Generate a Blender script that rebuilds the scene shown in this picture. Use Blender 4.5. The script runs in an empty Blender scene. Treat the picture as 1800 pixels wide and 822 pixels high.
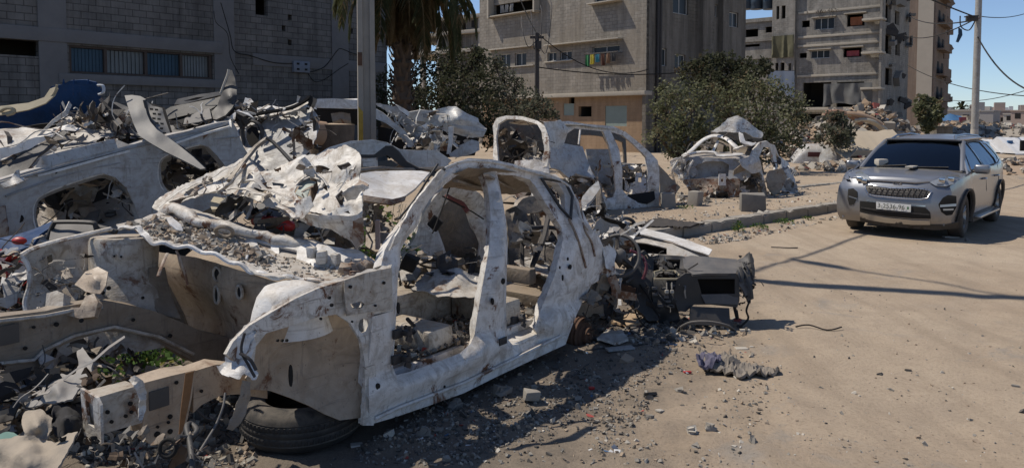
import bpy, bmesh, math, random
from mathutils import Vector, Matrix, noise, geometry
R = math.radians
sc = bpy.context.scene
col = sc.collection
# ---------------------------------------------------------------- camera
CH, FPX, PITCH, CX, CY = 1.9, 1300.0, R(3.0), 900.0, 281.0
cd = bpy.data.cameras.new('camera'); cam = bpy.data.objects.new('camera', cd); col.objects.link(cam)
cam.location = (0, 0, CH); cam.rotation_euler = (R(90) - PITCH, 0, 0)
cd.sensor_width = 36; cd.lens = 36 * FPX / 1800; cd.shift_y = -(411 - CY) / 1800
cd.clip_start = 0.05; cd.clip_end = 3000
sc.camera = cam
# ---------------------------------------------------------------- sky and sun
SUN_EL, SUN_AZ = R(57), math.atan2(-0.95, 0.31)      # azimuth from +Y towards +X
w = bpy.data.worlds.new('World'); sc.world = w; w.use_nodes = True
wn = w.node_tree; bg = wn.nodes['Background']
sky = wn.nodes.new('ShaderNodeTexSky'); sky.sky_type = 'NISHITA'; sky.sun_disc = False
sky.sun_elevation = SUN_EL; sky.sun_rotation = SUN_AZ; sky.altitude = 30
sky.air_density = 0.75; sky.dust_density = 0.15; sky.ozone_density = 6.0
hs_w = wn.nodes.new('ShaderNodeHueSaturation'); hs_w.inputs['Saturation'].default_value = .92; hs_w.inputs['Value'].default_value = .93
wn.links.new(sky.outputs[0], hs_w.inputs['Color']); wn.links.new(hs_w.outputs[0], bg.inputs[0]); bg.inputs[1].default_value = 0.10
ld = bpy.data.lights.new('sun', 'SUN'); ld.energy = 3.6; ld.angle = R(0.55); ld.color = (1, 0.92, 0.80)
sun = bpy.data.objects.new('sun', ld); col.objects.link(sun)
sd = Vector((math.sin(SUN_AZ) * math.cos(SUN_EL), math.cos(SUN_AZ) * math.cos(SUN_EL), math.sin(SUN_EL)))
sun.rotation_euler = sd.to_track_quat('Z', 'Y').to_euler()
sc.view_settings.view_transform = 'Standard'; sc.view_settings.look = 'None'
sc.view_settings.exposure = 0.40; sc.view_settings.gamma = 1; sc.view_settings.use_curve_mapping = False
sc.render.engine = 'CYCLES'; sc.cycles.use_denoising = True
sc.cycles.max_bounces = 6; sc.cycles.diffuse_bounces = 3; sc.cycles.transparent_max_bounces = 6

# ---------------------------------------------------------------- geometry of the view
FWD = Vector((0, math.cos(PITCH), -math.sin(PITCH))); UP = Vector((0, math.sin(PITCH), math.cos(PITCH)))
CAM = Vector((0, 0, CH))
def ray(px, py): return Vector((1, 0, 0)) * ((px - CX) / FPX) + UP * ((CY - py) / FPX) + FWD
def at(px, py, Y):
    r = ray(px, py); return CAM + r * (Y / r.y)
def gnd(px, py, z=0.0):
    r = ray(px, py); return CAM + r * ((z - CH) / r.z)
class Frame:
    """a = along u, b = outward v, c = up; a local place for one thing"""
    def __init__(s, O, ang=None, u=None, pitch=0, roll=0):
        O = Vector(O)
        if u is not None: ang = math.atan2(u[1], u[0])
        s.M = Matrix.Translation(O) @ Matrix.Rotation(ang, 4, 'Z') @ Matrix.Rotation(pitch, 4, 'Y') @ Matrix.Rotation(roll, 4, 'X')
        # local x = a, local y = -b, z = c   (b points to the right-hand side of u)
        s.I = s.M.inverted()
    def W(s, a, b, c): return s.M @ Vector((a, -b, c))
    def loc(s, p):
        q = s.I @ Vector(p); return Vector((q.x, -q.y, q.z))
    def on(s, px, py, ax, val):
        o = s.loc(CAM); d = s.loc(CAM + ray(px, py)) - o
        i = 'abc'.index(ax); t = (val - o[i]) / d[i]
        return o + d * t
    def onw(s, px, py, ax, val): return s.W(*s.on(px, py, ax, val))
# ---------------------------------------------------------------- objects
def tag(o, label=None, cat=None, group=None, kind=None):
    if label: o['label'] = label
    if cat: o['category'] = cat
    if group: o['group'] = group
    if kind: o['kind'] = kind
    return o
def thing(name, label, cat, M=None, loc=None, group=None):
    o = bpy.data.objects.new(name, None); col.objects.link(o); o.empty_display_size = 0.2
    if M is None: M = Matrix.Translation(Vector(loc or (0, 0, 0)))
    o.matrix_world = M; o['_m'] = 0
    del o['_m']
    MW[o.name] = M.copy()
    return tag(o, label, cat, group)
MW = {}
def mw(o): return MW[o.name] if (o is not None and o.name in MW) else Matrix.Identity(4)
def link(name, verts, faces, mats, parent=None, mi=None, smooth=40, world=True, M=None, kind=None):
    """verts in world coordinates (world=True) become local to the parent thing, or to M for a top-level mesh"""
    me = bpy.data.meshes.new(name)
    if M is None: M = mw(parent)
    if world:
        I = M.inverted(); verts = [I @ Vector(v) for v in verts]
    me.from_pydata([tuple(v) for v in verts], [], faces)
    if not isinstance(mats, (list, tuple)): mats = [mats]
    for m in mats: me.materials.append(m)
    if mi: me.polygons.foreach_set('material_index', mi)
    if smooth:
        me.polygons.foreach_set('use_smooth', [True] * len(me.polygons))
        me.update(); me.set_sharp_from_angle(angle=R(smooth))
    me.update()
    o = bpy.data.objects.new(name, me); col.objects.link(o)
    if parent is not None:
        o.parent = parent
    else: o.matrix_world = M
    MW[o.name] = M.copy()          # a part sits at its parent's origin
    if kind: o['kind'] = kind
    return o
class MB:
    """collects geometry in world (or local) coordinates and links it as one mesh"""
    def __init__(s): s.v = []; s.f = []; s.mi = []
    def add(s, vs, fs, m=0):
        n = len(s.v); s.v += [Vector(v) for v in vs]; s.f += [tuple(i + n for i in f) for f in fs]; s.mi += [m] * len(fs)
    def box(s, c, h, M=None, m=0, bev=0, jit=0, rnd=random):
        bm = bmesh.new(); bmesh.ops.create_cube(bm, size=2)
        for v in bm.verts:
            v.co = Vector((v.co.x * h[0], v.co.y * h[1], v.co.z * h[2]))
            if jit: v.co += Vector([rnd.uniform(-jit, jit) for _ in range(3)])
        if bev: bmesh.ops.bevel(bm, geom=bm.edges[:], offset=bev, segments=2, affect='EDGES', profile=0.6)
        X = Matrix.Translation(Vector(c))
        if M is not None: X = X @ M
        s.add([X @ v.co for v in bm.verts], [[v.index for v in f.verts] for f in bm.faces], m); bm.free()
    def lbox(s, F, a0, a1, b0, b1, c0, c1, m=0, bev=0):
        """box in a frame's own coordinates"""
        bm = bmesh.new(); bmesh.ops.create_cube(bm, size=1)
        h = ((a1 - a0), (b1 - b0), (c1 - c0))
        for v in bm.verts: v.co = Vector(((v.co.x + .5) * h[0] + a0, (v.co.y + .5) * h[1] + b0, (v.co.z + .5) * h[2] + c0))
        if bev: bmesh.ops.bevel(bm, geom=bm.edges[:], offset=bev, segments=2, affect='EDGES', profile=0.6)
        vs = [F.W(*v.co) for v in bm.verts]
        s.add(vs, [[v.index for v in reversed(f.verts)] for f in bm.faces], m); bm.free()
    def tube(s, pts, r, n=8, m=0, closed=False, flat=1.0, cap=True, up=None):
        pts = [Vector(p) for p in pts]; k = len(pts)
        rs = r if isinstance(r, (list, tuple)) else [r] * k
        base = len(s.v); prev = None
        for i, p in enumerate(pts):
            if closed: t = (pts[(i + 1) % k] - pts[i - 1])
            else: t = pts[min(i + 1, k - 1)] - pts[max(i - 1, 0)]
            t = t.normalized() if t.length > 1e-9 else Vector((0, 0, 1))
            if prev is None:
                x = (Vector(up) if up else (Vector((0, 0, 1)) if abs(t.z) < .9 else Vector((1, 0, 0))))
            else: x = prev
            x = (x - t * x.dot(t)).normalized(); y = t.cross(x); prev = x
            for j in range(n):
                an = 2 * math.pi * (j + .5) / n
                s.v.append(p + x * math.cos(an) * rs[i] * flat + y * math.sin(an) * rs[i])
        for i in range(k if closed else k - 1):
            for j in range(n):
                a = base + i * n + j; b = base + i * n + (j + 1) % n
                c = base + ((i + 1) % k) * n + (j + 1) % n; d = base + ((i + 1) % k) * n + j
                s.f.append((a, b, c, d)); s.mi.append(m)
        if cap and not closed:
            s.f.append(tuple(base + j for j in reversed(range(n)))); s.mi.append(m)
            s.f.append(tuple(base + (k - 1) * n + j for j in range(n))); s.mi.append(m)
    def lathe(s, prof, M, n=32, m=0):
        """prof = [(radius, height)...] round local z of M"""
        b = len(s.v); k = len(prof)
        for (r, z) in prof:
            for j in range(n):
                an = 2 * math.pi * j / n; s.v.append(M @ Vector((r * math.cos(an), r * math.sin(an), z)))
        for i in range(k - 1):
            for j in range(n):
                s.f.append((b + i * n + j, b + i * n + (j + 1) % n, b + (i + 1) * n + (j + 1) % n, b + (i + 1) * n + j)); s.mi.append(m)
    def build(s, name, mats, parent=None, smooth=40, M=None, kind=None):
        return link(name, s.v, s.f, mats, parent, s.mi, smooth, True, M, kind)
def catmull(pts, n=4, closed=False):
    P = [Vector(p) for p in pts]; k = len(P); out = []
    rng = range(k) if closed else range(k - 1)
    for i in rng:
        p0 = P[(i - 1) % k] if closed or i > 0 else P[0]; p1 = P[i]; p2 = P[(i + 1) % k]
        p3 = P[(i + 2) % k] if closed or i + 2 < k else P[-1]
        for j in range(n):
            t = j / n
            out.append(0.5 * ((2 * p1) + (-p0 + p2) * t + (2 * p0 - 5 * p1 + 4 * p2 - p3) * t * t + (-p0 + 3 * p1 - 3 * p2 + p3) * t ** 3))
    if not closed: out.append(P[-1])
    return out
def inside(p, poly):
    x, y = p[0], p[1]; c = False; j = len(poly) - 1
    for i in range(len(poly)):
        xi, yi = poly[i][0], poly[i][1]; xj, yj = poly[j][0], poly[j][1]
        if (yi > y) != (yj > y) and x < (xj - xi) * (y - yi) / (yj - yi) + xi: c = not c
        j = i
    return c
def dseg(p, a, b):
    ax, ay = a[0], a[1]; dx, dy = b[0] - ax, b[1] - ay; L = dx * dx + dy * dy
    t = 0 if L == 0 else max(0, min(1, ((p[0] - ax) * dx + (p[1] - ay) * dy) / L))
    return math.hypot(p[0] - ax - t * dx, p[1] - ay - t * dy)
def dpoly(p, poly): return min(dseg(p, poly[i - 1], poly[i]) for i in range(len(poly)))
def dense(poly, step):
    out = []
    for i in range(len(poly)):
        a = Vector(poly[i][:2]); b = Vector(poly[(i + 1) % len(poly)][:2]); n = max(1, int(round((b - a).length / step)))
        for j in range(n): out.append(a.lerp(b, j / n))
    return out
def mesh2d(outline, holes, step, rnd, jit=.3):
    loops = [dense(outline, step)] + [dense(h, step) for h in holes]
    V = []; E = []
    for L in loops:
        n = len(V); V += L; E += [(n + i, n + (i + 1) % len(L)) for i in range(len(L))]
    xs = [p[0] for p in outline]; ys = [p[1] for p in outline]
    y = min(ys) + step * .5; row = 0
    while y < max(ys):
        x = min(xs) + step * (.5 if row % 2 else 1.0)
        while x < max(xs):
            p = (x + rnd.uniform(-jit, jit) * step, y + rnd.uniform(-jit, jit) * step)
            if inside(p, outline) and not any(inside(p, h) for h in holes) and min(dpoly(p, L) for L in [outline] + list(holes)) > step * .45:
                V.append(Vector(p))
            x += step
        y += step * .87; row += 1
    r = geometry.delaunay_2d_cdt(V, E, [], 0, 1e-4)
    vs, fs = r[0], r[2]
    keep = []
    for f in fs:
        c = (vs[f[0]] + vs[f[1]] + vs[f[2]]) / 3
        if inside(c, outline) and not any(inside(c, h) for h in holes): keep.append(list(f))
    used = sorted({i for f in keep for i in f}); mp = {o: n for n, o in enumerate(used)}
    return [vs[i] for i in used], [[mp[i] for i in f] for f in keep]
def solidify(P, T, th, away=None):
    """P verts, T tris -> closed shell; th thickness directed away from the viewer"""
    N = [Vector() for _ in P]
    for t in T:
        n = (P[t[1]] - P[t[0]]).cross(P[t[2]] - P[t[0]])
        for i in t: N[i] += n
    ref = away if away is not None else CAM
    out = []
    s = 0
    for i, p in enumerate(P): s += N[i].dot(p - ref)
    sg = 1 if s > 0 else -1
    for i, p in enumerate(P):
        n = N[i].normalized() if N[i].length > 1e-12 else Vector((0, 0, 1)); out.append(p + n * sg * th)
    k = len(P); F = [tuple(t) if sg < 0 else tuple(reversed(t)) for t in T]
    B = [tuple(i + k for i in reversed(t)) for t in F]
    cnt = {}
    for t in F:
        for i in range(3):
            e = (t[i], t[(i + 1) % 3]); cnt[e] = 1
    S = [(b, a, a + k, b + k) for (a, b) in cnt if (b, a) not in cnt]
    return P + out, F + B + S
def fbm(p, sc_, oct_=3):
    return noise.fractal(Vector(p) * sc_, 1.0, 2.0, oct_, noise_basis='PERLIN_ORIGINAL')
def _tri(x): return abs((x % 2.0) - 1.0)
_CD = {}
def crumple(p, s, seed):
    """folded sheet metal: straight creases in a few directions, bent by a slow noise"""
    if seed not in _CD:
        r = random.Random(seed * 13 + 1); _CD[seed] = [(Vector((r.gauss(0, 1), r.gauss(0, 1), r.gauss(0, 1))).normalized(), r.uniform(0, 2), r.uniform(.6, 1.5)) for _ in range(4)]
    q = Vector(p); wv = noise.noise(q * s * .45 + Vector((seed * 7.3, seed * 3.1, 0))) * 1.6
    t = 0
    for i, (d, o, k) in enumerate(_CD[seed]): t += (_tri(q.dot(d) * s * .55 * k + o + wv) - .5) * (.75, .55, .35, .25)[i]
    return t + noise.noise(q * s * .8) * .45 + noise.noise(q * s * 3.1) * .14
def sheet(name, pts, mat, parent=None, holes=(), extra=(), step=8, th=.003, amp=.02, fr=4, seed=1, smooth=25, fn=None, rag=0, M=None, build=True, curve=0):
    """sheet metal traced as (px, py, depth); holes need only px, py; extra = inner (px, py, depth) control points"""
    rnd = random.Random(seed * 77 + 5)
    ctl = [(p[0], p[1], 1.0 / p[2]) for p in list(pts) + list(extra)]
    out = [p[:2] for p in pts]
    if curve: out = [v[:2] for v in catmull([(p[0], p[1], 0) for p in pts], curve, True)]
    if rag:
        out = [(p[0], p[1]) for p in dense(out, step * 1.1)]
        out = [(p[0] + rnd.uniform(-rag, rag), p[1] + rnd.uniform(-rag, rag)) for p in out]
    hl = [[tuple(q[:2]) for q in h] for h in holes]
    V, T = mesh2d(out, hl, step, rnd)
    P = []
    # plane fitted to the inverse depths, plus soft residuals
    n_ = len(ctl); mx = sum(c[0] for c in ctl) / n_; my = sum(c[1] for c in ctl) / n_; mz = sum(c[2] for c in ctl) / n_
    sxx = sum((c[0] - mx) ** 2 for c in ctl) + 1; syy = sum((c[1] - my) ** 2 for c in ctl) + 1; sxy = sum((c[0] - mx) * (c[1] - my) for c in ctl)
    sxz = sum((c[0] - mx) * (c[2] - mz) for c in ctl); syz = sum((c[1] - my) * (c[2] - mz) for c in ctl); det = sxx * syy - sxy * sxy
    ga = (sxz * syy - syz * sxy) / det; gb = (syz * sxx - sxz * sxy) / det
    res = [(c[0], c[1], c[2] - mz - ga * (c[0] - mx) - gb * (c[1] - my)) for c in ctl]
    soft = (max(p[0] for p in out) - min(p[0] for p in out)) * .12; soft = soft * soft + 20
    for v in V:
        sw = 0; si = 0
        for (x, y, r_) in res:
            ww = 1.0 / ((v[0] - x) ** 2 + (v[1] - y) ** 2 + soft) ** 1.5; sw += ww; si += ww * r_
        Y = 1.0 / max(1e-3, mz + ga * (v[0] - mx) + gb * (v[1] - my) + si / sw)
        p = at(v[0], v[1], Y)
        if amp:
            d = crumple(p, fr, seed) * amp
            p = p + (p - CAM).normalized() * d * 1.0 + Vector((0, 0, 1)) * noise.noise(Vector(p) * fr * 1.3 + Vector((seed, 5, 9))) * amp * .35
        if fn: p = fn(v, p)
        P.append(p)
    PV, PF = solidify(P, T, th)
    if not build: return PV, PF
    return link(name, PV, PF, mat, parent, None, smooth, True, M)
def surf(name, F, outline, mat, parent=None, holes=(), g=None, ax='b', val=0, step=8, th=.02, amp=.0, fr=4, seed=1, smooth=35, rec=None, curve=0, M=None, smhole=0):
    """outline in pixels thrown on the surface  <ax> = g(other two)  of a frame"""
    rnd = random.Random(seed * 31 + 3)
    out = [p[:2] for p in outline]
    if curve: out = [v[:2] for v in catmull([(p[0], p[1], 0) for p in outline], curve, True)]
    hl = [[tuple(q[:2]) for q in h] for h in holes]
    if smhole: hl = [[tuple(v[:2]) for v in catmull([(q[0], q[1], 0) for q in h], smhole, True)] for h in hl]
    V, T = mesh2d(out, hl, step, rnd)
    P = []
    for v in V:
        b = val; p = F.on(v[0], v[1], ax, b)
        if g:
            for _ in range(5):
                b = g(p); p = F.on(v[0], v[1], ax, b)
        off = 0
        if rec:
            for h in hl:
                d = dpoly(v, h)
                if d < rec[0]:
                    t = d / rec[0]; off = min(off, -rec[1] * (1 - t * t * (3 - 2 * t)))
            p[ 'abc'.index(ax)] += off
        q = F.W(*p)
        if amp: q = q + (q - CAM).normalized() * crumple(q, fr, seed) * amp
        P.append(q)
    PV, PF = solidify(P, T, th)
    return link(name, PV, PF, mat, parent, None, smooth, True, M)
def copy_tree(o, M):
    """copy of a thing with its parts and sub-parts, standing at matrix M"""
    c = o.copy(); col.objects.link(c); c.matrix_world = M; MW[c.name] = M.copy()
    def rec(src, dst):
        for ch in list(src.children):
            k = ch.copy(); col.objects.link(k); k.parent = dst; MW[k.name] = M.copy(); rec(ch, k)
    rec(o, c)
    return c

def panelf(name, outline, holes, fn, step, th, mat, parent, away, smooth=35, seed=1, jit=.25):
    """panel meshed in two parameters and placed by fn(u, v) -> world point; solid towards the side away from `away`"""
    V, T = mesh2d(outline, [list(h) for h in holes], step, random.Random(seed), jit)
    P = [fn(v[0], v[1]) for v in V]
    PV, PF = solidify(P, T, th, away)
    return link(name, PV, PF, mat, parent, None, smooth)
# ---------------------------------------------------------------- materials
def new_mat(name):
    m = bpy.data.materials.new(name); m.use_nodes = True
    nt = m.node_tree; b = nt.nodes['Principled BSDF']; return m, nt, b
def N(nt, t, **k):
    n = nt.nodes.new(t)
    for a, v in k.items():
        if a.startswith('i_'): n.inputs[a[2:].replace('_', ' ')].default_value = v
        else: setattr(n, a, v)
    return n
def noise_n(nt, vec, scale, detail=4, rough=.6, dist=0):
    n = N(nt, 'ShaderNodeTexNoise'); n.inputs['Scale'].default_value = scale; n.inputs['Detail'].default_value = detail
    n.inputs['Roughness'].default_value = rough; n.inputs['Distortion'].default_value = dist
    nt.links.new(vec, n.inputs['Vector']); return n.outputs['Fac']
def ramp(nt, fac, stops):
    n = N(nt, 'ShaderNodeValToRGB'); e = n.color_ramp.elements
    while len(e) < len(stops): e.new(0.5)
    for i, (p, c) in enumerate(stops):
        e[i].position = p; e[i].color = (c[0], c[1], c[2], 1) if isinstance(c, (tuple, list)) else (c, c, c, 1)
    nt.links.new(fac, n.inputs[0]); return n.outputs[0]
def mix(nt, fac, a, b, mode='MIX'):
    n = N(nt, 'ShaderNodeMix', data_type='RGBA', blend_type=mode)
    for s, v in ((n.inputs[0], fac), (n.inputs[6], a), (n.inputs[7], b)):
        if isinstance(v, (int, float)): s.default_value = v
        elif isinstance(v, (tuple, list)): s.default_value = (v[0], v[1], v[2], 1)
        else: nt.links.new(v, s)
    return n.outputs[2]
def mth(nt, op, a, b=None, clamp=False):
    n = N(nt, 'ShaderNodeMath', operation=op, use_clamp=clamp)
    for i, v in enumerate((a, b)):
        if v is None: continue
        if isinstance(v, (int, float)): n.inputs[i].default_value = v
        else: nt.links.new(v, n.inputs[i])
    return n.outputs[0]
def coords(nt, kind='Object'):
    return N(nt, 'ShaderNodeTexCoord').outputs[kind]
def bump(nt, b, h, strength=.3, dist=.01):
    n = N(nt, 'ShaderNodeBump'); n.inputs['Strength'].default_value = strength; n.inputs['Distance'].default_value = dist
    nt.links.new(h, n.inputs['Height']); nt.links.new(n.outputs[0], b.inputs['Normal'])
def upness(nt):
    g = N(nt, 'ShaderNodeNewGeometry'); s = N(nt, 'ShaderNodeSeparateXYZ'); nt.links.new(g.outputs['Normal'], s.inputs[0]); return s.outputs[2]
def wreck(name, base, dust=.5, rust=.3, s=1.0, rough=.5, metal=0.0, dustcol=(.30, .245, .185), dark=.25):
    """weathered car paint: chipped and rusted, scuffed, dust lying on the faces that look up"""
    m, nt, b = new_mat(name); v = coords(nt)
    n1 = noise_n(nt, v, 1.6 * s, 5, .65, .4); n1b = noise_n(nt, v, 5 * s, 6, .7, 1.2)
    c = mix(nt, ramp(nt, n1, [(.35, 0), (.62, 1)]), tuple(x * .84 for x in base), base)
    c = mix(nt, ramp(nt, n1b, [(.50, 0), (.62, .5)]), c, tuple(x * y for x, y in zip(base, (.62, .55, .47))))
    # long scuffs and runs
    for sc_, rot in (((1.2, 1.2, 18), .15), ((16, 16, 1.3), 0)):
        mp = N(nt, 'ShaderNodeMapping'); mp.inputs['Scale'].default_value = sc_; mp.inputs['Rotation'].default_value = (rot, rot, 0); nt.links.new(v, mp.inputs[0])
        sc1 = noise_n(nt, mp.outputs[0], 2.0 * s, 6, .7)
        c = mix(nt, mth(nt, 'MULTIPLY', ramp(nt, sc1, [(.58, 0), (.66, 1)]), min(1, dark * 1.8)), c, (.12, .10, .085))
    # grime
    n2 = noise_n(nt, v, 7 * s, 6, .7, .8)
    c = mix(nt, mth(nt, 'MULTIPLY', ramp(nt, n2, [(.47, 0), (.62, 1)]), min(1, dust * .9)), c, tuple(x * .68 for x in dustcol))
    # rust
    n3 = noise_n(nt, v, 3.1 * s, 9, .74, .5)
    t = .655 - .11 * rust
    c = mix(nt, ramp(nt, n3, [(t - .04, 0), (t, .45), (t + .02, 1)]), c, mix(nt, n2, (.045, .022, .014), (.20, .085, .038)))
    n4 = noise_n(nt, v, 38 * s, 3, .6)
    c = mix(nt, ramp(nt, n4, [(.68, 0), (.72, .7)]), c, (.06, .045, .035))
    # settled dust
    up = mth(nt, 'MULTIPLY', ramp(nt, upness(nt), [(.25, 0), (.95, 1)]), ramp(nt, noise_n(nt, v, 4 * s, 5, .7), [(.3, .2), (.62, 1)]))
    c = mix(nt, mth(nt, 'MULTIPLY', up, min(.95, dust * 1.1)), c, dustcol)
    nt.links.new(c, b.inputs['Base Color']); b.inputs['Metallic'].default_value = metal
    nt.links.new(ramp(nt, n2, [(.3, rough * .8), (.7, min(1, rough * 1.5))]), b.inputs['Roughness'])
    bump(nt, b, mth(nt, 'ADD', mth(nt, 'MULTIPLY', n1b, 2.2), mth(nt, 'ADD', n2, mth(nt, 'MULTIPLY', n4, .2))), .32, .012)
    return m
def plain(name, c, rough=.7, metal=0, var=.25, s=6, bmp=.15, spec=None):
    m, nt, b = new_mat(name); v = coords(nt); n = noise_n(nt, v, s, 6, .65)
    nt.links.new(mix(nt, n, tuple(x * (1 - var) for x in c), tuple(min(1, x * (1 + var)) for x in c)), b.inputs['Base Color'])
    b.inputs['Roughness'].default_value = rough; b.inputs['Metallic'].default_value = metal
    if spec is not None: b.inputs['Specular IOR Level'].default_value = spec
    if bmp: bump(nt, b, noise_n(nt, v, s * 5, 4), bmp, .01)
    return m
def dusty(name, c, dust=.5, rough=.7, dustcol=(.28, .235, .185), s=5, metal=0, bmp=.2):
    m, nt, b = new_mat(name); v = coords(nt); n = noise_n(nt, v, s, 7, .7, .4)
    cc = mix(nt, n, tuple(x * .7 for x in c), tuple(min(1, x * 1.25) for x in c))
    up = mth(nt, 'MULTIPLY', ramp(nt, upness(nt), [(.0, .15), (.8, 1)]), ramp(nt, n, [(.35, .1), (.6, 1)]))
    nt.links.new(mix(nt, mth(nt, 'MULTIPLY', up, dust), cc, dustcol), b.inputs['Base Color'])
    b.inputs['Roughness'].default_value = rough; b.inputs['Metallic'].default_value = metal
    bump(nt, b, noise_n(nt, v, s * 6, 5, .7), bmp, .01)
    return m
def blocks(name, c1, c2, mortar, plaster=.4, pc=(.3, .27, .23), stain=.5, bw=.4, bh=.2, seed=0, streak=.5):
    """block wall with patches of render, rain streaks and soot; reads the wall's own a/c coordinates (object x and z)"""
    m, nt, b = new_mat(name); v = coords(nt)
    s = N(nt, 'ShaderNodeSeparateXYZ'); nt.links.new(v, s.inputs[0])
    cb = N(nt, 'ShaderNodeCombineXYZ'); nt.links.new(mth(nt, 'ADD', s.outputs[0], s.outputs[1]), cb.inputs[0]); nt.links.new(s.outputs[2], cb.inputs[1])
    br = N(nt, 'ShaderNodeTexBrick'); nt.links.new(cb.outputs[0], br.inputs['Vector'])
    br.inputs['Color1'].default_value = (*c1, 1); br.inputs['Color2'].default_value = (*c2, 1); br.inputs['Mortar'].default_value = (*mortar, 1)
    br.inputs['Scale'].default_value = 1; br.inputs['Brick Width'].default_value = bw; br.inputs['Row Height'].default_value = bh
    br.inputs['Mortar Size'].default_value = .012; br.inputs['Mortar Smooth'].default_value = .5; br.inputs['Bias'].default_value = -.1
    off = N(nt, 'ShaderNodeMapping'); off.inputs['Location'].default_value = (seed * 3.7, seed * 1.3, seed); nt.links.new(v, off.inputs[0])
    n1 = noise_n(nt, off.outputs[0], .35, 6, .6, .6); n2 = noise_n(nt, off.outputs[0], 1.6, 8, .72, .5)
    mp = N(nt, 'ShaderNodeMapping'); mp.inputs['Scale'].default_value = (3, 3, .22); nt.links.new(off.outputs[0], mp.inputs[0])
    n3 = noise_n(nt, mp.outputs[0], 1.0, 6, .7)
    c = mix(nt, ramp(nt, n1, [(.62 - plaster * .4, 0), (.66 - plaster * .4, 1)]), br.outputs['Color'], pc)
    c = mix(nt, 1.0, c, ramp(nt, n2, [(.25, 1 - stain * .6), (.7, 1.0)]), 'MULTIPLY')
    c = mix(nt, 1.0, c, ramp(nt, n3, [(.38, 1 - streak * .65), (.6, 1.0)]), 'MULTIPLY')
    c = mix(nt, ramp(nt, noise_n(nt, off.outputs[0], 5.5, 5, .75), [(.68, 0), (.72, .7)]), c, tuple(x * .35 for x in pc))
    nt.links.new(c, b.inputs['Base Color']); b.inputs['Roughness'].default_value = .95; b.inputs['Specular IOR Level'].default_value = .06
    bump(nt, b, mth(nt, 'ADD', mth(nt, 'MULTIPLY', br.outputs['Fac'], -.6), n2), .6, .03)
    return m
def leafmat(name, c1, c2, seed=0):
    m, nt, b = new_mat(name); v = coords(nt)
    n = noise_n(nt, v, 1.3, 4, .6); n2 = noise_n(nt, v, 9, 2)
    c = mix(nt, n, c1, c2); c = mix(nt, ramp(nt, n2, [(.4, 0), (.7, .6)]), c, tuple(x * 1.5 for x in c2))
    nt.links.new(c, b.inputs['Base Color']); b.inputs['Roughness'].default_value = .85; b.inputs['Specular IOR Level'].default_value = .12
    tr = N(nt, 'ShaderNodeBsdfTranslucent'); nt.links.new(c, tr.inputs[0]); mx = N(nt, 'ShaderNodeMixShader'); mx.inputs[0].default_value = .35; nt.links.new(b.outputs[0], mx.inputs[1]); nt.links.new(tr.outputs[0], mx.inputs[2]); nt.links.new(mx.outputs[0], nt.nodes['Material Output'].inputs[0])
    return m
def glassm(name, c=(.02, .03, .035), rough=.06):
    m, nt, b = new_mat(name); b.inputs['Base Color'].default_value = (*c, 1); b.inputs['Roughness'].default_value = rough
    b.inputs['Specular IOR Level'].default_value = .6; return m
CHAR_SHADE = None
def tinted(name):
    m, nt, b = new_mat(name); t = N(nt, 'ShaderNodeBsdfTransparent'); t.inputs[0].default_value = (.20, .25, .26, 1); g = N(nt, 'ShaderNodeBsdfGlossy'); g.inputs['Roughness'].default_value = .03; g.inputs[0].default_value = (.8, .9, 1, 1)
    f = N(nt, 'ShaderNodeFresnel'); f.inputs[0].default_value = 1.65; x = N(nt, 'ShaderNodeMixShader'); nt.links.new(f.outputs[0], x.inputs[0]); nt.links.new(t.outputs[0], x.inputs[1]); nt.links.new(g.outputs[0], x.inputs[2]); nt.links.new(x.outputs[0], nt.nodes['Material Output'].inputs[0]); return m

W_SIDE = wreck('paint_white_scuffed', (.70, .685, .66), dust=.55, rust=.42, s=1.0, dark=.22)
W_BURN = wreck('paint_white_burnt', (.66, .64, .60), dust=.62, rust=.62, s=1.4, dark=.35, dustcol=(.33, .28, .22))
W_BAY = wreck('paint_white_engine_bay', (.50, .465, .41), dust=.8, rust=.40, s=1.6, dark=.3)
W_TAN = wreck('paint_tan_dusty_liner', (.25, .21, .165), dust=.6, rust=.30, s=1.2, dark=.4, dustcol=(.27, .21, .15))
W_LIN = wreck('wheel_housing_tan', (.42, .335, .25), dust=.5, rust=.5, s=1.1, dark=.3, dustcol=(.33, .26, .19))
W_CLEAN = wreck('paint_white_cleaner', (.70, .695, .68), dust=.3, rust=.08, s=1, dark=.2)
W_GREY = wreck('paint_grey_wreck', (.32, .325, .33), dust=.5, rust=.2, s=1.3)
W_SILV = wreck('paint_silver_wreck', (.53, .535, .53), dust=.45, rust=.15, s=1.3, rough=.4)
W_PALE = wreck('paint_pale_blue_grey', (.43, .435, .44), dust=.4, rust=.12, s=1.2)
W_UNDER = wreck('roof_underside', (.26, .21, .155), dust=.6, rust=.4, s=2)
W_RUSTY = wreck('paint_rusty', (.30, .24, .19), dust=.4, rust=1.3, s=2)
RUST = plain('rusty_steel', (.10, .055, .035), .85, .2, .5, 14, .4)
IRON = plain('dark_iron', (.055, .05, .048), .7, .4, .5, 14, .3)
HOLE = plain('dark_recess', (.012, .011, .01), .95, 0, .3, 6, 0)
RUBBER = dusty('tyre_rubber', (.018, .018, .019), .35, .85, s=9)
PLAST = dusty('black_trim_plastic', (.022, .023, .025), .18, .62, s=4)
PLASTG = dusty('grey_trim_plastic', (.075, .076, .08), .28, .7, s=4)
BUMPGR = dusty('grey_bumper_plastic', (.15, .15, .148), .3, .65, s=3)
BLUE = wreck('paint_dark_blue', (.010, .045, .13), dust=.02, rust=-1, s=1, rough=.6, dark=.05); BLUE.node_tree.nodes['Principled BSDF'].inputs['Specular IOR Level'].default_value = .2
CREAM = dusty('cream_lining', (.36, .31, .21), .3, .8)
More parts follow.
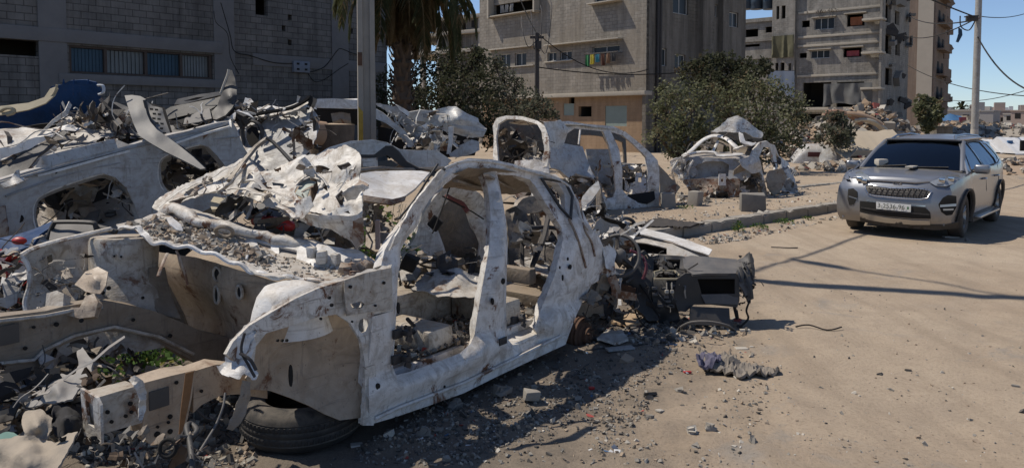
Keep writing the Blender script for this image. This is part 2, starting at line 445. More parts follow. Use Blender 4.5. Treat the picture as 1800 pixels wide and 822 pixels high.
REDP = plain('red_paint', (.38, .025, .02), .45, 0, .3, 8, .1)
CONC = dusty('concrete_grey', (.27, .25, .22), .35, .92, s=7, bmp=.6)
CONCD = dusty('concrete_dark', (.17, .16, .145), .3, .92, s=7, bmp=.6)
CONCL = dusty('concrete_pale', (.42, .39, .34), .3, .92, s=7, bmp=.6)
BRICKM = dusty('red_block_fragment', (.26, .13, .08), .3, .92, s=9, bmp=.6)
CHROME = plain('chrome_trim', (.6, .6, .6), .2, 1, .1, 5, 0)
CLOTHG = dusty('grey_plastic_sheet', (.22, .215, .21), .5, .7, s=6)
SACK = dusty('dusty_woven_sack', (.33, .28, .22), .6, .9, s=6, bmp=.5)

CHAR_SHADE = wreck('burnt_shaded_inside', (.09, .075, .06), dust=.5, rust=.3, s=2)  # burnt tone; on the cabin backings the shade is put into it
# ---------------------------------------------------------------- ground
KA = gnd(1195, 413); KD = Vector((.767, .641, 0)).normalized(); KN = Vector((-KD.y, KD.x, 0))
def sstep(a, b, x):
    t = max(0, min(1, (x - a) / (b - a))); return t * t * (3 - 2 * t)
def kdist(x, y): return (Vector((x, y, 0)) - KA).dot(KN)
def gz(x, y):
    z = noise.noise(Vector((x * .35, y * .35, 0))) * .035 + noise.noise(Vector((x * 1.3, y * 1.3, 4))) * .013 + noise.noise(Vector((x * 4, y * 4, 9))) * .005
    # rougher, littered earth round the wrecks
    k = sstep(2.2, .8, x - (y - 4) * .35) * sstep(14, 10, y)
    z += k * (noise.noise(Vector((x * 5, y * 5, 2))) * .03 + noise.noise(Vector((x * 13, y * 13, 2))) * .014)
    z += .13 * sstep(.0, .12, kdist(x, y)) * sstep(9.5, 11.5, y) * sstep(60, 40, y)
    # wheel ruts on the dirt road
    u = Vector((.55, .83)).normalized(); t = x * u.y - y * u.x
    z -= .012 * math.exp(-((t + .15) / .16) ** 2) + .012 * math.exp(-((t - 1.2) / .16) ** 2)
    fade = sstep(150, 45, y)
    far = sstep(60, 300, y) * 4 * max(0, noise.noise(Vector((x * .01, y * .01, 1))) + .1)
    return z * fade + far - .05 * (1 - fade)
xs = []; x = -4.0
while x < 7: xs.append(x); x += .06
l = [-4 - .06 * 1.13 ** i * 1 - i * .1 for i in range(1, 68)]; r_ = [7 + .06 * 1.13 ** i + i * .1 for i in range(0, 68)]
xs = sorted(l + xs + r_)
ys = [-60, -20, -8, -3, 0, 1.5]; y = 2.2
while y < 9: ys.append(y); y += .055
st = .06
while y < 1500: ys.append(y); st *= 1.035; y += st
gv = [(a, b, gz(a, b)) for b in ys for a in xs]; nx = len(xs)
gf = [(j * nx + i, j * nx + i + 1, (j + 1) * nx + i + 1, (j + 1) * nx + i) for j in range(len(ys) - 1) for i in range(nx - 1)]
def ground_mat():
    m, nt, b = new_mat('sand_and_dirt'); v = coords(nt)
    n1 = noise_n(nt, v, .45, 5, .6, .3); n2 = noise_n(nt, v, 2.6, 7, .7, .3); n3 = noise_n(nt, v, 45, 6, .75); n4 = noise_n(nt, v, 160, 3, .7)
    c = mix(nt, ramp(nt, n1, [(.35, 0), (.65, 1)]), (.345, .272, .20), (.40, .325, .245))
    c = mix(nt, ramp(nt, n2, [(.42, 0), (.72, .55)]), c, (.245, .195, .15))
    # greyer spilt patches, paler dust
    c = mix(nt, ramp(nt, noise_n(nt, v, .8, 6, .65, 1.2), [(.58, 0), (.68, .7)]), c, (.24, .225, .205))
    c = mix(nt, ramp(nt, noise_n(nt, v, .28, 7, .7, .8), [(.52, 0), (.66, .5)]), c, (.44, .365, .28))
    c = mix(nt, ramp(nt, noise_n(nt, v, 1.7, 5, .6, .5), [(.62, 0), (.72, .4)]), c, (.42, .34, .26))
    mq = N(nt, 'ShaderNodeMapping'); mq.inputs['Rotation'].default_value = (0, 0, R(33.5)); mq.inputs['Scale'].default_value = (1, .05, 1); nt.links.new(v, mq.inputs[0])
    c = mix(nt, ramp(nt, noise_n(nt, mq.outputs[0], 3.2, 5, .65), [(.5, 0), (.62, .45)]), c, (.27, .215, .16))
    c = mix(nt, mth(nt, 'MULTIPLY', ramp(nt, n3, [(.35, 1), (.5, 0)]), .45), c, (.16, .125, .09))
    c = mix(nt, mth(nt, 'MULTIPLY', ramp(nt, n3, [(.62, 0), (.72, 1)]), .45), c, (.5, .44, .36))
    # darker ground round the wrecks
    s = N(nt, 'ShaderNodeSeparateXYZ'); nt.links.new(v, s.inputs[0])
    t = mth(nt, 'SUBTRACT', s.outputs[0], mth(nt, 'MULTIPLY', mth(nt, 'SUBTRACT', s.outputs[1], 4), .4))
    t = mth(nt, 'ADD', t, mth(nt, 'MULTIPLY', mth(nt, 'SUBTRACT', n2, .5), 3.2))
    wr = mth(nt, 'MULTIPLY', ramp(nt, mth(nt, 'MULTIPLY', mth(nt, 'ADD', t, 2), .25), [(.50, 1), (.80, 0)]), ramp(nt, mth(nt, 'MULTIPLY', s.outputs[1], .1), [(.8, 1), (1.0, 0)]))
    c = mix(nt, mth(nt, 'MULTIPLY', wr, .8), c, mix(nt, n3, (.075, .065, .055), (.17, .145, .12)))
    nt.links.new(c, b.inputs['Base Color']); b.inputs['Roughness'].default_value = .97; b.inputs['Specular IOR Level'].default_value = .1
    # tyre ribs along the road
    mp = N(nt, 'ShaderNodeMapping'); mp.inputs['Rotation'].default_value = (0, 0, R(33.5)); nt.links.new(v, mp.inputs[0])
    wv = N(nt, 'ShaderNodeTexWave', wave_type='BANDS', bands_direction='X'); wv.inputs['Scale'].default_value = 9; wv.inputs['Distortion'].default_value = 1.2; wv.inputs['Detail'].default_value = 3; wv.inputs['Detail Scale'].default_value = .8
    nt.links.new(mp.outputs[0], wv.inputs['Vector'])
    mp2 = N(nt, 'ShaderNodeMapping'); mp2.inputs['Rotation'].default_value = (0, 0, R(33.5)); mp2.inputs['Scale'].default_value = (1.1, .12, 1); nt.links.new(v, mp2.inputs[0])
    msk = ramp(nt, noise_n(nt, mp2.outputs[0], 1.3, 3, .5), [(.52, 0), (.60, 1)])
    h = mth(nt, 'ADD', mth(nt, 'MULTIPLY', n3, 1.0), mth(nt, 'MULTIPLY', n4, .5))
    h = mth(nt, 'ADD', h, mth(nt, 'MULTIPLY', mth(nt, 'MULTIPLY', wv.outputs['Fac'], msk), .04))
    bump(nt, b, h, .65, .02)
    return m
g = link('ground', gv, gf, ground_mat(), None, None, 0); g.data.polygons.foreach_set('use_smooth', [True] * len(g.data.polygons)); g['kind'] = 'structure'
# ---------------------------------------------------------------- kerbs
def kerb(p0, p1, nseg, wd=.24, h=.15, seed=1, name='kerb', up=.0):
    rnd = random.Random(seed); mb = MB(); d = (p1 - p0); L = d.length; d.normalize(); s = L / nseg; a = math.atan2(d.y, d.x)
    for i in range(nseg):
        c = p0 + d * (s * (i + .5)); zz = .13 if up else 0
        q = Matrix.Rotation(a + rnd.uniform(-.012, .012), 4, 'Z') @ Matrix.Rotation(rnd.uniform(-.012, .012), 4, 'Y')
        bm = bmesh.new(); bmesh.ops.create_cube(bm, size=2)
        for v in bm.verts: v.co = Vector((v.co.x * (s / 2 - .006), v.co.y * wd / 2, v.co.z * (h / 2 + .05)))
        bmesh.ops.bevel(bm, geom=bm.edges[:], offset=.018, segments=2, affect='EDGES')
        bmesh.ops.subdivide_edges(bm, edges=[e for e in bm.edges if e.calc_length() > .2], cuts=5, use_grid_fill=True)
        X = Matrix.Translation(Vector((c.x, c.y, h / 2 - .05 + rnd.uniform(-.012, .012) + zz * .0))) @ q
        vs = []
        for v in bm.verts:
            p = X @ v.co; p += Vector((0, 0, -1)) * max(0, fbm(p, 5) - .25) * .09 * (1 if v.co.z > 0 else 0) + Vector((noise.noise(p * 9), noise.noise(p * 9 + Vector((5, 5, 5))), 0)) * .008
            vs.append(p)
        mb.add(vs, [[v.index for v in f.verts] for f in bm.faces]); bm.free()
    return mb.build(name, CONC, None, 40, kind='structure')
kerb(KA - KD * .9, KA + KD * 9.6, 13, h=.17, wd=.26, seed=3)
K2 = gnd(1402, 338); kerb(K2, gnd(1500, 327), 6, h=.16, seed=5); kerb(gnd(1500, 328) + Vector((0, 0.2, 0)), gnd(1560, 322), 5, h=.16, seed=6)
kerb(gnd(1740, 309), gnd(1900, 309), 9, h=.2, wd=.3, seed=8)
# ---------------------------------------------------------------- buildings
def wallpanel(mb, F, a0, a1, c0, c1, holes=(), b=0, th=.25, m=0, ref=None):
    """upright wall with rectangular openings, as boxes between the openings"""
    al = sorted({a0, a1} | {min(max(h[i], a0), a1) for h in holes for i in (0, 1)})
    cl = sorted({c0, c1} | {min(max(h[i], c0), c1) for h in holes for i in (2, 3)})
    ia = {v: i for i, v in enumerate(al)}; ic = {v: i for i, v in enumerate(cl)}; na, nc = len(al), len(cl)
    solid = [[not any(h[0] < (al[i] + al[i + 1]) / 2 < h[1] and h[2] < (cl[j] + cl[j + 1]) / 2 < h[3] for h in holes) for j in range(nc - 1)] for i in range(na - 1)]
    V = [F.W(al[i], b, cl[j]) for i in range(na) for j in range(nc)] + [F.W(al[i], b - th, cl[j]) for i in range(na) for j in range(nc)]
    k = na * nc; Fc = []
    I = lambda i, j: i * nc + j
    S = lambda i, j: 0 <= i < na - 1 and 0 <= j < nc - 1 and solid[i][j]
    for i in range(na - 1):
        for j in range(nc - 1):
            if not solid[i][j]: continue
            q = (I(i, j), I(i + 1, j), I(i + 1, j + 1), I(i, j + 1)); Fc.append(q); Fc.append(tuple(x + k for x in reversed(q)))
            if not S(i - 1, j): Fc.append((q[0], q[3], q[3] + k, q[0] + k))
            if not S(i + 1, j): Fc.append((q[2], q[1], q[1] + k, q[2] + k))
            if not S(i, j - 1): Fc.append((q[1], q[0], q[0] + k, q[1] + k))
            if not S(i, j + 1): Fc.append((q[3], q[2], q[2] + k, q[3] + k))
    mb.add(V, Fc, m)
def rect(F, x0, y0, x1, y1, b=0):
    p = F.on(x0, y1, 'b', b); q = F.on(x1, y0, 'b', b); r1 = F.on(x0, y0, 'b', b); r2 = F.on(x1, y1, 'b', b)
    return ((p[0] + r1[0]) / 2, (q[0] + r2[0]) / 2, (p[2] + r2[2]) / 2, (q[2] + r1[2]) / 2)
LBM = blocks('soot_grey_block_wall', (.165, .16, .155), (.215, .205, .195), (.09, .086, .082), plaster=.15, pc=(.16, .16, .165), stain=.6, bw=.4, bh=.2, seed=1, streak=.5)
LBC = dusty('old_cast_concrete', (.15, .148, .15), .1, .95, s=1.6, bmp=.5)
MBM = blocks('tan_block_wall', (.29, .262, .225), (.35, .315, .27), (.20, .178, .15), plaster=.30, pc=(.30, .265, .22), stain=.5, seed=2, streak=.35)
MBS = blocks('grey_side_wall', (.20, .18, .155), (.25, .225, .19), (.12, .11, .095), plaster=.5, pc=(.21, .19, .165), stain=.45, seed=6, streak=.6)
MBG = blocks('ochre_ground_floor_render', (.32, .235, .16), (.34, .25, .17), (.31, .23, .155), plaster=1.2, pc=(.36, .255, .17), stain=.35, seed=3, streak=.3)
RBM = blocks('grey_block_wall', (.30, .28, .25), (.37, .345, .31), (.20, .185, .165), plaster=.45, pc=(.34, .315, .28), stain=.8, seed=4, streak=.4)
BTM = blocks('brown_tower_wall', (.24, .185, .15), (.25, .19, .155), (.2, .15, .12), plaster=1.2, pc=(.25, .19, .15), stain=.3, seed=5, streak=.3)
BTP = plain('pale_tower_stripe', (.38, .33, .27), .9, 0, .15, 1)
GLS = plain('window_glass', (.02, .024, .028), .35, 0, .3, 1, 0, .25)
FRM = plain('window_frame_white', (.45, .44, .42), .6, 0, .2, 3)
SLAB = dusty('slab_edge_concrete', (.38, .34, .28), .3, .9, s=2)

def window(F, r, parent, b=-.14, mullions=1, name='window', pane=GLS, frame=FRM, fw=.05):
    a0, a1, c0, c1 = r; mb = MB()
    for (x0, x1, z0, z1) in ((a0, a1, c0, c0 + fw), (a0, a1, c1 - fw, c1), (a0, a0 + fw, c0 + fw, c1 - fw), (a1 - fw, a1, c0 + fw, c1 - fw)):
        mb.lbox(F, x0, x1, b - .04, b + .02, z0, z1)
    for i in range(mullions):
        x = a0 + (a1 - a0) * (i + 1) / (mullions + 1); mb.lbox(F, x - fw / 2, x + fw / 2, b - .035, b + .015, c0 + fw, c1 - fw)
    f = mb.build(name, frame, parent)
    g = MB(); g.lbox(F, a0 + fw, a1 - fw, b - .012, b - .004, c0 + fw, c1 - fw); g.build('pane', pane, f)
    return f
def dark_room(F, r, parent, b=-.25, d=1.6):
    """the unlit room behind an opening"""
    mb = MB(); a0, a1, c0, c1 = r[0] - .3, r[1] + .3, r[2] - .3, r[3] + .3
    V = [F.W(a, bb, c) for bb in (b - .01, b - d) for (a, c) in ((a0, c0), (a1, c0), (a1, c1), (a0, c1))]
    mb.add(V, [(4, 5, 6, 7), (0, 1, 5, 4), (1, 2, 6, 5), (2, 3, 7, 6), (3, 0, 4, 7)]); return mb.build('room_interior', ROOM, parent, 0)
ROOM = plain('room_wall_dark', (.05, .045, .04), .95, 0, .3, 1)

# --- large grey building on the left
F = Frame((-.2615 * 27, 27, 0), u=(.66, .75)); LF = F
bl = thing('block_building', 'long dark grey block building with a row of blue louvres behind the car pile', 'building', F.M)
PW = rect(F, 122, 78, 374, 138)
wl = F.on(374, 138, 'b', 0); wr0 = F.on(122, 78, 'b', 0)
wz0 = F.on(250, 133, 'b', 0)[2]; wz1 = F.on(250, 88, 'b', 0)[2]
win = (F.on(122, 110, 'b', 0)[0], F.on(374, 110, 'b', 0)[0], wz0 - .02, wz1 + .0)
hol = rect(F, -60, 68, 68, 96); h3 = rect(F, 449, -10, 471, 27); ho = [win, hol, h3]
for (x, y) in ((510, 31), (499, 50), (510, 75), (605, 52), (618, 55)): 
    p = F.on(x, y, 'b', 0); ho.append((p[0] - .08, p[0] + .07, p[2] - .1, p[2] + .1))
mb = MB(); A0, A1, HT = -28, 3.2, 9.6
wallpanel(mb, F, A0, A1, -.2, HT, ho, 0, .25)
mb.build('wall', LBM, bl, 0)
mb = MB(); Fs = F
mb.add([F.W(A1, 0, -.2), F.W(A1, -12, -.2), F.W(A1, -12, HT), F.W(A1, 0, HT), F.W(A1 - .25, -.26, -.2), F.W(A1 - .25, -12, -.2), F.W(A1 - .25, -12, HT), F.W(A1 - .25, -.26, HT)], [(0, 1, 2, 3), (7, 6, 5, 4), (3, 2, 6, 7)])
mb.lbox(F, A0, A1 - .3, -12, -.3, HT - .4, HT - .1); mb.build('side_wall_and_roof', LBM, bl, 0)
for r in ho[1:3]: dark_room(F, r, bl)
mb = MB()
for r in ho[3:]: mb.lbox(F, r[0] - .05, r[1] + .05, -.6, -.27, r[2] - .05, r[3] + .05)
mb.build('broken_block_cavities', HOLE, bl, 0)
mb = MB()
def cpost(x0, x1, z1=HT, pr=.05):
    p = F.on(x0, 110, 'b', 0)[0]; q = F.on(x1, 110, 'b', 0)[0]; mb.lbox(F, p, q, .003, pr, -.1, z1, bev=.01)
cpost(376, 412); cpost(68, 118, pr=.06); cpost(583, 612, pr=.045)
mb.lbox(F, A0, win[1] + .3, .004, .09, wz1 + .05, wz1 + .42, bev=.015); mb.lbox(F, win[0] - .3, win[1] + .3, .004, .10, wz0 - .3, wz0 - .04, bev=.015)
mb.lbox(F, A0, A1, .004, .035, 6.35, 6.6, bev=.01); mb.lbox(F, win[1] + 1.4, A1, .0035, .03, wz1 - .25, wz1 + .15, bev=.01)
mb.build('concrete_beams', LBC, bl, 0)
# louvred window: four shutters of upright slats
LVB = plain('louvre_blue', (.035, .075, .115), .6, .3, .35, 3); LVG = plain('louvre_grey', (.16, .18, .19), .55, .3, .3, 3)
xs4 = [F.on(x, 110, 'b', 0)[0] for x in (124, 187, 258, 320, 371)]
fr = MB(); fwid = .06
for x in xs4: fr.lbox(F, x - .04, x + .04, -.22, -.05, win[2], win[3])
fr.lbox(F, win[0], win[1], -.22, -.06, win[2], win[2] + .06); fr.lbox(F, win[0], win[1], -.22, -.06, win[3] - .06, win[3])
fro = fr.build('louvre_window', plain('rust_brown_frame', (.06, .045, .038), .8), bl)
for k in range(4):
    mb = MB(); a = xs4[k] + .05; e = xs4[k + 1] - .05; n = 9
    for i in range(n):
        x = a + (e - a) * (i + .5) / n
        mb.box(F.W(x, -.14 , (win[2] + win[3]) / 2), ((e - a) / n * .47, .008, (win[3] - win[2]) / 2 - .07), Matrix.Rotation(math.atan2(.75, .66) + (.28 if k % 2 else .18), 4, 'Z'))
    mb.build('shutter', (LVB, LVG, LVB, LVG)[k], fro)
mb = MB(); mb.lbox(F, win[0] - .2, win[1] + .2, -.9, -.5, win[2] - .3, win[3] + .3); mb.build('room_interior', ROOM, bl, 0)
# meter box and its cables
p = F.on(527, 118, 'b', 0); mb = MB(); mb.lbox(F, p[0] - .33, p[0] + .33, .004, .14, p[2] - .2, p[2] + .2, bev=.02)
bx = mb.build('meter_box', plain('meter_box_grey', (.16, .18, .22), .5, .3), bl)
mb = MB()
for dx in (-.16, .16):
    for dz in (-.09, .1): mb.lbox(F, p[0] + dx - .05, p[0] + dx + .05, .142, .155, p[2] + dz - .035, p[2] + dz + .035)
mb.build('meter_window', HOLE, bx)
def cable(name, pts, r=.012, parent=None, mat=None, n=8, sm=5):
    mb = MB(); mb.tube(catmull(pts, sm), r, 6); return mb.build(name, mat or HOLE, parent, 60)
fw = lambda x, y, b=.05: F.onw(x, y, 'b', b)
cable('cable', [fw(388, 5), fw(404, 60), (fw(412, 90)), fw(440, 98), fw(480, 110), fw(514, 112)], .014, bl)
cable('cable', [fw(541, 128), fw(552, 143), fw(570, 140), fw(596, 122), fw(612, 112)], .012, bl)
cable('cable', [fw(541, 128), fw(570, 118), fw(592, 90), fw(600, 86), fw(618, 93), fw(640, 99)], .014, bl)
cable('cable', [fw(420, 130), fw(405, 100), fw(400, 60), fw(380, 40), fw(376, 20)], .010, bl)

# --- tan apartment block in the middle
F1 = Frame((7.4, 41, 0), u=(.69, -.72)); F2 = Frame((7.4, 41, 0), u=(.72, .69))
bm_ = thing('apartment_block', 'tan concrete block apartment building with laundry under its window behind the wrecks', 'building', F1.M)
zs = F1.on(1120, 163, 'b', 0)[2]; H = 13.5; L1 = 13.9
W1 = {}
def R1(x0, y0, x1, y1): return rect(F1, x0, y0, x1, y1)
hs = [R1(962, 92, 978, 108), R1(984, 90, 1005, 106), R1(1041, 81, 1089, 93), R1(905, 93, 925, 116), R1(878, 95, 897, 118), R1(868, 4, 946, 26), R1(1045, -18, 1085, 4), R1(985, -22, 1010, -2)]
mb = MB(); wallpanel(mb, F1, -L1, 0, zs, H, hs, 0, .25); mb.build('front_wall', MBM, bm_, 0)
mb = MB(); gh = [R1(985, 182, 1003, 203), R1(1011, 187, 1034, 205), R1(994, 170, 1004, 183), R1(1058, 186, 1096, 222)]
wallpanel(mb, F1, -L1, -.12, -.2, zs - .12, gh, -.3, .25); mb.build('ground_floor_wall', MBG, bm_, 0)
mb = MB(); mb.lbox(F1, -L1, .02, -.56, .16, zs - .14, zs + .1, bev=.02)
mb.lbox(F1, -L1, 0.02, -10.5, -.1, H, H + .25); mb.build('floor_slab', SLAB, bm_, 0)
def R2(x0, y0, x1, y1): return rect(F2, x0, y0, x1, y1)
hs2 = [R2(1158, 85, 1172, 116), R2(1186, 96, 1205, 122), R2(1183, -6, 1210, 25), R2(1282, 22, 1298, 48), R2(1256, 8, 1262, 30)]
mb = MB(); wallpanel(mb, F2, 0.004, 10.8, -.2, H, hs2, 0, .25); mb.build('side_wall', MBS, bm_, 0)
mb = MB()
p = F2.on(1223, 60, 'b', 0)[0]; q = F2.on(1243, 60, 'b', 0)[0]; mb.lbox(F2, p, q, .004, .5, -.1, H, 0)
p = F2.on(1262, 60, 'b', 0)[0]; q = F2.on(1272, 60, 'b', 0)[0]; mb.lbox(F2, p, q, .004, .35, -.1, H, 0)
mb.build('stair_ribs', MBS, bm_, 0)
for i, r in enumerate(hs + gh):
    b = 0 if i < 8 else -.3
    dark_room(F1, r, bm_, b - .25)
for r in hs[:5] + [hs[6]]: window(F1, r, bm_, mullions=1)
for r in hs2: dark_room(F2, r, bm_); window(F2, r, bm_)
SHUT = plain('pale_green_shutter', (.20, .25, .23), .7, 0, .2, 2)
for r in (gh[0], gh[3]):
    mb = MB(); mb.lbox(F1, r[0], r[1], -.42, -.33, r[2], r[3]); mb.build('metal_shutter', SHUT, bm_)
mb = MB()
def ledge(x0, x1, y, pr=.45, t=.07):
    p = F1.on(x0, y, 'b', 0); q = F1.on(x1, y, 'b', 0); mb.lbox(F1, p[0], q[0], .004, pr, p[2] - t, p[2], bev=.01)
ledge(964, 1095, 80); ledge(862, 942, 88, .3); ledge(868, 950, 30, .45); ledge(958, 1008, 109, .12); ledge(872, 940, 119, .15)
ledge(1040, 1095, 8, .5); mb.build('window_ledges', SLAB, bm_, 0)
mb = MB(); rr = hs[5]
mb.lbox(F1, rr[0] - .15, rr[0], .004, .5, rr[2] - .1, rr[3] + 1); mb.lbox(F1, rr[1], rr[1] + .12, .004, .5, rr[2] - .1, rr[3] + 1)
mb.build('balcony_side_walls', SLAB, bm_, 0)
# washing on the sill racks: things of their own
def cloth_strip(F, a0, a1, c0, c1, b, mat, name, label, cat, group=None, wav=.04, n=14, seed=0, drop=None):
    nz = max(4, int((c1 - c0) / max(.05, (a1 - a0) / n))); nz = min(nz, 30); V = []; Fc = []
    for i in range(n + 1):
        for j in range(nz + 1):
            a = a0 + (a1 - a0) * i / n; t = j / nz; c = c1 - (c1 - c0) * t * (1 + (drop(i / n) if drop else 0))
            w_ = wav * (.3 + t) * math.sin(i / n * (9 + n * .25) + seed + noise.noise(Vector((i * .12, j * .045, seed))) * 3.5)
            V.append(F.W(a + noise.noise(Vector((j * .3, seed, 2))) * .04, b + w_, c))
    for i in range(n):
        for j in range(nz):
            k = i * (nz + 1) + j; Fc.append((k, k + 1, k + nz + 2, k + nz + 1))
    P, T = V, Fc
    k = len(P); nrm = (F.W(0, 1, 0) - F.W(0, 0, 0))
    B = [tuple(x + k for x in reversed(f)) for f in T]
    o = link(name, P + [p - nrm * .01 for p in P], T + B, mat, None, None, 60, True, F.M); tag(o, label, cat, group); return o
rk = hs[2]; gc = [((.03, .16, .06), 'green'), ((.5, .42, .06), 'yellow'), ((.05, .22, .28), 'turquoise'), ((.09, .035, .02), 'dark brown'), ((.20, .12, .07), 'tan brown'), ((.05, .05, .05), 'black')]
for i, (c, nm) in enumerate(gc):
    t0 = rk[0] - .15 + i * (rk[1] - rk[0] + .3) / 6
    cloth_strip(F1, t0, t0 + .26, rk[2] - .75 + .1 * (i % 3), rk[2] - .08, .42, plain('cloth_' + nm.replace(' ', '_'), c, .9), 'hanging_garment', nm + ' garment hanging under the window of the tan apartment block', 'laundry', 'washing on the window rack', seed=i)
mb = MB()
for z in (rk[2] - .06, rk[2] - .02): mb.tube([F1.W(rk[0] - .25, .42, z), F1.W(rk[1] + .25, .42, z)], .02, 6)
for a in (rk[0] - .2, rk[1] + .2, (rk[0] + rk[1]) / 2): mb.tube([F1.W(a, 0, rk[2] - .06), F1.W(a, .46, rk[2] - .06)], .02, 6)
mb.build('drying_rack', IRON, bm_)
rr = hs[5]
for i in range(3):
    a = rr[0] + .6 + i * .45
    cloth_strip(F1, a, a + .32, rr[2] + .25, rr[3] - .05, -.05, CLOTHG, 'hanging_garment', ('pale shirt hanging first from the left in the upper balcony opening of the tan block', 'pale shirt hanging in the middle of the upper balcony opening of the tan block', 'pale shirt hanging last on the right in the upper balcony opening of the tan block')[i], 'laundry', 'shirts in the upper balcony', seed=i + 9)
# dark downpipes at the corner
mb = MB()
for a in (.9, 1.15): mb.tube([F2.W(a, .12, 0), F2.W(a, .12, H)], .09, 8)
mb.build('downpipe', IRON, bm_)

# --- grey damaged block on the right
D = 68.0; G1 = Frame(((1541 - 900) / 1300 * D, D, 0), u=(.766, -.643)); G2 = Frame(G1.W(0, 0, 0), u=(.643, .766))
rb = thing('damaged_apartment_block', 'grey shell-damaged apartment block with torn cloths hanging from its floors', 'building', G1.M)
def S1(*a): return rect(G1, *a)
def zrow(y): return G1.on(1470, y, 'b', 0)[2]
HR = 15.4
x2a = lambda x, b=0: G1.on(x, 110, 'b', b)[0]
def H1(x0, x1, ya, yb): return (x2a(x0), x2a(x1), zrow(yb), zrow(ya))
hs = [H1(1408, 1422, 32, 44), H1(1430, 1465, 30, 50), H1(1487, 1518, 28, 49),
      H1(1405, 1418, 90, 99), H1(1425, 1458, 87, 101), H1(1482, 1514, 86, 102),
      H1(1412, 1462, 144, 188), H1(1472, 1520, 145, 190), H1(1405, 1450, 200, 232), H1(1460, 1500, 203, 240), H1(1508, 1530, 203, 240)]
mb = MB(); wallpanel(mb, G1, x2a(1386), 0, -.2, HR, hs, 0, .3)
mb.build('front_wall', RBM, rb, 0)
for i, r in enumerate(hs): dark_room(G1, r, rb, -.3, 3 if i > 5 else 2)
for i in (1, 4): window(G1, hs[i], rb, mullions=2)
# stair tower part and set-back wing
ht = [(x2a(1363, .4), x2a(1368, .4), zrow(26), zrow(2)), (x2a(1372, .4), x2a(1379, .4), zrow(26), zrow(2)), (x2a(1363, .4), x2a(1368, .4), zrow(128), zrow(106)), (x2a(1372, .4), x2a(1379, .4), zrow(131), zrow(106)), (x2a(1386, .4), x2a(1391, .4), zrow(122), zrow(108))]
mb = MB(); wallpanel(mb, G1, x2a(1356, .4), x2a(1396, .4), -.2, HR + 3, ht, .4, .3); 
mb.lbox(G1, x2a(1356, .4), x2a(1396, .4), -3, -.003, HR - 1, HR + 3)
mb.build('stair_tower_wall', RBM, rb, 0)
for r in ht: dark_room(G1, r, rb, .1, 1)
wz = [H1(1302, 1325, 37, 52), H1(1338, 1350, 35, 46), H1(1300, 1328, 66, 71), H1(1328, 1340, 92, 102)]
mb = MB(); wallpanel(mb, G1, x2a(1270, -1), x2a(1356, .0), -.2, zrow(17), [(r[0], r[1], r[2], r[3]) for r in wz], -1, .3)
for y in (22, 59, 92): mb.lbox(G1, x2a(1270, -1), x2a(1355), -.995, -.8, zrow(y) - .15, zrow(y) + .15)
mb.build('wing_wall', RBM, rb, 0)
for r in wz: dark_room(G1, r, rb, -1.3, 2)
# floors, balconies and the shaded end wall
mb = MB()
for y in (18, 62, 78, 132): mb.lbox(G1, x2a(1402), .03, .004, .10, zrow(y) - .1, zrow(y) + .12, bev=.01)
for (y, w_) in ((42, .9), (98, .9), (158, .8)):
    mb.lbox(G1, x2a(1520), .6, .1, 1.3, zrow(y) - .1, zrow(y) + .1, bev=.02)
mb.lbox(G1, -12, 0, -9.5, -.35, HR, HR + .3)
mb.lbox(G1, x2a(1408), .5, .1, .9, zrow(191) - .15, zrow(191) + .12, bev=.02)
mb.build('floor_slab', SLAB, rb, 0)
mb = MB(); mb.lbox(G1, x2a(1522), .5, 1.1, 1.25, zrow(42), zrow(42) + .5); mb.lbox(G1, x2a(1522), x2a(1550), 1.0, 1.15, zrow(98), zrow(98) + .25); mb.lbox(G1, x2a(1520), .5, .8, .92, zrow(186), zrow(162))
mb.lbox(G1, .28, .48, .1, 1.1, 0, HR)
mb.build('balcony_walls', RBM, rb, 0)
def S2(*a): return rect(G2, *a)
hs2 = [S2(1556, 8, 1566, 40), S2(1573, 20, 1581, 44), S2(1556, 62, 1567, 95), S2(1574, 70, 1582, 98), S2(1556, 120, 1568, 150), S2(1574, 125, 1583, 150), S2(1555, 206, 1568, 240)]
mb = MB(); wallpanel(mb, G2, .01, 11.5, -.2, HR, hs2, 0, .3); mb.build('end_wall', RBM, rb, 0)
for r in hs2: dark_room(G2, r, rb, -.3, 2)
mb = MB(); rnd = random.Random(4)
for k in range(26):       # broken shutters, torn reveals and rods sticking out of the end wall
    a = rnd.uniform(1, 11.3); c = rnd.choice([3, 6.2, 9.3, 12.5]) + rnd.uniform(-.6, 1.2)
    mb.box(G2.W(a, rnd.uniform(.15, .5), c), (rnd.uniform(.2, .7), rnd.uniform(.02, .3), rnd.uniform(.05, .5)), Matrix.Rotation(rnd.uniform(-.5, 1.2), 4, 'Z') @ Matrix.Rotation(rnd.uniform(-.6, .6), 4, 'Y'), m=rnd.choice((0, 1)))
mb.build('torn_balcony_remains', [IRON, CONCD], rb, 0)
mb = MB()
for k in range(16):
    a = x2a(rnd.uniform(1405, 1470)); z = zrow(20); mb.tube([G1.W(a, .08, z), G1.W(a + rnd.uniform(-.2, .2), .3, z + rnd.uniform(.1, .3)), G1.W(a + rnd.uniform(-.3, .3), .5, z - rnd.uniform(-.1, .5))], .02, 5)
mb.build('bent_rebar', IRON, rb, 0)
mb = MB()
for i in (2, 5, 1, 4): 
    r = hs[i]; mb.lbox(G1, r[0] - .2, r[1] + .2, .004, .35, r[3] + .05, r[3] + .14)
mb.build('window_ledges', SLAB, rb, 0)
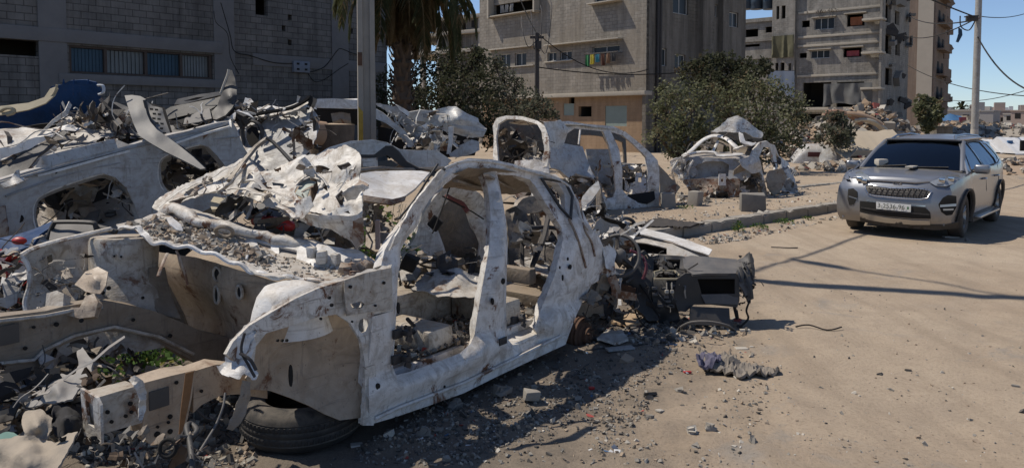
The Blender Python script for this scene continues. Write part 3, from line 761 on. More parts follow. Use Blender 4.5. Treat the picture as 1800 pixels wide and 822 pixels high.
for (r, m_, nm) in ((hs[2], plain('orange_cloth', (.25, .09, .04), .9), 'orange brown curtain in the top right window of the grey damaged block'), (hs[5], plain('red_cloth', (.28, .06, .07), .9), 'red curtain with pale spots in the window below the orange one')):
    cloth_strip(G1, r[0] + .25, r[1] - .25, r[2] + .1, r[3] - .25, -.2, m_, 'curtain', nm, 'curtain', seed=3)
OLIVE = plain('olive_tarpaulin', (.095, .088, .05), .9, 0, .35, 1); DGR = plain('charcoal_tarpaulin', (.10, .10, .098), .85, 0, .35, .8)
WHC = plain('white_sheet', (.42, .44, .47), .85, 0, .15, 1)
o = cloth_strip(G1, x2a(1356, .6), x2a(1395, .6), zrow(97), zrow(57), .62, OLIVE, 'hanging_tarpaulin', 'olive green tarpaulin hanging down the stair tower of the grey block', 'tarpaulin', wav=.12, n=26)
o = cloth_strip(G1, x2a(1455), x2a(1540), zrow(189), zrow(148), 1.0, DGR, 'hanging_tarpaulin', 'wide charcoal tarpaulin drooping from the first floor of the grey block', 'tarpaulin', wav=.15, n=40, seed=2, drop=lambda t: -.25 * t - .1 * math.sin(t * 6))
Wc = Frame(at(1372, 150, 52), u=(.95, .1))
o = cloth_strip(Wc, -.9, 1.0, -1.0, 1.0, 0, WHC, 'hanging_sheet', 'white bed sheet strung up beside the bushes below the grey block', 'sheet', wav=.08, n=22, seed=5, drop=lambda t: -.55 * (1 - t))
mb = MB(); mb.tube([Wc.W(1.0, -.05, 1.05), Wc.W(1.0, -.05, -4)], .04, 6); mb.tube([Wc.W(-.9, -.05, 1.02), Wc.W(-.9, -.05, -4)], .04, 6); mb.tube([Wc.W(-.9, -.05, 1.02), Wc.W(1.0, -.05, 1.02)], .02, 6)
tag(mb.build('sheet_frame', IRON, None, 40, M=Wc.M), 'thin pole frame that carries the white sheet beside the bushes', 'frame')
# water tanks on the roof of the wing
for i, x in enumerate((1313, 1330, 1352)):
    p = G1.onw(x, 17, 'b', -2); mb = MB(); mb.lathe([(0, 0), (.62, 0), (.65, .1), (.62, .5), (.65, .55), (.62, 1.1), (.5, 1.35), (.15, 1.42), (0, 1.42)], Matrix.Translation(p), 20)
    t = mb.build('water_tank', plain('tank_black', (.02, .035, .055), .5), None, 40, M=Matrix.Translation(p)); tag(t, ('black water tank leftmost on the wing roof', 'black water tank second on the wing roof', 'black water tank nearest the stair tower')[i], 'water tank', 'tanks on the wing roof')

# --- brown tower
T1 = Frame(at(1640, 213, 95) - Vector((0, 0, 1.9)), u=(.80, -.60)); T2 = Frame(T1.W(0, 0, 0), u=(.60, .80))
tw = thing('residential_tower', 'tall brown tower with a pale vertical stripe and wrecked side balconies', 'building', T1.M)
mb = MB(); t0 = T1.on(1560, 100, 'b', 0)[0]; ts = T1.on(1612, 100, 'b', 0)[0]
mb.lbox(T1, t0 - 6, -.0, -14, 0, -.5, 24); mb.build('wall', BTM, tw, 0)
mb = MB(); mb.lbox(T1, ts, -.25, .004, .12, 3.0, 24); mb.build('pale_stripe', BTP, tw, 0)
for k, z in enumerate((4.6, 7.9, 11.2, 14.5, 17.8, 21)):
    mb = MB(); mb.lbox(T2, 1.5, 9, .004, .9, z - .12, z + .12); mb.lbox(T2, 1.5, 9, .78, .9, z + .12, z + 1.0)
    for j in range(2): mb.box(T2.W(random.Random(k * 9 + j).uniform(2, 9), .9, z + random.Random(k * 7 + j).uniform(-1, .5)), (.35, .1, .35), Matrix.Rotation(j, 4, 'Y'))
    mb.build('balcony', BTM, tw, 0)
mb = MB()
for z in (5.5, 8.8, 12, 15.4, 18.6): 
    for a in (3, 7): mb.lbox(T2, a - .8, a + .8, .003, .02, z - .6, z + .9)
mb.build('side_windows', HOLE, tw, 0)

# --- unfinished building behind the palm
U1 = Frame(at(850, 213, 62) - Vector((0, 0, 1.9)), u=(.8, -.6))
ub = thing('unfinished_building', 'pale unfinished building with bare columns behind the palm tree', 'building', U1.M)
ua = lambda x: U1.on(x, 100, 'b', 0)[0]; uz = lambda y: U1.on(790, y, 'b', 0)[2]
mb = MB(); a0, a1 = ua(690), ua(848)
for y in (32, 58, 90): mb.lbox(U1, a0, a1, -6, .2, uz(y) - .2, uz(y) + .1, bev=.02)
for x in (741, 770, 805, 844): mb.lbox(U1, ua(x) - .2, ua(x) + .2, -.4, 0, 0, uz(32), bev=.02)
mb.build('slabs_and_columns', SLAB, ub, 0)
mb = MB(); mb.lbox(U1, ua(770) + .2, a1, -.5, -.25, 0, uz(60)); mb.lbox(U1, a0, a1, -6.2, -6.0, 0, uz(32)); mb.lbox(U1, ua(815), a1, -.55, -.3, uz(58), uz(34)); mb.lbox(U1, a0, ua(738), -.5, -.25, uz(90), uz(60)); mb.build('wall', MBS, ub, 0)
mb = MB(); mb.lbox(U1, ua(826), ua(833), -.24, -.2, uz(52), uz(40)); mb.lbox(U1, ua(800), ua(812), -.24, -.2, uz(108), uz(94)); mb.build('window', HOLE, ub, 0)
# ---------------------------------------------------------------- poles and wires
ST_POLE = dusty('pole_concrete', (.27, .25, .22), .2, .9, s=5, bmp=.4)
YEL = plain('worn_yellow_paint', (.36, .24, .04), .8, 0, .5, 12)
PB = Vector((-2.03, 10.35, 0))
pt = thing('concrete_pole', 'tall square concrete pole with worn yellow paint, in front of the dark trees', 'pole', Matrix.Translation(PB) @ Matrix.Rotation(R(14), 4, 'Z'))
PM = mw(pt)
mb = MB()
def hsec(z, s):   # square post with a recessed channel in the front and back faces
    a = .125 * s; b = .055 * s; d = .035
    return [Vector(p) for p in ((-a, -a, z), (-b, -a, z), (-b + .012, -a + d, z), (b - .012, -a + d, z), (b, -a, z), (a, -a, z), (a, a, z), (b, a, z), (b - .012, a - d, z), (-b + .012, a - d, z), (-b, a, z), (-a, a, z))]
zz = [-.3] + [i * .5 for i in range(27)]
V = []; Fc = []
for z in zz: V += [PM @ (p + Vector((noise.noise(p * 3) * .004, 0, 0))) for p in hsec(z, 1 - z * .022)]
for i in range(len(zz) - 1):
    for j in range(12): Fc.append((i * 12 + j, i * 12 + (j + 1) % 12, (i + 1) * 12 + (j + 1) % 12, (i + 1) * 12 + j))
Fc.append(tuple(range((len(zz) - 1) * 12, len(zz) * 12))); mb.add(V, Fc)
mb.build('post', ST_POLE, pt, 20)
mb = MB(); a = .125 * .97
mb.add([PM @ Vector(p) for p in ((-a * .98, -a - .003, 1.55), (-.058, -a - .003, 1.5), (-.056, -a - .003, 2.03), (-a * .98, -a - .003, 2.1), (-a * .98, -a + .001, 1.55), (-.058, -a + .001, 1.5), (-.056, -a + .001, 2.03), (-a * .98, -a + .001, 2.1))], [(0, 1, 2, 3), (7, 6, 5, 4), (0, 4, 5, 1), (1, 5, 6, 2), (2, 6, 7, 3), (3, 7, 4, 0)])
mb.build('yellow_paint_patch', YEL, pt, 0)
mb = MB(); mb.box(PM @ Vector((-.09, -.125, 2.75)), (.03, .012, .09), PM.to_3x3().to_4x4(), bev=.004); mb.build('rust_plate', RUST, pt)
mb = MB(); zt = 12.2; L = Vector((-2.9, 11.9, 11.7)); top = PB + Vector((0, 0, zt))
mb.tube([top, top.lerp(L, .5) + Vector((0, 0, .18)), L], .03, 8); mb.build('lamp_arm', IRON, pt)
dl = (L - top).normalized(); mb = MB(); mb.tube([L - dl * .1, L + dl * .15, L + dl * .45, L + dl * .75], [.05, .13, .12, .03], 10, flat=.5); mb.build('lamp_head', PLASTG, pt)
# steel pole on the right
SB = gnd(1711, 213 + 1.9 * 1300 / 32); SB.z = 0
sp = thing('street_pole', 'tall steel pole with a white painted foot standing behind the parked car', 'pole', loc=SB)
mb = MB(); mb.tube([SB + Vector((0, 0, z)) for z in (-.2, 2, 6, 10, 14)], [.15, .145, .13, .115, .10], 14); mb.build('shaft', wreck('galvanised_steel', (.33, .32, .30), .2, .25, .8, .6), sp, 60)
mb = MB(); mb.tube([SB + Vector((0, 0, z)) for z in (0, 1.0, 1.55)], [.156, .153, .151], 14); mb.build('white_foot', CONCL, sp, 60)
SW = dict(); 
mb = MB(); q = at(1716, 33, 31.9)
mb.box(q + Vector((-.25, -.1, 0)), (.22, .1, .12), bev=.03); mb.tube([q + Vector((0, -.15, .1)), q + Vector((-.6, -.15, .05))], .03, 6)
mb.tube(catmull([q + Vector((-.1, -.1, -.1)), q + Vector((-.35, -.1, -.5)), q + Vector((-.7, -.1, -.35)), q + Vector((-.75, -.1, .1))], 5), .025, 6)
mb.build('insulator_bracket', IRON, sp)
def wire(name, A, B, sag, r, label, n=14):
    A = Vector(A); B = Vector(B); mb = MB()
    mb.tube([A.lerp(B, i / n) - Vector((0, 0, sag * 4 * (i / n) * (1 - i / n))) for i in range(n + 1)], r, 5)
    o = mb.build(name, HOLE, None, 60, M=Matrix.Translation(A)); return tag(o, label, 'cable')
wire('overhead_cable', (-1.95, 10.2, 7.3), q + Vector((0, 0, .05)), .25, .03, 'overhead cable strung from the concrete pole to the steel street pole')
wire('overhead_cable', at(1600, 30, 66), at(1716, 35, 32), .35, .035, 'thick cable reaching the steel pole from the top of the grey block')
wire('overhead_cable', at(1590, 62, 66), at(1716, 33, 32), .5, .03, 'cable rising to the steel pole from the third floor of the grey block')
wire('overhead_cable', at(1717, 62, 32), at(1830, 165, 24), .5, .03, 'single cable sloping down rightwards from the steel pole')
wire('overhead_cable', at(1595, 115, 66), at(1830, 170, 40), .6, .03, 'low cable crossing the sky behind the steel pole from the grey block')
wire('overhead_cable', at(1650, 172, 95), at(1830, 150, 60), .8, .035, 'faint lowest cable crossing the sky beside the tower')
wire('overhead_cable', at(1717, 28, 32), at(1830, 12, 45), .3, .02, 'thin cable rising rightwards from the steel pole')
wire('overhead_cable', at(944, 118, 37.5), at(1300, 112, 44), .5, .03, 'cable crossing the tan apartment block below its windows', 24)
wire('overhead_cable', at(944, 60, 37.5), at(900, -40, 40), .2, .03, 'cable leaving the wooden pole upwards across the tan block')
wire('overhead_cable', at(944, 58, 37.5), at(1140, 122, 41), .9, .025, 'slack cable from the wooden pole to the corner of the tan block')
# the rag on the wire
rg = at(1687, 58, 38)
o = sheet('rag_on_cable', [(1685, 48, 38), (1691, 52, 38), (1692, 62, 38), (1685, 75, 38), (1681, 74, 38), (1685, 60, 38)], plain('dark_blue_rag', (.02, .05, .09), .9), None, (), (), 3, .05, .05, 3, M=Matrix.Translation(rg)); tag(o, 'small dark blue rag caught on the cable near the steel pole', 'rag')
mb = MB(); wb = Vector((at(944, 60, 37.5).x, 37.5, 0)); mb.tube([wb, wb + Vector((0, 0, 6.3))], [.14, .11], 10)
mb.box(wb + Vector((0, 0, 6.1)), (.35, .06, .06)); mb.box(wb + Vector((.1, -.1, 5.7)), (.12, .1, .2))
for k in range(4): mb.tube(catmull([wb + Vector((0, -.1, 6)), wb + Vector((.3 * (k - 1.5), -.2, 5.6 - .1 * k)), wb + Vector((.5 * (k - 1.5), .2, 6.6 + .3 * k)), wb + Vector((.5 * (k - 1.5), 2.5, 7.5 + .3 * k))], 5), .02, 5)
tag(mb.build('wooden_pole', IRON, None, 50, M=Matrix.Translation(wb)), 'dark wooden electricity pole standing against the tan apartment block', 'pole')

# ---------------------------------------------------------------- trees
L_DARK = [leafmat('leaf_dark_olive', (.03, .036, .02), (.062, .066, .038)), leafmat('leaf_dark_dusty', (.045, .047, .030), (.075, .074, .048)), leafmat('leaf_brownish', (.05, .04, .025), (.085, .065, .04))]
L_OLIVE = [leafmat('leaf_olive', (.06, .068, .034), (.11, .115, .06)), leafmat('leaf_olive_pale', (.13, .135, .08), (.19, .19, .12)), leafmat('leaf_dry', (.10, .08, .045), (.15, .12, .07))]
L_GREY = [leafmat('leaf_grey_green', (.05, .055, .038), (.085, .09, .06)), leafmat('leaf_grey_pale', (.09, .095, .07), (.14, .14, .105)), leafmat('leaf_grey_dry', (.09, .07, .05), (.13, .10, .07))]
BARK = plain('bark_brown', (.07, .05, .036), .95, 0, .4, 8, .8)
def tree(label, blobs, mats, base_px, seed, leaf=.13, dens=1.0, cat='tree', name='olive_tree', trunk=.16, group=None):
    """blobs: (px, py, depth, radius in px) - each a loose clump of leaves on its own limb"""
    rnd = random.Random(seed); C = [(at(x, y, Y), r * Y / FPX) for (x, y, Y, r) in blobs]
    bp = at(base_px[0], 213, base_px[1]); bp.z = gz(bp.x, bp.y)
    t = thing(name, label, cat, Matrix.Translation(bp), group=group)
    mb = MB(); low = min(c[0].z for c in C); fork = bp + Vector((rnd.uniform(-.2, .2), rnd.uniform(-.2, .2), max(.5, (low - bp.z) * .8)))
    mb.tube([bp - Vector((0, 0, .1)), bp.lerp(fork, .5) + Vector((.06, .03, 0)), fork], [trunk * 1.3, trunk, trunk * .85], 9)
    for c, r in C:
        md = fork.lerp(c, .5) + Vector((rnd.uniform(-.3, .3), rnd.uniform(-.3, .3), rnd.uniform(0, .3))); mb.tube(catmull([fork, md, c], 4), [trunk * .55 - trunk * .45 * i / 8 for i in range(9)], 6)
        for k in range(5):
            e = c + Vector((rnd.gauss(0, 1), rnd.gauss(0, 1), rnd.gauss(.3, .8))).normalized() * r * .8; mb.tube([md.lerp(c, .5), c.lerp(e, .4), e], [trunk * .2, trunk * .1, .008], 4)
    mb.build('trunk', BARK, t, 50)
    lv = MB()
    for c, r in C:
        # a blob is many small sprigs on a lumpy shell, with holes between them
        ns = int(16 * dens * (r / .5) ** 2) + 14
        for k in range(ns):
            d = Vector((rnd.gauss(0, 1), rnd.gauss(0, 1), rnd.gauss(.12, .95))).normalized()
            rr = r * (.35 + .75 * rnd.random() ** .5) * (1 + .35 * noise.noise(d * 2 + c)); s = c + d * rr
            s.z -= r * .05
            nl = rnd.randint(9, 18); ms = rnd.choices((0, 1, 2), (6, 3, 1))[0]; sr = r * .16 + .10
            for q in range(nl):
                p = s + Vector((rnd.gauss(0, 1), rnd.gauss(0, 1), rnd.gauss(0, 1))) * sr * .55
                ax = Vector((rnd.gauss(0, 1), rnd.gauss(0, 1), rnd.gauss(.3, .7))).normalized(); sd_ = ax.cross(Vector((rnd.gauss(0, 1), rnd.gauss(0, 1), rnd.gauss(0, 1)))).normalized()
                L = leaf * rnd.uniform(.6, 1.4); wd = L * rnd.uniform(.25, .42)
                lv.add([p, p + ax * L * .5 + sd_ * wd, p + ax * L, p + ax * L * .5 - sd_ * wd], [(0, 1, 2, 3)], ms if rnd.random() > .15 else rnd.randint(0, 1))
    lv.build('crown', mats, t, 0)
    return t
tree('broad dark evergreen tree between the concrete pole and the tan block', [(690, 160, 27, 34), (735, 148, 27, 34), (780, 120, 27, 33), (822, 118, 27, 33), (850, 150, 26, 30), (800, 165, 25, 40), (750, 195, 25, 40), (700, 215, 25, 38), (850, 200, 25, 34), (815, 225, 24, 34), (765, 240, 24, 34), (840, 100, 27, 16), (865, 235, 25, 20), (668, 200, 26, 20), (690, 250, 25, 25)], L_DARK, (760, 26), 11, .12, 1.7, trunk=.22)
tree('grey green bush right of the dark evergreen, against the tan block', [(895, 185, 29, 22), (925, 178, 29, 22), (952, 185, 29, 18), (880, 130, 31, 20), (905, 150, 31, 18), (870, 165, 29, 20), (930, 200, 28, 22), (965, 198, 28, 14), (895, 210, 28, 24), (868, 110, 30, 14)], L_GREY, (915, 29.5), 12, .11, 1.5, trunk=.12)
tree('dusty olive tree left of the burnt right-hand wreck', [(1165, 190, 25, 24), (1195, 165, 25, 26), (1180, 225, 24, 24), (1215, 200, 24, 28), (1240, 170, 25, 26), (1155, 240, 24, 18), (1245, 225, 24, 24), (1205, 240, 24, 22), (1170, 160, 26, 14), (1185, 268, 24, 20), (1225, 272, 24.5, 20), (1258, 262, 24.5, 20)], L_OLIVE, (1195, 24.5), 13, .10, 1.6, trunk=.14)
tree('dusty olive tree right of the burnt right-hand wreck', [(1290, 170, 26, 24), (1320, 160, 26, 26), (1355, 165, 26, 28), (1385, 185, 26, 26), (1280, 205, 25, 26), (1320, 205, 25, 30), (1365, 215, 25, 30), (1400, 205, 26, 20), (1395, 240, 26, 22), (1340, 245, 25, 26), (1300, 245, 25, 22), (1268, 240, 25, 18), (1290, 272, 25.5, 20), (1330, 274, 25.5, 20), (1370, 268, 25.5, 20)], L_OLIVE, (1335, 25.5), 14, .10, 1.6, trunk=.16)
tree('dark tree rising behind the two dusty olive trees', [(1215, 130, 34, 24), (1245, 118, 34, 22), (1275, 112, 34, 20), (1300, 125, 34, 22), (1250, 145, 33, 24), (1290, 148, 33, 24), (1325, 142, 33, 20), (1340, 120, 34, 14)], L_DARK, (1270, 34), 15, .17, 1.1, trunk=.2)
tree('small grey bush in front of the canvas tent', [(1462, 215, 31, 16), (1480, 222, 31, 16), (1455, 240, 30, 18), (1478, 245, 30, 16), (1470, 205, 31, 9), (1490, 240, 31, 9)], L_GREY, (1468, 30.5), 16, .14, 1.0, trunk=.07, cat='bush', name='bush')
tree('slender tree at the foot of the brown tower', [(1625, 178, 58, 11), (1640, 190, 58, 14), (1630, 205, 57, 15), (1648, 207, 58, 9), (1618, 195, 57, 10), (1632, 222, 57, 12)], L_OLIVE, (1632, 57.5), 17, .28, 1.0, trunk=.15)
# palm
rnd = random.Random(21)
pc = at(712, -48, 22); pb = Vector((pc.x - .1, 22, 0))
pm = thing('palm_tree', 'shaggy date palm with drooping dry fronds behind the concrete pole', 'palm tree', loc=pb)
mb = MB(); prof = []
for i in range(48):
    z = i * pc.z / 47; prof.append((.25 + .05 * (i % 2) + .04 * math.sin(i * 1.7), z))
mb.lathe([(0, 0)] + prof + [(0, pc.z + .2)], Matrix.Translation(pb), 14)
for i in range(150):   # old leaf bases standing off the trunk
    a = i * 2.4; z = .6 + i * (pc.z - .6) / 150; d = Vector((math.cos(a), math.sin(a), 0)); p = pb + Vector((0, 0, z)) + d * .24
    mb.tube([p, p + d * .10 + Vector((0, 0, .10)), p + d * .17 + Vector((0, 0, .26))], [.07, .05, .02], 5, flat=.5)
mb.build('trunk', BARK, pm, 30)
PF = [leafmat('palm_green', (.045, .055, .028), (.085, .09, .045)), leafmat('palm_dry', (.11, .08, .042), (.20, .15, .085))]
def frond(az, el, L, dry, seed):
    r = random.Random(seed); mb = MB(); d = Vector((math.cos(az), math.sin(az), 0)); pts = []; p = pc + d * .15 + Vector((0, 0, .1)); e = el; n = 16
    for i in range(n + 1):
        pts.append(p.copy()); p = p + (d * math.cos(e) + Vector((0, 0, math.sin(e)))) * L / n; e = max(-1.50, e - (.125 if not dry else .22) * (.5 + i / n))
    mb.tube(pts, [.035 - .03 * i / n for i in range(n + 1)], 5, m=1)
    sdv = d.cross(Vector((0, 0, 1)))
    for i in range(2, n * 4):
        t = i / (n * 4); k = min(n - 1, int(t * n)); q = pts[k].lerp(pts[k + 1], t * n - k); tg = (pts[k + 1] - pts[k]).normalized()
        ll = (.55 * math.sin(math.pi * (.15 + .8 * t)) + .1) * r.uniform(.7, 1.1)
        for s in (-1, 1):
            if r.random() < .12: continue
            dr = (tg * .75 + sdv * s * (.8 if not dry else .35) + Vector((0, 0, -.25 - .4 * r.random()))).normalized(); wv = dr.cross(Vector((0, 0, 1))).normalized() * .034
            a = q + dr * ll * .5; b = q + dr * ll + Vector((0, 0, -.10))
            mb.add([q - wv * .5, a - wv, b, a + wv, q + wv * .5], [(0, 1, 2, 3, 4)], 1 if dry or r.random() < .15 else 0)
    return mb.build('frond', PF, pm, 0)
for i in range(34): frond(i * 2.399, R(60) - i * R(3.0), rnd.uniform(2.7, 3.3), False, i)
for i in range(32): frond(i * 2.399 + .5, R(-15) - i * R(1.8), rnd.uniform(1.7, 2.6), True, 100 + i)

# ---------------------------------------------------------------- tents, far rubble, far town
CANV = dusty('beige_canvas', (.40, .335, .25), .2, .95, s=2); WHT = dusty('white_canvas', (.55, .56, .58), .15, .9, s=2); BLT = plain('blue_tarpaulin', (.04, .12, .25), .7, 0, .3, 1)
def ridge_tent(x0, x1, yb, yt, Y, name, label, mat, depth=2.4, ends=True):
    A = at(x0, 213, Y); B = at(x1, 213, Y); g0 = gz(A.x, A.y); Fm = Frame((A.x, A.y, 0), u=(B.x - A.x, B.y - A.y)); L = (B - A).length
    zt = 1.9 + (213 - yt) * (Y + depth / 2) / FPX; zb = 1.9 + (213 - yb) * Y / FPX
    n = 22; V = []; Fc = []
    prof = [(0, zb - .25), (0.02, zb), (-depth * .25, zb + (zt - zb) * .52), (-depth * .5, zt), (-depth * .75, zb + (zt - zb) * .52), (-depth, zb), (-depth, zb - .25)]
    for i in range(n + 1):
        for (b, c) in prof:
            V.append(Fm.W(L * i / n, b + noise.noise(Vector((i * .5, b * 2, 3))) * .06, c - (.06 * math.sin(math.pi * i / n) if c == zt else 0) + noise.noise(Vector((i * .35, c * 3, 1))) * .05))
    k = len(prof)
    for i in range(n):
        for j in range(k - 1): Fc.append((i * k + j, (i + 1) * k + j, (i + 1) * k + j + 1, i * k + j + 1))
    for i in (0, n): Fc.append((i * k + 1, i * k + 2, i * k + 3, i * k + 4, i * k + 5))
    o = link(name, V, Fc, mat, None, None, 40, True, Fm.M); return tag(o, label, 'tent')
ridge_tent(1495, 1602, 264, 228, 31, 'tent', 'beige canvas ridge tent behind the parked car', CANV, 3.0)
o = sheet('canvas_sheet', [(1458, 240, 31), (1500, 244, 31), (1508, 262, 30), (1490, 280, 29.5), (1462, 262, 30)], CANV, None, (), [(1480, 258, 30.6)], 5, .03, .12, .8, M=Matrix.Translation(at(1480, 260, 30))); tag(o, 'torn beige canvas slumped on the rubble left of the ridge tent', 'canvas')
ridge_tent(1737, 1764, 266, 246, 42, 'tent', 'small white tent leftmost in the camp on the right', WHT, 3)
ridge_tent(1760, 1790, 268, 243, 40, 'tent', 'white tent with a blue opening in the middle of the camp on the right', WHT, 3)
ridge_tent(1786, 1850, 270, 240, 39, 'tent', 'white tent cut by the right edge of the photo', WHT, 3)
for (x, y, Y, c) in ((1753, 256, 41.9, BLT), (1775, 256, 39.9, BLT), (1798, 256, 38.9, HOLE)):
    p = at(x, y, Y); mb = MB(); mb.box(p, (.14, .06, .28), bev=.03); tag(mb.build('tent_door', c, None, 40, M=Matrix.Translation(p)), {1753: 'blue door flap on the small left tent of the camp', 1775: 'blue door flap on the middle white tent', 1798: 'dark door opening of the rightmost white tent'}[x], 'tent door')
STONE = [dusty('rubble_grey', (.27, .245, .21), .3, .95, s=6), dusty('rubble_pale', (.42, .39, .34), .2, .95, s=6), dusty('rubble_tan', (.30, .215, .145), .3, .95, s=6), dusty('rubble_dark', (.075, .07, .065), .3, .95, s=6), plain('rubble_cloth_red', (.22, .06, .05), .9), plain('rubble_cloth_blue', (.06, .10, .17), .9)]
def chunk(mb, p, s, rnd, m=0, flat=1.0):
    """an irregular lump"""
    n = rnd.choice((0, 0, 1)); V = []; q = Matrix.Rotation(rnd.uniform(0, 6.3), 3, Vector((rnd.gauss(0, 1), rnd.gauss(0, 1), rnd.gauss(0, 1))).normalized())
    base = [(-1, -1, -1), (1, -1, -1), (1, 1, -1), (-1, 1, -1), (-1, -1, 1), (1, -1, 1), (1, 1, 1), (-1, 1, 1)]
    sx, sy, sz = s * rnd.uniform(.6, 1.3), s * rnd.uniform(.5, 1.0), s * rnd.uniform(.3, .8) * flat
    for b in base: V.append(Vector(p) + q @ Vector((b[0] * sx * rnd.uniform(.5, 1), b[1] * sy * rnd.uniform(.5, 1), b[2] * sz * rnd.uniform(.5, 1))))
    mb.add(V, [(0, 3, 2, 1), (4, 5, 6, 7), (0, 1, 5, 4), (1, 2, 6, 5), (2, 3, 7, 6), (3, 0, 4, 7)], m)
def mound(name, label, cx, Y, wx, wy, h, n, size, seed, weights=(5, 3, 3, 2, .3, .3), core=2):
    rnd = random.Random(seed); c = at(cx, 213, Y); c.z = gz(c.x, c.y); mb = MB(); K = 26; V = []; Fc = []
    f = lambda u, v: max(0, 1 - (u * u + v * v)) ** .8 * h * (1 + .5 * noise.noise(Vector((u * 2, v * 2, seed)))) 
    for i in range(K + 1):
        for j in range(K + 1):
            u, v = i / K * 2 - 1, j / K * 2 - 1; V.append(c + Vector((u * wx, v * wy, f(u, v) + noise.noise(Vector((u * 9, v * 9, seed))) * .08 * h - .06)))
    for i in range(K):
        for j in range(K): Fc.append((i * (K + 1) + j, (i + 1) * (K + 1) + j, (i + 1) * (K + 1) + j + 1, i * (K + 1) + j + 1))
    mb.add(V, Fc, core)
    for k in range(n):
        r = math.sqrt(rnd.random()); a = rnd.uniform(0, 6.28); u, v = r * math.cos(a), r * math.sin(a)
        s = size * rnd.choice((.3, .4, .5, .7, 1.2)); chunk(mb, c + Vector((u * wx, v * wy, f(u, v) + s * .1)), s, rnd, rnd.choices(range(6), weights)[0])
    o = mb.build(name, STONE, None, 0, M=Matrix.Translation(c)); o['kind'] = 'stuff'; o['label'] = label; o['category'] = 'rubble'; return o
mound('rubble_heap', 'low heap of rubble between the bush and the parked car', 1520, 27.0, 2.6, 1.4, .25, 420, .13, 1)
mound('rubble_heap', 'rubble spread behind the kerb right of the parked car', 1790, 27, 4.0, 3.2, .3, 520, .13, 2, core=2)
mound('rubble_heap', 'tall heap of rubble and mattresses below the grey block', 1505, 56, 5.5, 3, 2.6, 900, .33, 3, (4, 3, 4, 3, .5, .2))
mound('rubble_heap', 'wide grey rubble field behind the white tents', 1765, 75, 12, 16, 1.3, 1500, .33, 4, (6, 2, 2, 2, .3, .3), core=0)
mound('rubble_heap', 'brown rubble under the tower', 1675, 80, 6, 6, 1.6, 500, .35, 5, (2, 1, 6, 3, .3, .1))
mound('rubble_heap', 'dark litter below the dusty trees', 1420, 37, 3, 2, .8, 300, .2, 6, (3, 3, 3, 3, .3, .3))
# long mattress-like bundles on the tall heap
for (x, y, w_, c, lb) in ((1508, 208, 1.6, (.32, .22, .15), 'tan rolled mattress on top of the tall rubble heap'), (1528, 218, 1.1, (.40, .36, .29), 'pale rolled mattress lower on the right of the tall heap'), (1482, 205, 1.3, (.22, .13, .09), 'brown bundle left on the tall rubble heap')):
    p = at(x, y, 52); mb = MB(); mb.tube(catmull([p + Vector((-w_, 0, .25)), p + Vector((-w_ * .3, -.1, .3)), p + Vector((w_ * .5, 0, 0)), p + Vector((w_, 0, -.45))], 5), .33, 9, flat=.6)
    tag(mb.build('rolled_mattress', plain('mattress_cloth', c, .95), None, 50, M=Matrix.Translation(p)), lb, 'mattress')
# dark shed under the tower and blue awning
for (x0, x1, y0, y1, Y, nm, lb, mt) in ((1646, 1673, 224, 243, 60, 'shed', 'dark square shed between the tower and the steel pole', MBS), (1700, 1712, 205, 225, 120, 'shed', 'small pale hut left of the steel pole', SLAB)):
    a = at(x0, y1, Y); b = at(x1, y0, Y); Fm = Frame((a.x, Y, 0), u=(.95, -.15)); mb = MB(); mb.lbox(Fm, 0, b.x - a.x, -3, 0, -.5, b.z); mb.lbox(Fm, -.1, b.x - a.x + .1, -3.1, .1, b.z + .003, b.z + .12)
    tag(mb.build(nm, mt, None, 0, M=Fm.M), lb, 'shed')
o = sheet('blue_awning', [(1655, 205, 92), (1670, 200, 92), (1690, 204, 92), (1694, 211, 90), (1658, 212, 90)], BLT, None, (), (), 3, .06, .25, .5, M=Matrix.Translation(at(1675, 206, 92))); tag(o, 'blue tarpaulin roof on the rubble right of the tower', 'tarpaulin')
o = sheet('red_cloth', [(1686, 206, 90), (1699, 207, 90), (1699, 218, 90), (1687, 217, 90)], plain('faded_red_cloth', (.28, .07, .08), .9), None, (), (), 3, .06, .25, .5, M=Matrix.Translation(at(1692, 212, 90))); tag(o, 'faded red cloth hanging beside the blue tarpaulin roof', 'cloth')
rnd = random.Random(77); HC = [plain('far_house_%s' % n, c, .9, 0, .12, .1, 0) for n, c in (('cream', (.38, .35, .31)), ('grey', (.25, .24, .235)), ('pink', (.33, .26, .22)), ('white', (.5, .49, .48)))]
hw = MB(); nh = 0
for i in range(46):
    Y = rnd.uniform(130, 420); px = rnd.uniform(1640, 1880); p = at(px, 213, Y); g0 = gz(p.x, p.y); wd = rnd.uniform(4, 11); ht = max(3, rnd.uniform(.3, 1.0) * Y * .028 + rnd.uniform(1, 4)); 
    if 213 - (ht + g0 - 1.9) * FPX / Y < 196: ht = (17 * Y / FPX) + 1.9 - g0
    Fm = Frame((p.x, p.y, g0), u=(math.cos(rnd.uniform(-.9, .1)), math.sin(-.6))); mb = MB()
    mb.lbox(Fm, -wd / 2, wd / 2, -wd, 0, -2, ht); mb.lbox(Fm, -wd / 2 - .15, wd / 2 + .15, -wd - .15, .15, ht + .01, ht + .3)
    if rnd.random() < .6: mb.lbox(Fm, -wd / 4, wd / 8, -wd * .7, -wd * .2, ht + .31, ht + 2.4)
    for k in range(int(wd // 2.4)):
        for z in [3 * q + 1.6 for q in range(int(ht // 3))]: mb.lbox(Fm, -wd / 2 + .7 + k * 2.4, -wd / 2 + 1.7 + k * 2.4, .004, .03, z, z + 1.1, m=1)
    o = mb.build('distant_house', [HC[i % 4], HOLE], None, 0, M=Fm.M)
    tag(o, 'small flat-roofed house far off in the town on the horizon right of the tower', 'house', 'houses on the horizon')
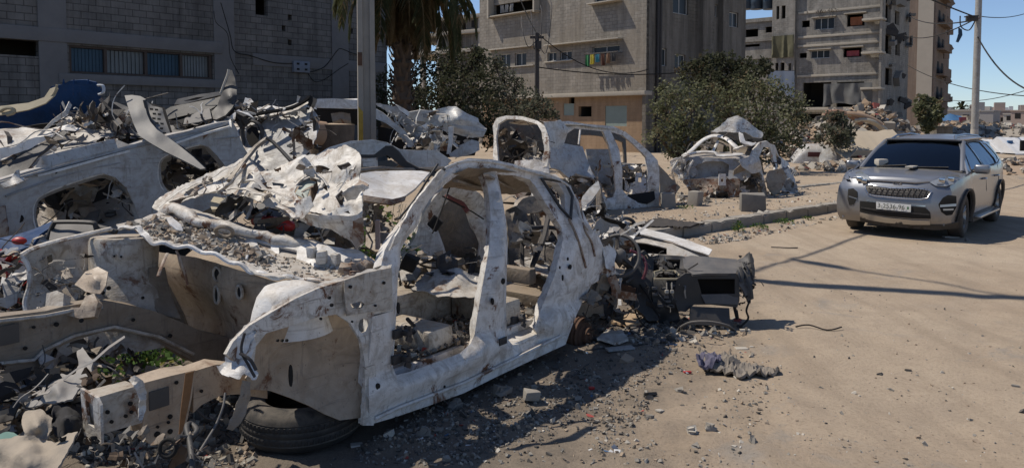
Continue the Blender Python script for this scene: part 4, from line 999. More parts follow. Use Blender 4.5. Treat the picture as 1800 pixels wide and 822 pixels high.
# far palm, and a cluster of far dark trees
p = at(1690, 190, 190); b0 = Vector((p.x, 190, gz(p.x, 190))); t = thing('palm_tree', 'tiny palm tree far away on the horizon right of the tower', 'palm tree', loc=b0); mb = MB(); mb.tube([b0, p], .25, 6); mb.build('trunk', BARK, t); mb = MB()
for i in range(40):
    a = rnd.uniform(0, 6.28); e = rnd.uniform(-.7, 1.2); d = Vector((math.cos(a) * math.cos(e), math.sin(a) * math.cos(e), math.sin(e))); s = Vector((-d.y, d.x, 0)).normalized() * .3
    mb.add([p - s, p + d * 1.8 - s, p + d * 3 - Vector((0, 0, 1.0)), p + d * 1.8 + s, p + s], [(0, 1, 2, 3, 4)])
mb.build('crown', L_DARK[0], t, 0)
# ================================================================ main wreck
MF = Frame((-.80, 4.23, 0), u=(.593, .805))
mwk = thing('wrecked_car', 'stripped white car shell in the foreground, without doors, its crushed bonnet heaped with rubble', 'wrecked car', MF.M)
def gside(p):
    c = p[2]; b = 0
    if c > .92: b -= .30 * ((c - .92) / .62) ** 1.25
    if c < .42: b += .035 * math.sin(math.pi * max(0, (c - .2)) / .22) if c > .2 else 0
    b += .018 * math.sin(max(0, min(1, (c - .45) / .5)) * math.pi)
    return b
door1 = [(859, 303), (868, 333), (873, 380), (872, 424), (866, 464), (857, 515), (850, 556), (845, 590), (838, 606), (819, 623), (791, 634), (731, 656), (708, 662), (702, 648), (706, 591), (709, 538), (711, 485), (715, 464), (715, 442), (726, 420), (744, 399), (751, 377), (766, 351), (791, 326), (813, 309), (842, 302)]
door2 = [(884, 307), (893, 350), (900, 388), (903, 430), (901, 500), (900, 550), (903, 598), (912, 608), (940, 603), (957, 592), (950, 580), (956, 559), (970, 523), (985, 486), (994, 450), (1000, 420), (997, 400), (986, 384), (969, 358), (953, 331), (941, 316), (915, 309)]
qwin = [(966, 319), (990, 323), (1002, 340), (1004, 372), (986, 348)]
outl = [(649, 746), (693, 733), (755, 712), (816, 690), (870, 663), (925, 637), (970, 616), (994, 605), (1000, 588), (1013, 554), (1028, 522), (1040, 500), (1058, 490), (1072, 487), (1083, 479), (1080, 462), (1070, 448), (1061, 435), (1054, 418), (1042, 404), (1030, 384), (1014, 345), (1006, 326), (990, 314), (963, 304), (937, 298), (893, 286), (864, 280), (824, 278), (795, 286), (778, 297), (757, 326), (726, 366), (706, 392), (689, 415), (676, 440), (670, 466), (688, 474), (690, 546), (655, 556), (648, 640)]
fr_ = surf('side_frame', MF, outl, W_SIDE, mwk, (door1, door2, qwin), gside, step=7, th=.075, amp=.006, fr=7, seed=4, rec=(17, .055), smooth=50)
fr_['label'] = 'pale scuffed side frame around two empty door openings'
# rolled door seals and edges that catch the light
def onside(x, y, off=0): 
    b = 0; p = MF.on(x, y, 'b', b)
    for _ in range(5): b = gside(p) + off; p = MF.on(x, y, 'b', b)
    return MF.W(*p)
mb = MB(); mb.tube([onside(x, y, .012) for (x, y) in ((660, 735), (700, 716), (816, 672), (925, 620), (985, 590))], .012, 6); mb.build('sill_seam', W_SIDE, mwk)
mb = MB(); mb.tube(catmull([onside(x, y, .006) for (x, y) in ((702, 400), (742, 340), (770, 305), (795, 290), (824, 283), (864, 285), (893, 291), (937, 303), (965, 311), (996, 324), (1012, 352), (1022, 385), (1034, 404))], 3), .010, 6); mb.build('roof_gutter', W_BURN, mwk)
mb = MB(); mb.tube([onside(x, y, .0) for (x, y) in ((952, 314), (985, 365), (1003, 384), (1006, 345), (994, 320))], .014, 6, closed=True); mb.build('quarter_window_seal', PLAST, mwk)
mb = MB(); mb.tube(catmull([onside(x, y, .008) for (x, y) in ((1000, 384), (1012, 410), (1022, 440), (1030, 470))], 4), .011, 5); mb.tube(catmull([onside(x, y, .008) for (x, y) in ((1020, 352), (1027, 400), (1040, 425), (1046, 450))], 4), .009, 5); mb.build('torn_seam', W_RUSTY, mwk)
# plugs, slots and holes in the pressings
mb = MB()
def disc(mb, x, y, r, F=MF, off=.006, m=0, sy=1.5, fn=onside):
    p = fn(x, y, off); nrm = (F.W(0, 1, 0) - F.W(0, 0, 0)).normalized(); u_ = (F.W(1, 0, 0) - F.W(0, 0, 0)).normalized()
    n = 12; V = []
    for k in (0, 1):
        for j in range(n):
            a = 2 * math.pi * j / n; V.append(p + u_ * math.cos(a) * r + Vector((0, 0, 1)) * math.sin(a) * r * sy - nrm * .01 * k)
    mb.add(V, [tuple(range(n))] + [(j, j + n, (j + 1) % n + n, (j + 1) % n) for j in range(n)], m)
for (x, y, r, s) in ((885, 494, .022, 1), (866, 708 - 180, .012, 1.6), (1003, 469, .02, 1), (665, 679, .016, 1.2), (697, 736, .012, 1.3), (864, 649, .012, 1), (867, 530, .012, 1.8), (999, 455, .009, 1.5), (990, 488, .008, 3), (701, 541, .011, 3.2), (782, 679, .009, 1), (985, 470, .006, 2)): disc(mb, x, y, r, sy=s)
mb.build('body_plugs', HOLE, mwk, 0)
mb = MB(); p = onside(884, 599, .004); mb.box(p, (.045, .004, .025), MF.M.to_3x3().to_4x4(), bev=.002); mb.build('data_plate', PLAST, mwk)
# door hinges
for (x, y) in ((697, 631), (699, 586), (904, 562)):
    p = onside(x, y, .015); h = MB(); Rm = MF.M.to_3x3().to_4x4()
    h.box(p, (.035, .012, .028), Rm, bev=.006); h.box(p + MF.M.to_3x3() @ Vector((.045, -.03, 0)), (.02, .028, .016), Rm, bev=.005); h.tube([p + MF.M.to_3x3() @ Vector((.055, -.05, -.04)), p + MF.M.to_3x3() @ Vector((.055, -.05, .04))], .010, 8)
    h.box(p + MF.M.to_3x3() @ Vector((.04, -.055, -.035)), (.025, .006, .015), Rm @ Matrix.Rotation(.5, 4, 'Y'))
    h.build('door_hinge', IRON, mwk)
# sill tread inside the door openings, with bright square cut-outs
mb = MB(); mb.lbox(MF, .0, 2.05, -.20, -.045, .16, .255, bev=.01); mb.lbox(MF, .05, 2.0, -.24, -.20, .25, .31, bev=.006); mb.build('inner_sill', W_SIDE, mwk)
# floor, tunnel, cross members
def pan(name, a0, a1, b0, b1, c, mat, amp=.02, n=26, seed=0, th=.01, fr=3):
    V = []; Fc = []; m_ = max(6, int(n * (b1 - b0) / (a1 - a0)))
    for k in (0, 1):
        for i in range(n + 1):
            for j in range(m_ + 1):
                a = a0 + (a1 - a0) * i / n; b = b0 + (b1 - b0) * j / m_; V.append(MF.W(a, b, c + crumple((a, b, 0), fr, seed) * amp - k * th))
    k = (n + 1) * (m_ + 1)
    for i in range(n):
        for j in range(m_):
            q = (i * (m_ + 1) + j, (i + 1) * (m_ + 1) + j, (i + 1) * (m_ + 1) + j + 1, i * (m_ + 1) + j + 1); Fc += [q, tuple(x + k for x in reversed(q))]
    return link(name, V, Fc, mat, mwk, None, 40)
pan('floor_pan', -.15, 2.9, -1.55, -.2, .30, W_TAN, .03)
mb = MB(); mb.lbox(MF, -.1, 2.0, -1.02, -.78, .31, .60, bev=.04); mb.lbox(MF, .0, 2.0, -.80, -.775, .50, .53, bev=.004); mb.build('centre_tunnel', W_BAY, mwk)
mb = MB(); mb.lbox(MF, .72, .98, -.77, -.24, .31, .47, bev=.035); mb.build('seat_cross_member', W_BAY, mwk)
mb = MB(); mb.lbox(MF, 1.55, 1.8, -.77, -.24, .31, .50, bev=.035); mb.lbox(MF, 1.5, 1.62, -1.5, -1.05, .31, .55, bev=.03); mb.build('rear_cross_member', W_BAY, mwk)
# crushed sheet and bits lying inside
o = sheet('inner_sheet', [(722, 505, 5.6), (745, 482, 5.9), (790, 468, 6.1), (850, 487, 6.0), (858, 510, 5.6), (830, 520, 5.5), (770, 520, 5.4)], W_BURN, mwk, (), [(775, 492, 5.55), (800, 478, 5.8)], 6, .004, .05, 6, 9, rag=2)
sheet('inner_sheet', [(912, 585, 5.9), (935, 560, 6.2), (962, 558, 6.3), (966, 575, 6.1), (940, 600, 5.9)], W_BURN, mwk, (), (), 6, .004, .03, 7, 19, rag=2)
sheet('inner_sheet', [(712, 478, 6.0), (716, 455, 6.3), (742, 440, 6.3), (768, 455, 6.2), (764, 480, 6.1), (735, 495, 6.0)], W_TAN, mwk, (), (), 6, .004, .05, 7, 29, rag=3)
mb = MB(); mb.tube(catmull([at(712, 575, 5.0), at(745, 590, 5.1), at(790, 598, 5.3), at(845, 594, 5.5)], 5), .02, 6); mb.tube(catmull([at(716, 560, 5.0), at(740, 583, 5.2), at(775, 600, 5.3)], 5), .014, 6); mb.build('wiring_loom', IRON, mwk)
mb = MB(); mb.tube([at(905, 570, 6.2), at(920, 575, 6.1), at(950, 584, 6.1)], [.03, .03, .025], 8); mb.tube([at(925, 560, 6.5), at(955, 568, 6.4)], [.035, .03], 8); mb.build('loose_pipe', W_BURN, mwk)
# roof skin, sagging to the far side, with bows seen from below
surf_roof = sheet('roof_skin', [(796, 306, 5.2), (824, 296, 5.35), (864, 296, 5.6), (893, 300, 5.8), (937, 311, 6.2), (965, 318, 6.4), (980, 324, 6.5), (955, 334, 6.9), (925, 338, 6.8), (897, 342, 6.5), (850, 337, 6.2), (800, 330, 5.9), (778, 330, 5.6), (786, 315, 5.3)], W_UNDER, mwk, (), [(850, 320, 5.8), (900, 324, 6.1)], 6, .004, .025, 5, 12, rag=1)
mb = MB()
for (A, B) in (((800, 318, 5.3), (860, 333, 6.2)), ((855, 308, 5.4), (905, 335, 6.5)), ((800, 325, 5.7), (950, 328, 6.7))):
    mb.tube([at(*A), at((A[0] + B[0]) / 2, (A[1] + B[1]) / 2 + 2, (A[2] + B[2]) / 2), at(*B)], .03, 4, flat=.4)
mb.build('roof_bow', W_UNDER, mwk)
# windscreen pillar inner flange
sheet('windscreen_flange', [(756, 322, 4.62), (776, 297, 4.75), (786, 303, 4.8), (768, 325, 4.72), (735, 378, 4.55), (700, 428, 4.4), (685, 440, 4.35), (695, 415, 4.36), (722, 366, 4.5)], W_BURN, mwk, (), (), 7, .012, .01, 8, 3, rag=1)
mb = MB(); mb.tube(catmull([at(782, 296, 4.85), at(764, 312, 4.85), at(740, 345, 4.75), at(718, 372, 4.72), at(700, 405, 4.65)], 5), .012, 5); mb.tube(catmull([at(770, 288, 4.9), at(750, 318, 4.85), at(728, 352, 4.8), at(700, 385, 4.7)], 5), .008, 5); mb.build('windscreen_rubber', PLAST, mwk)
# far side of the shell seen through the openings
def gfar(p): return -1.50 + (.28 * max(0, (p[2] - .95) / .6))
far = [(700, 500), (708, 452), (728, 420), (740, 385), (765, 345), (790, 328), (836, 336), (852, 352), (862, 385), (872, 420), (890, 440), (900, 470), (890, 520), (840, 520), (760, 515)]
surf('far_side_frame', MF, far, W_BURN, mwk, ([(772, 392), (784, 365), (800, 350), (818, 358), (830, 385), (842, 410), (850, 432), (846, 462), (820, 470), (796, 462), (786, 430)],), gfar, step=7, th=.05, amp=.03, fr=5, seed=6, rec=(12, .05), smooth=40, curve=3)
surf('far_side_frame', MF, [(905, 370), (930, 345), (985, 355), (1010, 400), (1010, 500), (980, 520), (905, 505), (895, 440)], W_TAN, mwk, ([(915, 385), (945, 362), (975, 372), (990, 405), (985, 430), (925, 430)],), lambda p: -1.6, step=8, th=.05, amp=.04, fr=5, seed=16, rec=(10, .04), smooth=40, curve=3)
surf('dark_cabin_backing', MF, [(755, 500), (745, 430), (762, 370), (785, 335), (830, 335), (862, 380), (880, 430), (880, 500), (820, 510)], CHAR_SHADE, mwk, (), lambda p: -1.85, step=8, th=.05, amp=.06, fr=4, seed=26, curve=3)  # dark backing, the cabin's shade is put into its colour
mb = MB(); mb.box(at(720, 462, 5.7), (.06, .05, .06), Matrix.Rotation(.4, 4, 'Y'), bev=.012, jit=.01); mb.box(at(765, 392, 5.9), (.05, .03, .05), Matrix.Rotation(.7, 4, 'Y'), bev=.01, jit=.01); mb.tube([at(790, 330, 5.6), at(775, 372, 5.4), at(760, 410, 5.3)], .006, 5); mb.tube([at(778, 345, 5.5), at(830, 372, 5.9), at(850, 385, 6.0)], .006, 5); mb.build('dangling_wires', HOLE, mwk)
mb = MB(); mb.tube(catmull([at(785, 345, 5.6), at(798, 352, 5.7), at(812, 358, 5.8), at(822, 372, 5.8)], 4), [.02] * 13, 6); mb.build('red_wiring', plain('dull_red_cable', (.16, .05, .045), .8), mwk)
mb = MB()
for (x, y, s) in ((930, 478, .07), (945, 470, .06), (950, 492, .07), (925, 500, .06), (962, 500, .05)): mb.box(at(x, y, 7.0), (s, s * .8, s * 1.2), Matrix.Rotation(s * 30, 4, 'Z'), bev=.015, jit=.01)
mb.lbox(MF, 2.0, 2.1, -1.4, -.3, .55, .68, bev=.02); mb.build('rear_seat_mount', W_TAN, mwk)
sheet('parcel_shelf', [(905, 458, 6.6), (925, 450, 7.2), (985, 470, 7.0), (980, 490, 6.5), (940, 480, 6.5)], W_BURN, mwk, (), (), 6, .01, .03, 6, 33, rag=2)
mb = MB(); mb.tube(catmull([at(935, 468, 6.6), at(955, 420, 6.9), at(963, 385, 7.1), at(968, 372, 7.2)], 4), .028, 6, flat=.5); mb.tube(catmull([at(918, 470, 6.6), at(920, 410, 6.8), at(940, 400, 7.0), at(985, 405, 7.1), at(990, 450, 6.9)], 4), .02, 6); mb.build('seat_belt_frame', IRON, mwk)
sheet('dark_tail_inside', [(890, 372, 8.0), (930, 352, 8.2), (1000, 356, 8.2), (1020, 400, 8.0), (1015, 500, 7.6), (900, 520, 7.6)], CHAR_SHADE, mwk, ([(925, 375), (965, 368), (975, 400), (935, 405)],), (), 9, .02, .12, 3, 53, rag=2)  # dark sheet behind the rear opening, shade put into its colour
# fender apron, torn at the front, and the tan wheel housing
apr = [(398, 622), (410, 600), (438, 572), (478, 548), (520, 524), (560, 506), (605, 492), (640, 481), (689, 470), (692, 546), (657, 552), (662, 600), (660, 700), (657, 747), (638, 747), (641, 700), (642, 640), (634, 598), (616, 568), (592, 552), (557, 557), (516, 571), (468, 585), (450, 608), (446, 640), (432, 660), (418, 640)]
def gapr(p): return .006 - .05 * max(0, min(1, (-p[0] - .1) / .7))
surf('fender_apron', MF, apr, W_BURN, mwk, ([(632, 572), (635, 562), (641, 560), (648, 563), (649, 572), (645, 582), (638, 585), (633, 580)], [(618, 534), (634, 530), (640, 534), (636, 540), (620, 541)]), gapr, step=7, th=.022, amp=.022, fr=6, seed=7, rec=(5, .01), smooth=35)
surf('apron_plate', MF, [(606, 492), (640, 480), (688, 470), (690, 544), (650, 548), (610, 555), (606, 520)], W_BAY, mwk, ([(616, 534), (634, 529), (641, 534), (636, 541), (620, 542)],), lambda p: .03, step=8, th=.006, amp=.006, fr=6, seed=17)
def glin(p):
    return -.035 - .17 * math.exp(-(((p[0] + .42) / .36) ** 4 + ((p[2] - .62) / .38) ** 4)) - .03 * math.sin(p[2] * 14) * math.exp(-((p[0] + .4) / .3) ** 2) * .4
lin = [(446, 612), (466, 583), (516, 569), (557, 555), (592, 550), (618, 567), (636, 598), (645, 640), (644, 700), (638, 733), (598, 738), (571, 727), (543, 712), (509, 698), (475, 686), (441, 684), (432, 664), (446, 640)]
surf('wheel_housing', MF, lin, W_LIN, mwk, (), glin, step=8, th=.006, amp=.008, fr=5, seed=8, smooth=60)
mb = MB()
for (x, y, r, s) in ((489, 598, .008, 1), (497, 598, .008, 1), (505, 598, .008, 1), (622, 719, .012, 1), (512, 660, .012, 5)): disc(mb, x, y, r, off=-.12, sy=s, fn=lambda x, y, o: MF.onw(x, y, 'b', o))
for (x, y, r, s) in ((676, 497, .009, 1), (617, 504, .009, 1), (580, 523, .009, 1), (584, 536, .01, 1), (661, 537, .007, 1), (565, 560, .007, 1), (620, 565, .006, 1)): disc(mb, x, y, r, off=.045, sy=s, fn=lambda x, y, o: MF.onw(x, y, 'b', o))
mb.build('apron_holes', HOLE, mwk, 0)
# crumpled top of the apron
sheet('apron_top', [(398, 622, 3.62), (405, 596, 3.6), (440, 566, 3.72), (480, 540, 3.86), (520, 517, 4.0), (560, 499, 4.1), (605, 486, 4.2), (640, 474, 4.32), (687, 466, 4.35), (684, 475, 4.28), (640, 486, 4.18), (605, 497, 4.1), (575, 514, 4.0), (548, 530, 3.9), (520, 536, 3.84), (496, 552, 3.75), (470, 556, 3.7), (452, 580, 3.62), (440, 612, 3.55), (418, 640, 3.5)], W_BURN, mwk, (), (), 6, .005, .032, 8, 14, rag=2)
sheet('torn_apron_end', [(392, 640, 3.55), (402, 618, 3.55), (418, 592, 3.56), (445, 585, 3.6), (450, 605, 3.6), (440, 632, 3.55), (455, 655, 3.52), (450, 668, 3.5), (430, 655, 3.48), (418, 668, 3.46), (400, 660, 3.48), (380, 645, 3.5)], W_CLEAN, mwk, (), (), 5, .004, .045, 9, 24, rag=2)
mb = MB(); mb.tube(catmull([at(430, 585, 3.5), at(424, 615, 3.47), at(436, 640, 3.46), at(448, 662, 3.46)], 5), .012, 6, flat=.5); mb.tube(catmull([at(422, 620, 3.46), at(440, 632, 3.45), at(450, 650, 3.45)], 5), .008, 6); mb.build('torn_bracket', IRON, mwk)
sheet('hanging_strip', [(425, 668, 3.48), (440, 672, 3.5), (440, 700, 3.5), (428, 735, 3.45), (410, 758, 3.42), (398, 755, 3.42), (410, 725, 3.45), (422, 695, 3.48)], W_TAN, mwk, (), (), 6, .004, .02, 8, 34, rag=1)
# suspension dome near side
mb = MB(); Dm = Matrix.Translation(MF.W(-.30, -.36, .70)); mb.lathe([(.24, 0), (.215, .12), (.19, .20), (.15, .255), (.08, .275), (.05, .262), (.0, .262)], Dm, 28); mb.build('suspension_dome', W_CLEAN, mwk)
# rails: solid box sections traced on their own upright planes
rail = [(250, 668), (300, 650), (368, 630), (418, 636), (440, 650), (440, 690), (418, 692), (385, 694), (353, 712), (333, 742), (318, 768), (266, 780), (251, 768), (254, 712)]
surf('front_rail', MF, [(340, 652), (380, 640), (420, 640), (470, 655), (470, 700), (418, 692), (385, 695), (353, 712), (340, 725)], W_LIN, mwk, (), lambda p: -.30, step=8, th=.11, amp=.008, fr=6, seed=9)
surf('rail_plate', MF, [(254, 672), (300, 660), (343, 650), (338, 695), (330, 735), (318, 770), (290, 776), (266, 781), (250, 768), (254, 712)], W_LIN, mwk, (), lambda p: -.285, step=8, th=.135, amp=.006, fr=6, seed=10)
ra = MF.on(145, 700, 'b', -.30)[0]
surf('crash_box', MF, [(168, 699), (205, 688), (243, 677), (252, 680), (252, 742), (215, 752), (180, 762), (172, 735)], W_BAY, mwk, (), lambda p: -.30, step=8, th=.12, amp=.006, fr=8, seed=11)
aE = MF.on(170, 720, 'b', -.30)[0]
surf('rail_end_flange', MF, [(141, 682), (170, 699), (176, 712), (178, 781), (147, 763)], W_BURN, mwk, ([(151, 702), (163, 712), (166, 752), (154, 744)],), lambda p: aE - .01, ax='a', step=6, th=.012, amp=.002, seed=12)
mb = MB()
for (x, y, r, s) in ((230, 709, .010, 1), (190, 724, .009, 1), (232, 724, .008, 1), (197, 741, .008, 1), (222, 731, .008, 1), (300, 732, .011, 1), (277, 763, .014, 1), (311, 672, .009, 1), (328, 680, .008, 1), (300, 758, .012, 1), (278, 750, .007, 1), (355, 687, .008, 1), (297, 742, .007, 1)): disc(mb, x, y, r, off=-.277, sy=s, fn=lambda x, y, o: MF.onw(x, y, 'b', o))
mb.build('rail_holes', HOLE, mwk, 0)
mb = MB(); mb.box(MF.onw(280, 700, 'b', -.278), (.048, .003, .045), MF.M.to_3x3().to_4x4()); mb.build('rail_cutout', plain('dark_grille_mesh', (.08, .075, .07), .9), mwk)
sheet('rust_streak_plate', [(326, 656, 3.42), (341, 652, 3.44), (334, 700, 3.42), (322, 755, 3.38), (314, 768, 3.36), (318, 720, 3.38)], plain('orange_rust', (.22, .11, .045), .9, 0, .5, 20), mwk, (), (), 6, .004, .0, 8, 35)
sheet('crushed_collar', [(226, 668, 3.35), (236, 660, 3.35), (252, 668, 3.36), (258, 690, 3.36), (256, 720, 3.33), (250, 742, 3.3), (243, 735, 3.3), (246, 700, 3.3), (238, 680, 3.3)], W_BURN, mwk, (), (), 5, .006, .03, 12, 36, rag=1)
mb = MB(); mb.tube([MF.onw(x, y, 'b', -1.16) for x, y in ((-20, 566), (80, 555), (125, 546), (180, 540))], .012, 5); mb.tube([MF.onw(x, y, 'b', -1.165) for x, y in ((-20, 640), (60, 632), (76, 616), (130, 590), (200, 574), (280, 592), (340, 622))], .012, 5); mb.build('pressed_rail_edge', W_BAY, mwk)
mb = MB()
for (x, y, r, s) in ((20, 580, .012, 1), (45, 612, .01, 1), (100, 570, .012, 1), (60, 575, .008, 1), (235, 562, .010, 1), (300, 590, .012, 1)): disc(mb, x, y, r, off=-1.155, sy=s, fn=lambda x, y, o: MF.onw(x, y, 'b', o))
mb.build('rail_holes', HOLE, mwk, 0)
mb = MB(); mb.box(MF.onw(14, 588, 'b', -1.155), (.05, .003, .05), MF.M.to_3x3().to_4x4()); mb.build('rail_cutout', plain('rail_mesh_dark', (.09, .08, .07), .9), mwk)
# far rail, apron, strut tower, firewall
surf('front_rail', MF, [(-30, 562), (0, 556), (80, 546), (112, 538), (166, 530), (200, 530), (240, 538), (280, 550), (320, 566), (355, 582), (430, 600), (430, 645), (380, 645), (340, 634), (300, 612), (262, 592), (220, 583), (180, 583), (135, 597), (95, 612), (78, 640), (60, 650), (-30, 660)], W_TAN, mwk, (), lambda p: -1.18, step=9, th=.10, amp=.012, fr=5, seed=13)
sheet('far_apron', [(40, 446, 4.35), (62, 436, 4.4), (100, 426, 4.5), (165, 411, 4.75), (176, 409, 4.8), (178, 440, 4.8), (172, 470, 4.7), (160, 500, 4.5), (150, 520, 4.45), (110, 545, 4.35), (60, 556, 4.3), (45, 550, 4.3), (52, 510, 4.35), (50, 470, 4.35)], W_BAY, mwk, ([(82, 448), (92, 446), (94, 460), (85, 464)],), [(100, 480, 4.55), (130, 500, 4.5)], 7, .006, .03, 6, 41, rag=1)
mb = MB(); mb.tube(catmull([at(38, 448, 4.3), at(60, 436, 4.35), at(100, 424, 4.42), at(160, 410, 4.55), at(195, 402, 4.65)], 4), .022, 6, flat=.6); mb.tube(catmull([at(38, 448, 4.3), at(50, 470, 4.3), at(52, 500, 4.28), at(44, 530, 4.25), at(48, 555, 4.22)], 4), .014, 6); mb.build('apron_flange', W_BURN, mwk)
q0 = at(212, 416, 4.64); Tm = Matrix.Translation(q0 - Vector((0, 0, .66))) @ Matrix.Scale(1.08, 4) @ Matrix.Rotation(R(-4), 4, 'X')
mb = MB(); mb.lathe([(.37, 0), (.33, .12), (.265, .26), (.205, .38), (.182, .42), (.186, .50), (.186, .585), (.178, .605), (.165, .61), (.09, .60), (.085, .575), (0, .575)], Tm, 36); mb.build('strut_tower', W_BAY, mwk)
mb = MB()
for (x, y) in ((201, 450), (213, 451)): mb.tube([at(x, y, 4.46), at(x, y, 4.41)], .016, 10)
mb.build('tower_bolt_bosses', W_BAY, mwk)
mb = MB()
for (x, y, r) in ((201, 450, .007), (213, 451, .007), (191, 506, .013), (181, 514, .011), (251, 523, .01), (143, 563, .012), (94, 581, .006)): mb.tube([at(x, y, 4.42), at(x, y, 4.40)] if y < 460 else [at(x, y, 4.40 if x > 170 else 3.99), at(x, y, 4.33 if x > 170 else 3.95)], r, 10)
mb.build('tower_holes', HOLE, mwk, 0)
sheet('tower_brace', [(131, 500, 4.2), (150, 478, 4.25), (172, 468, 4.25), (190, 478, 4.2), (186, 500, 4.12), (176, 515, 4.1), (150, 512, 4.12)], W_LIN, mwk, (), [(165, 490, 4.12)], 6, .006, .02, 6, 42)
sheet('mount_bracket', [(82, 515, 4.05), (100, 510, 4.06), (112, 515, 4.03), (110, 545, 3.98), (88, 550, 3.98), (78, 545, 4.0)], W_BAY, mwk, (), (), 6, .05, .008, 6, 43)
sheet('mount_bracket', [(150, 520, 4.05), (165, 515, 4.06), (172, 530, 4.0), (166, 556, 3.98), (140, 560, 3.98), (110, 552, 4.0), (115, 540, 4.0), (140, 540, 4.0)], W_LIN, mwk, (), (), 6, .04, .008, 6, 44)
fw_ = [(262, 440), (300, 446), (345, 452), (400, 468), (455, 486), (500, 500), (505, 540), (470, 565), (440, 600), (425, 645), (385, 645), (330, 610), (300, 575), (280, 540), (268, 500)]
surf('firewall', MF, fw_, W_LIN, mwk, (), lambda p: -.18 - .10 * math.exp(-((p[1] + 1.0) / .22) ** 2) - .06 * math.sin(p[2] * 9), ax='a', step=8, th=.01, amp=.02, fr=6, seed=14, smooth=50)
for (x, y, rx, rz) in ((382, 482, .042, .045), (381, 518, .028, .055), (421, 513, .03, .04)):
    mb = MB(); p = MF.onw(x, y, 'a', -.315); uu = (MF.W(0, 1, 0) - MF.W(0, 0, 0)).normalized(); pts = [p + uu * math.cos(t) * rx + Vector((0, 0, 1)) * math.sin(t) * rz for t in [2 * math.pi * i / 18 for i in range(18)]]
    mb.tube(pts, .010, 6, closed=True); g_ = mb.build('grommet_ring', W_BAY, mwk)
    m2 = MB(); m2.add(pts + [q + uu.cross(Vector((0, 0, 1))) * .0 + (MF.W(.01, 0, 0) - MF.W(0, 0, 0)) for q in pts], [tuple(range(18))]); m2.build('opening', HOLE, g_, 0)
mb = MB(); mb.tube(catmull([at(294, 445, 4.2), at(285, 465, 4.1), at(278, 485, 4.05)], 4), .010, 6, flat=.4); mb.tube(catmull([at(310, 440, 4.3), at(322, 470, 4.3), at(330, 500, 4.3)], 4), .012, 6, flat=.5); mb.build('bent_stay', W_RUSTY, mwk)
sheet('inner_wing_lower', [(262, 470, 4.6), (290, 470, 4.7), (300, 520, 4.65), (318, 560, 4.55), (280, 550, 4.5), (262, 530, 4.5)], W_TAN, mwk, (), (), 8, .006, .03, 5, 45)
# cowl tray with wavy lip, heaped with rubble
lipP = [(212, 402, 4.55), (240, 398, 4.5), (252, 408, 4.45), (268, 424, 4.38), (300, 430, 4.38), (340, 436, 4.38), (380, 448, 4.36), (420, 464, 4.34), (450, 478, 4.32), (490, 486, 4.3), (530, 488, 4.32), (578, 500, 4.3)]
back = [(610, 492, 4.4), (650, 478, 4.5), (668, 462, 4.6), (640, 446, 4.85), (560, 425, 5.0), (470, 405, 5.15), (380, 380, 5.4), (320, 362, 5.6), (280, 372, 5.5), (240, 385, 5.1), (205, 395, 4.8)]
tray = sheet('cowl_tray', lipP + back, W_BURN, mwk, (), [(350, 405, 4.9), (450, 440, 4.7), (550, 460, 4.65), (300, 395, 4.95)], 7, .006, .035, 5, 46, rag=1)
mb = MB(); L = [at(x, y, Y) for (x, y, Y) in lipP]; mb.tube([p + Vector((0, -.01, .010 * math.sin(i * 1.1))) for i, p in enumerate(catmull(L, 5))], .016, 6, flat=.7); mb.build('tray_lip', W_CLEAN, mwk)
sheet('tray_lip_tear', [(233, 396, 4.5), (246, 398, 4.48), (262, 412, 4.42), (268, 428, 4.36), (258, 424, 4.36), (246, 412, 4.42)], W_CLEAN, mwk, (), (), 4, .004, .02, 9, 47)
# cross-car beam and dash frame
bt = catmull([at(*p) for p in ((288, 378, 5.3), (300, 366, 5.2), (326, 376, 5.0), (350, 392, 4.9), (400, 402, 4.86), (450, 412, 4.82), (520, 428, 4.78), (600, 446, 4.72), (640, 452, 4.7))], 4)
mb = MB(); mb.tube([p + Vector((noise.noise(p * 9), noise.noise(p * 8), noise.noise(p * 11))) * .018 for p in bt], [.045 + .008 * math.sin(i * .9) - .018 * i / len(bt) for i in range(len(bt))], 10); mb.build('cross_car_beam', W_BURN, mwk, 70)
p = at(394, 407, 4.72); mb = MB(); mb.tube([p + Vector((math.cos(t) * .055, -.02 * math.sin(t), math.sin(t) * .035)) for t in [i * .35 for i in range(18)]], .013, 6, closed=True); mb.build('steering_support_ring', W_TAN, mwk)
sheet('dash_frame', [(440, 408, 4.9), (470, 412, 4.85), (530, 422, 4.8), (600, 436, 4.75), (640, 448, 4.7), (642, 468, 4.6), (610, 476, 4.55), (560, 472, 4.58), (520, 466, 4.6), (482, 458, 4.65), (476, 452, 4.68), (448, 436, 4.75), (430, 425, 4.8)], W_CLEAN, mwk, ([(452, 424), (476, 430), (476, 447), (454, 436)], [(490, 433), (522, 440), (521, 456), (491, 452)]), [(560, 450, 4.55), (585, 455, 4.62), (605, 458, 4.55)], 6, .02, .012, 12, 48)
mb = MB()
for (x, y, rr) in ((548, 444, .03), (566, 452, .034), (590, 455, .03), (612, 462, .028), (628, 466, .03)): mb.box(at(x, y, 4.56), (rr, rr * .8, rr * 1.2), Matrix.Rotation(x * .1, 4, 'Z'), bev=.012, jit=.006)
mb.build('pressed_cups', W_BURN, mwk)
sheet('white_shard', [(292, 382, 4.7), (302, 380, 4.72), (318, 396, 4.66), (322, 406, 4.62), (310, 404, 4.6), (298, 394, 4.62)], W_CLEAN, mwk, (), (), 4, .006, .02, 9, 49)
mb = MB()
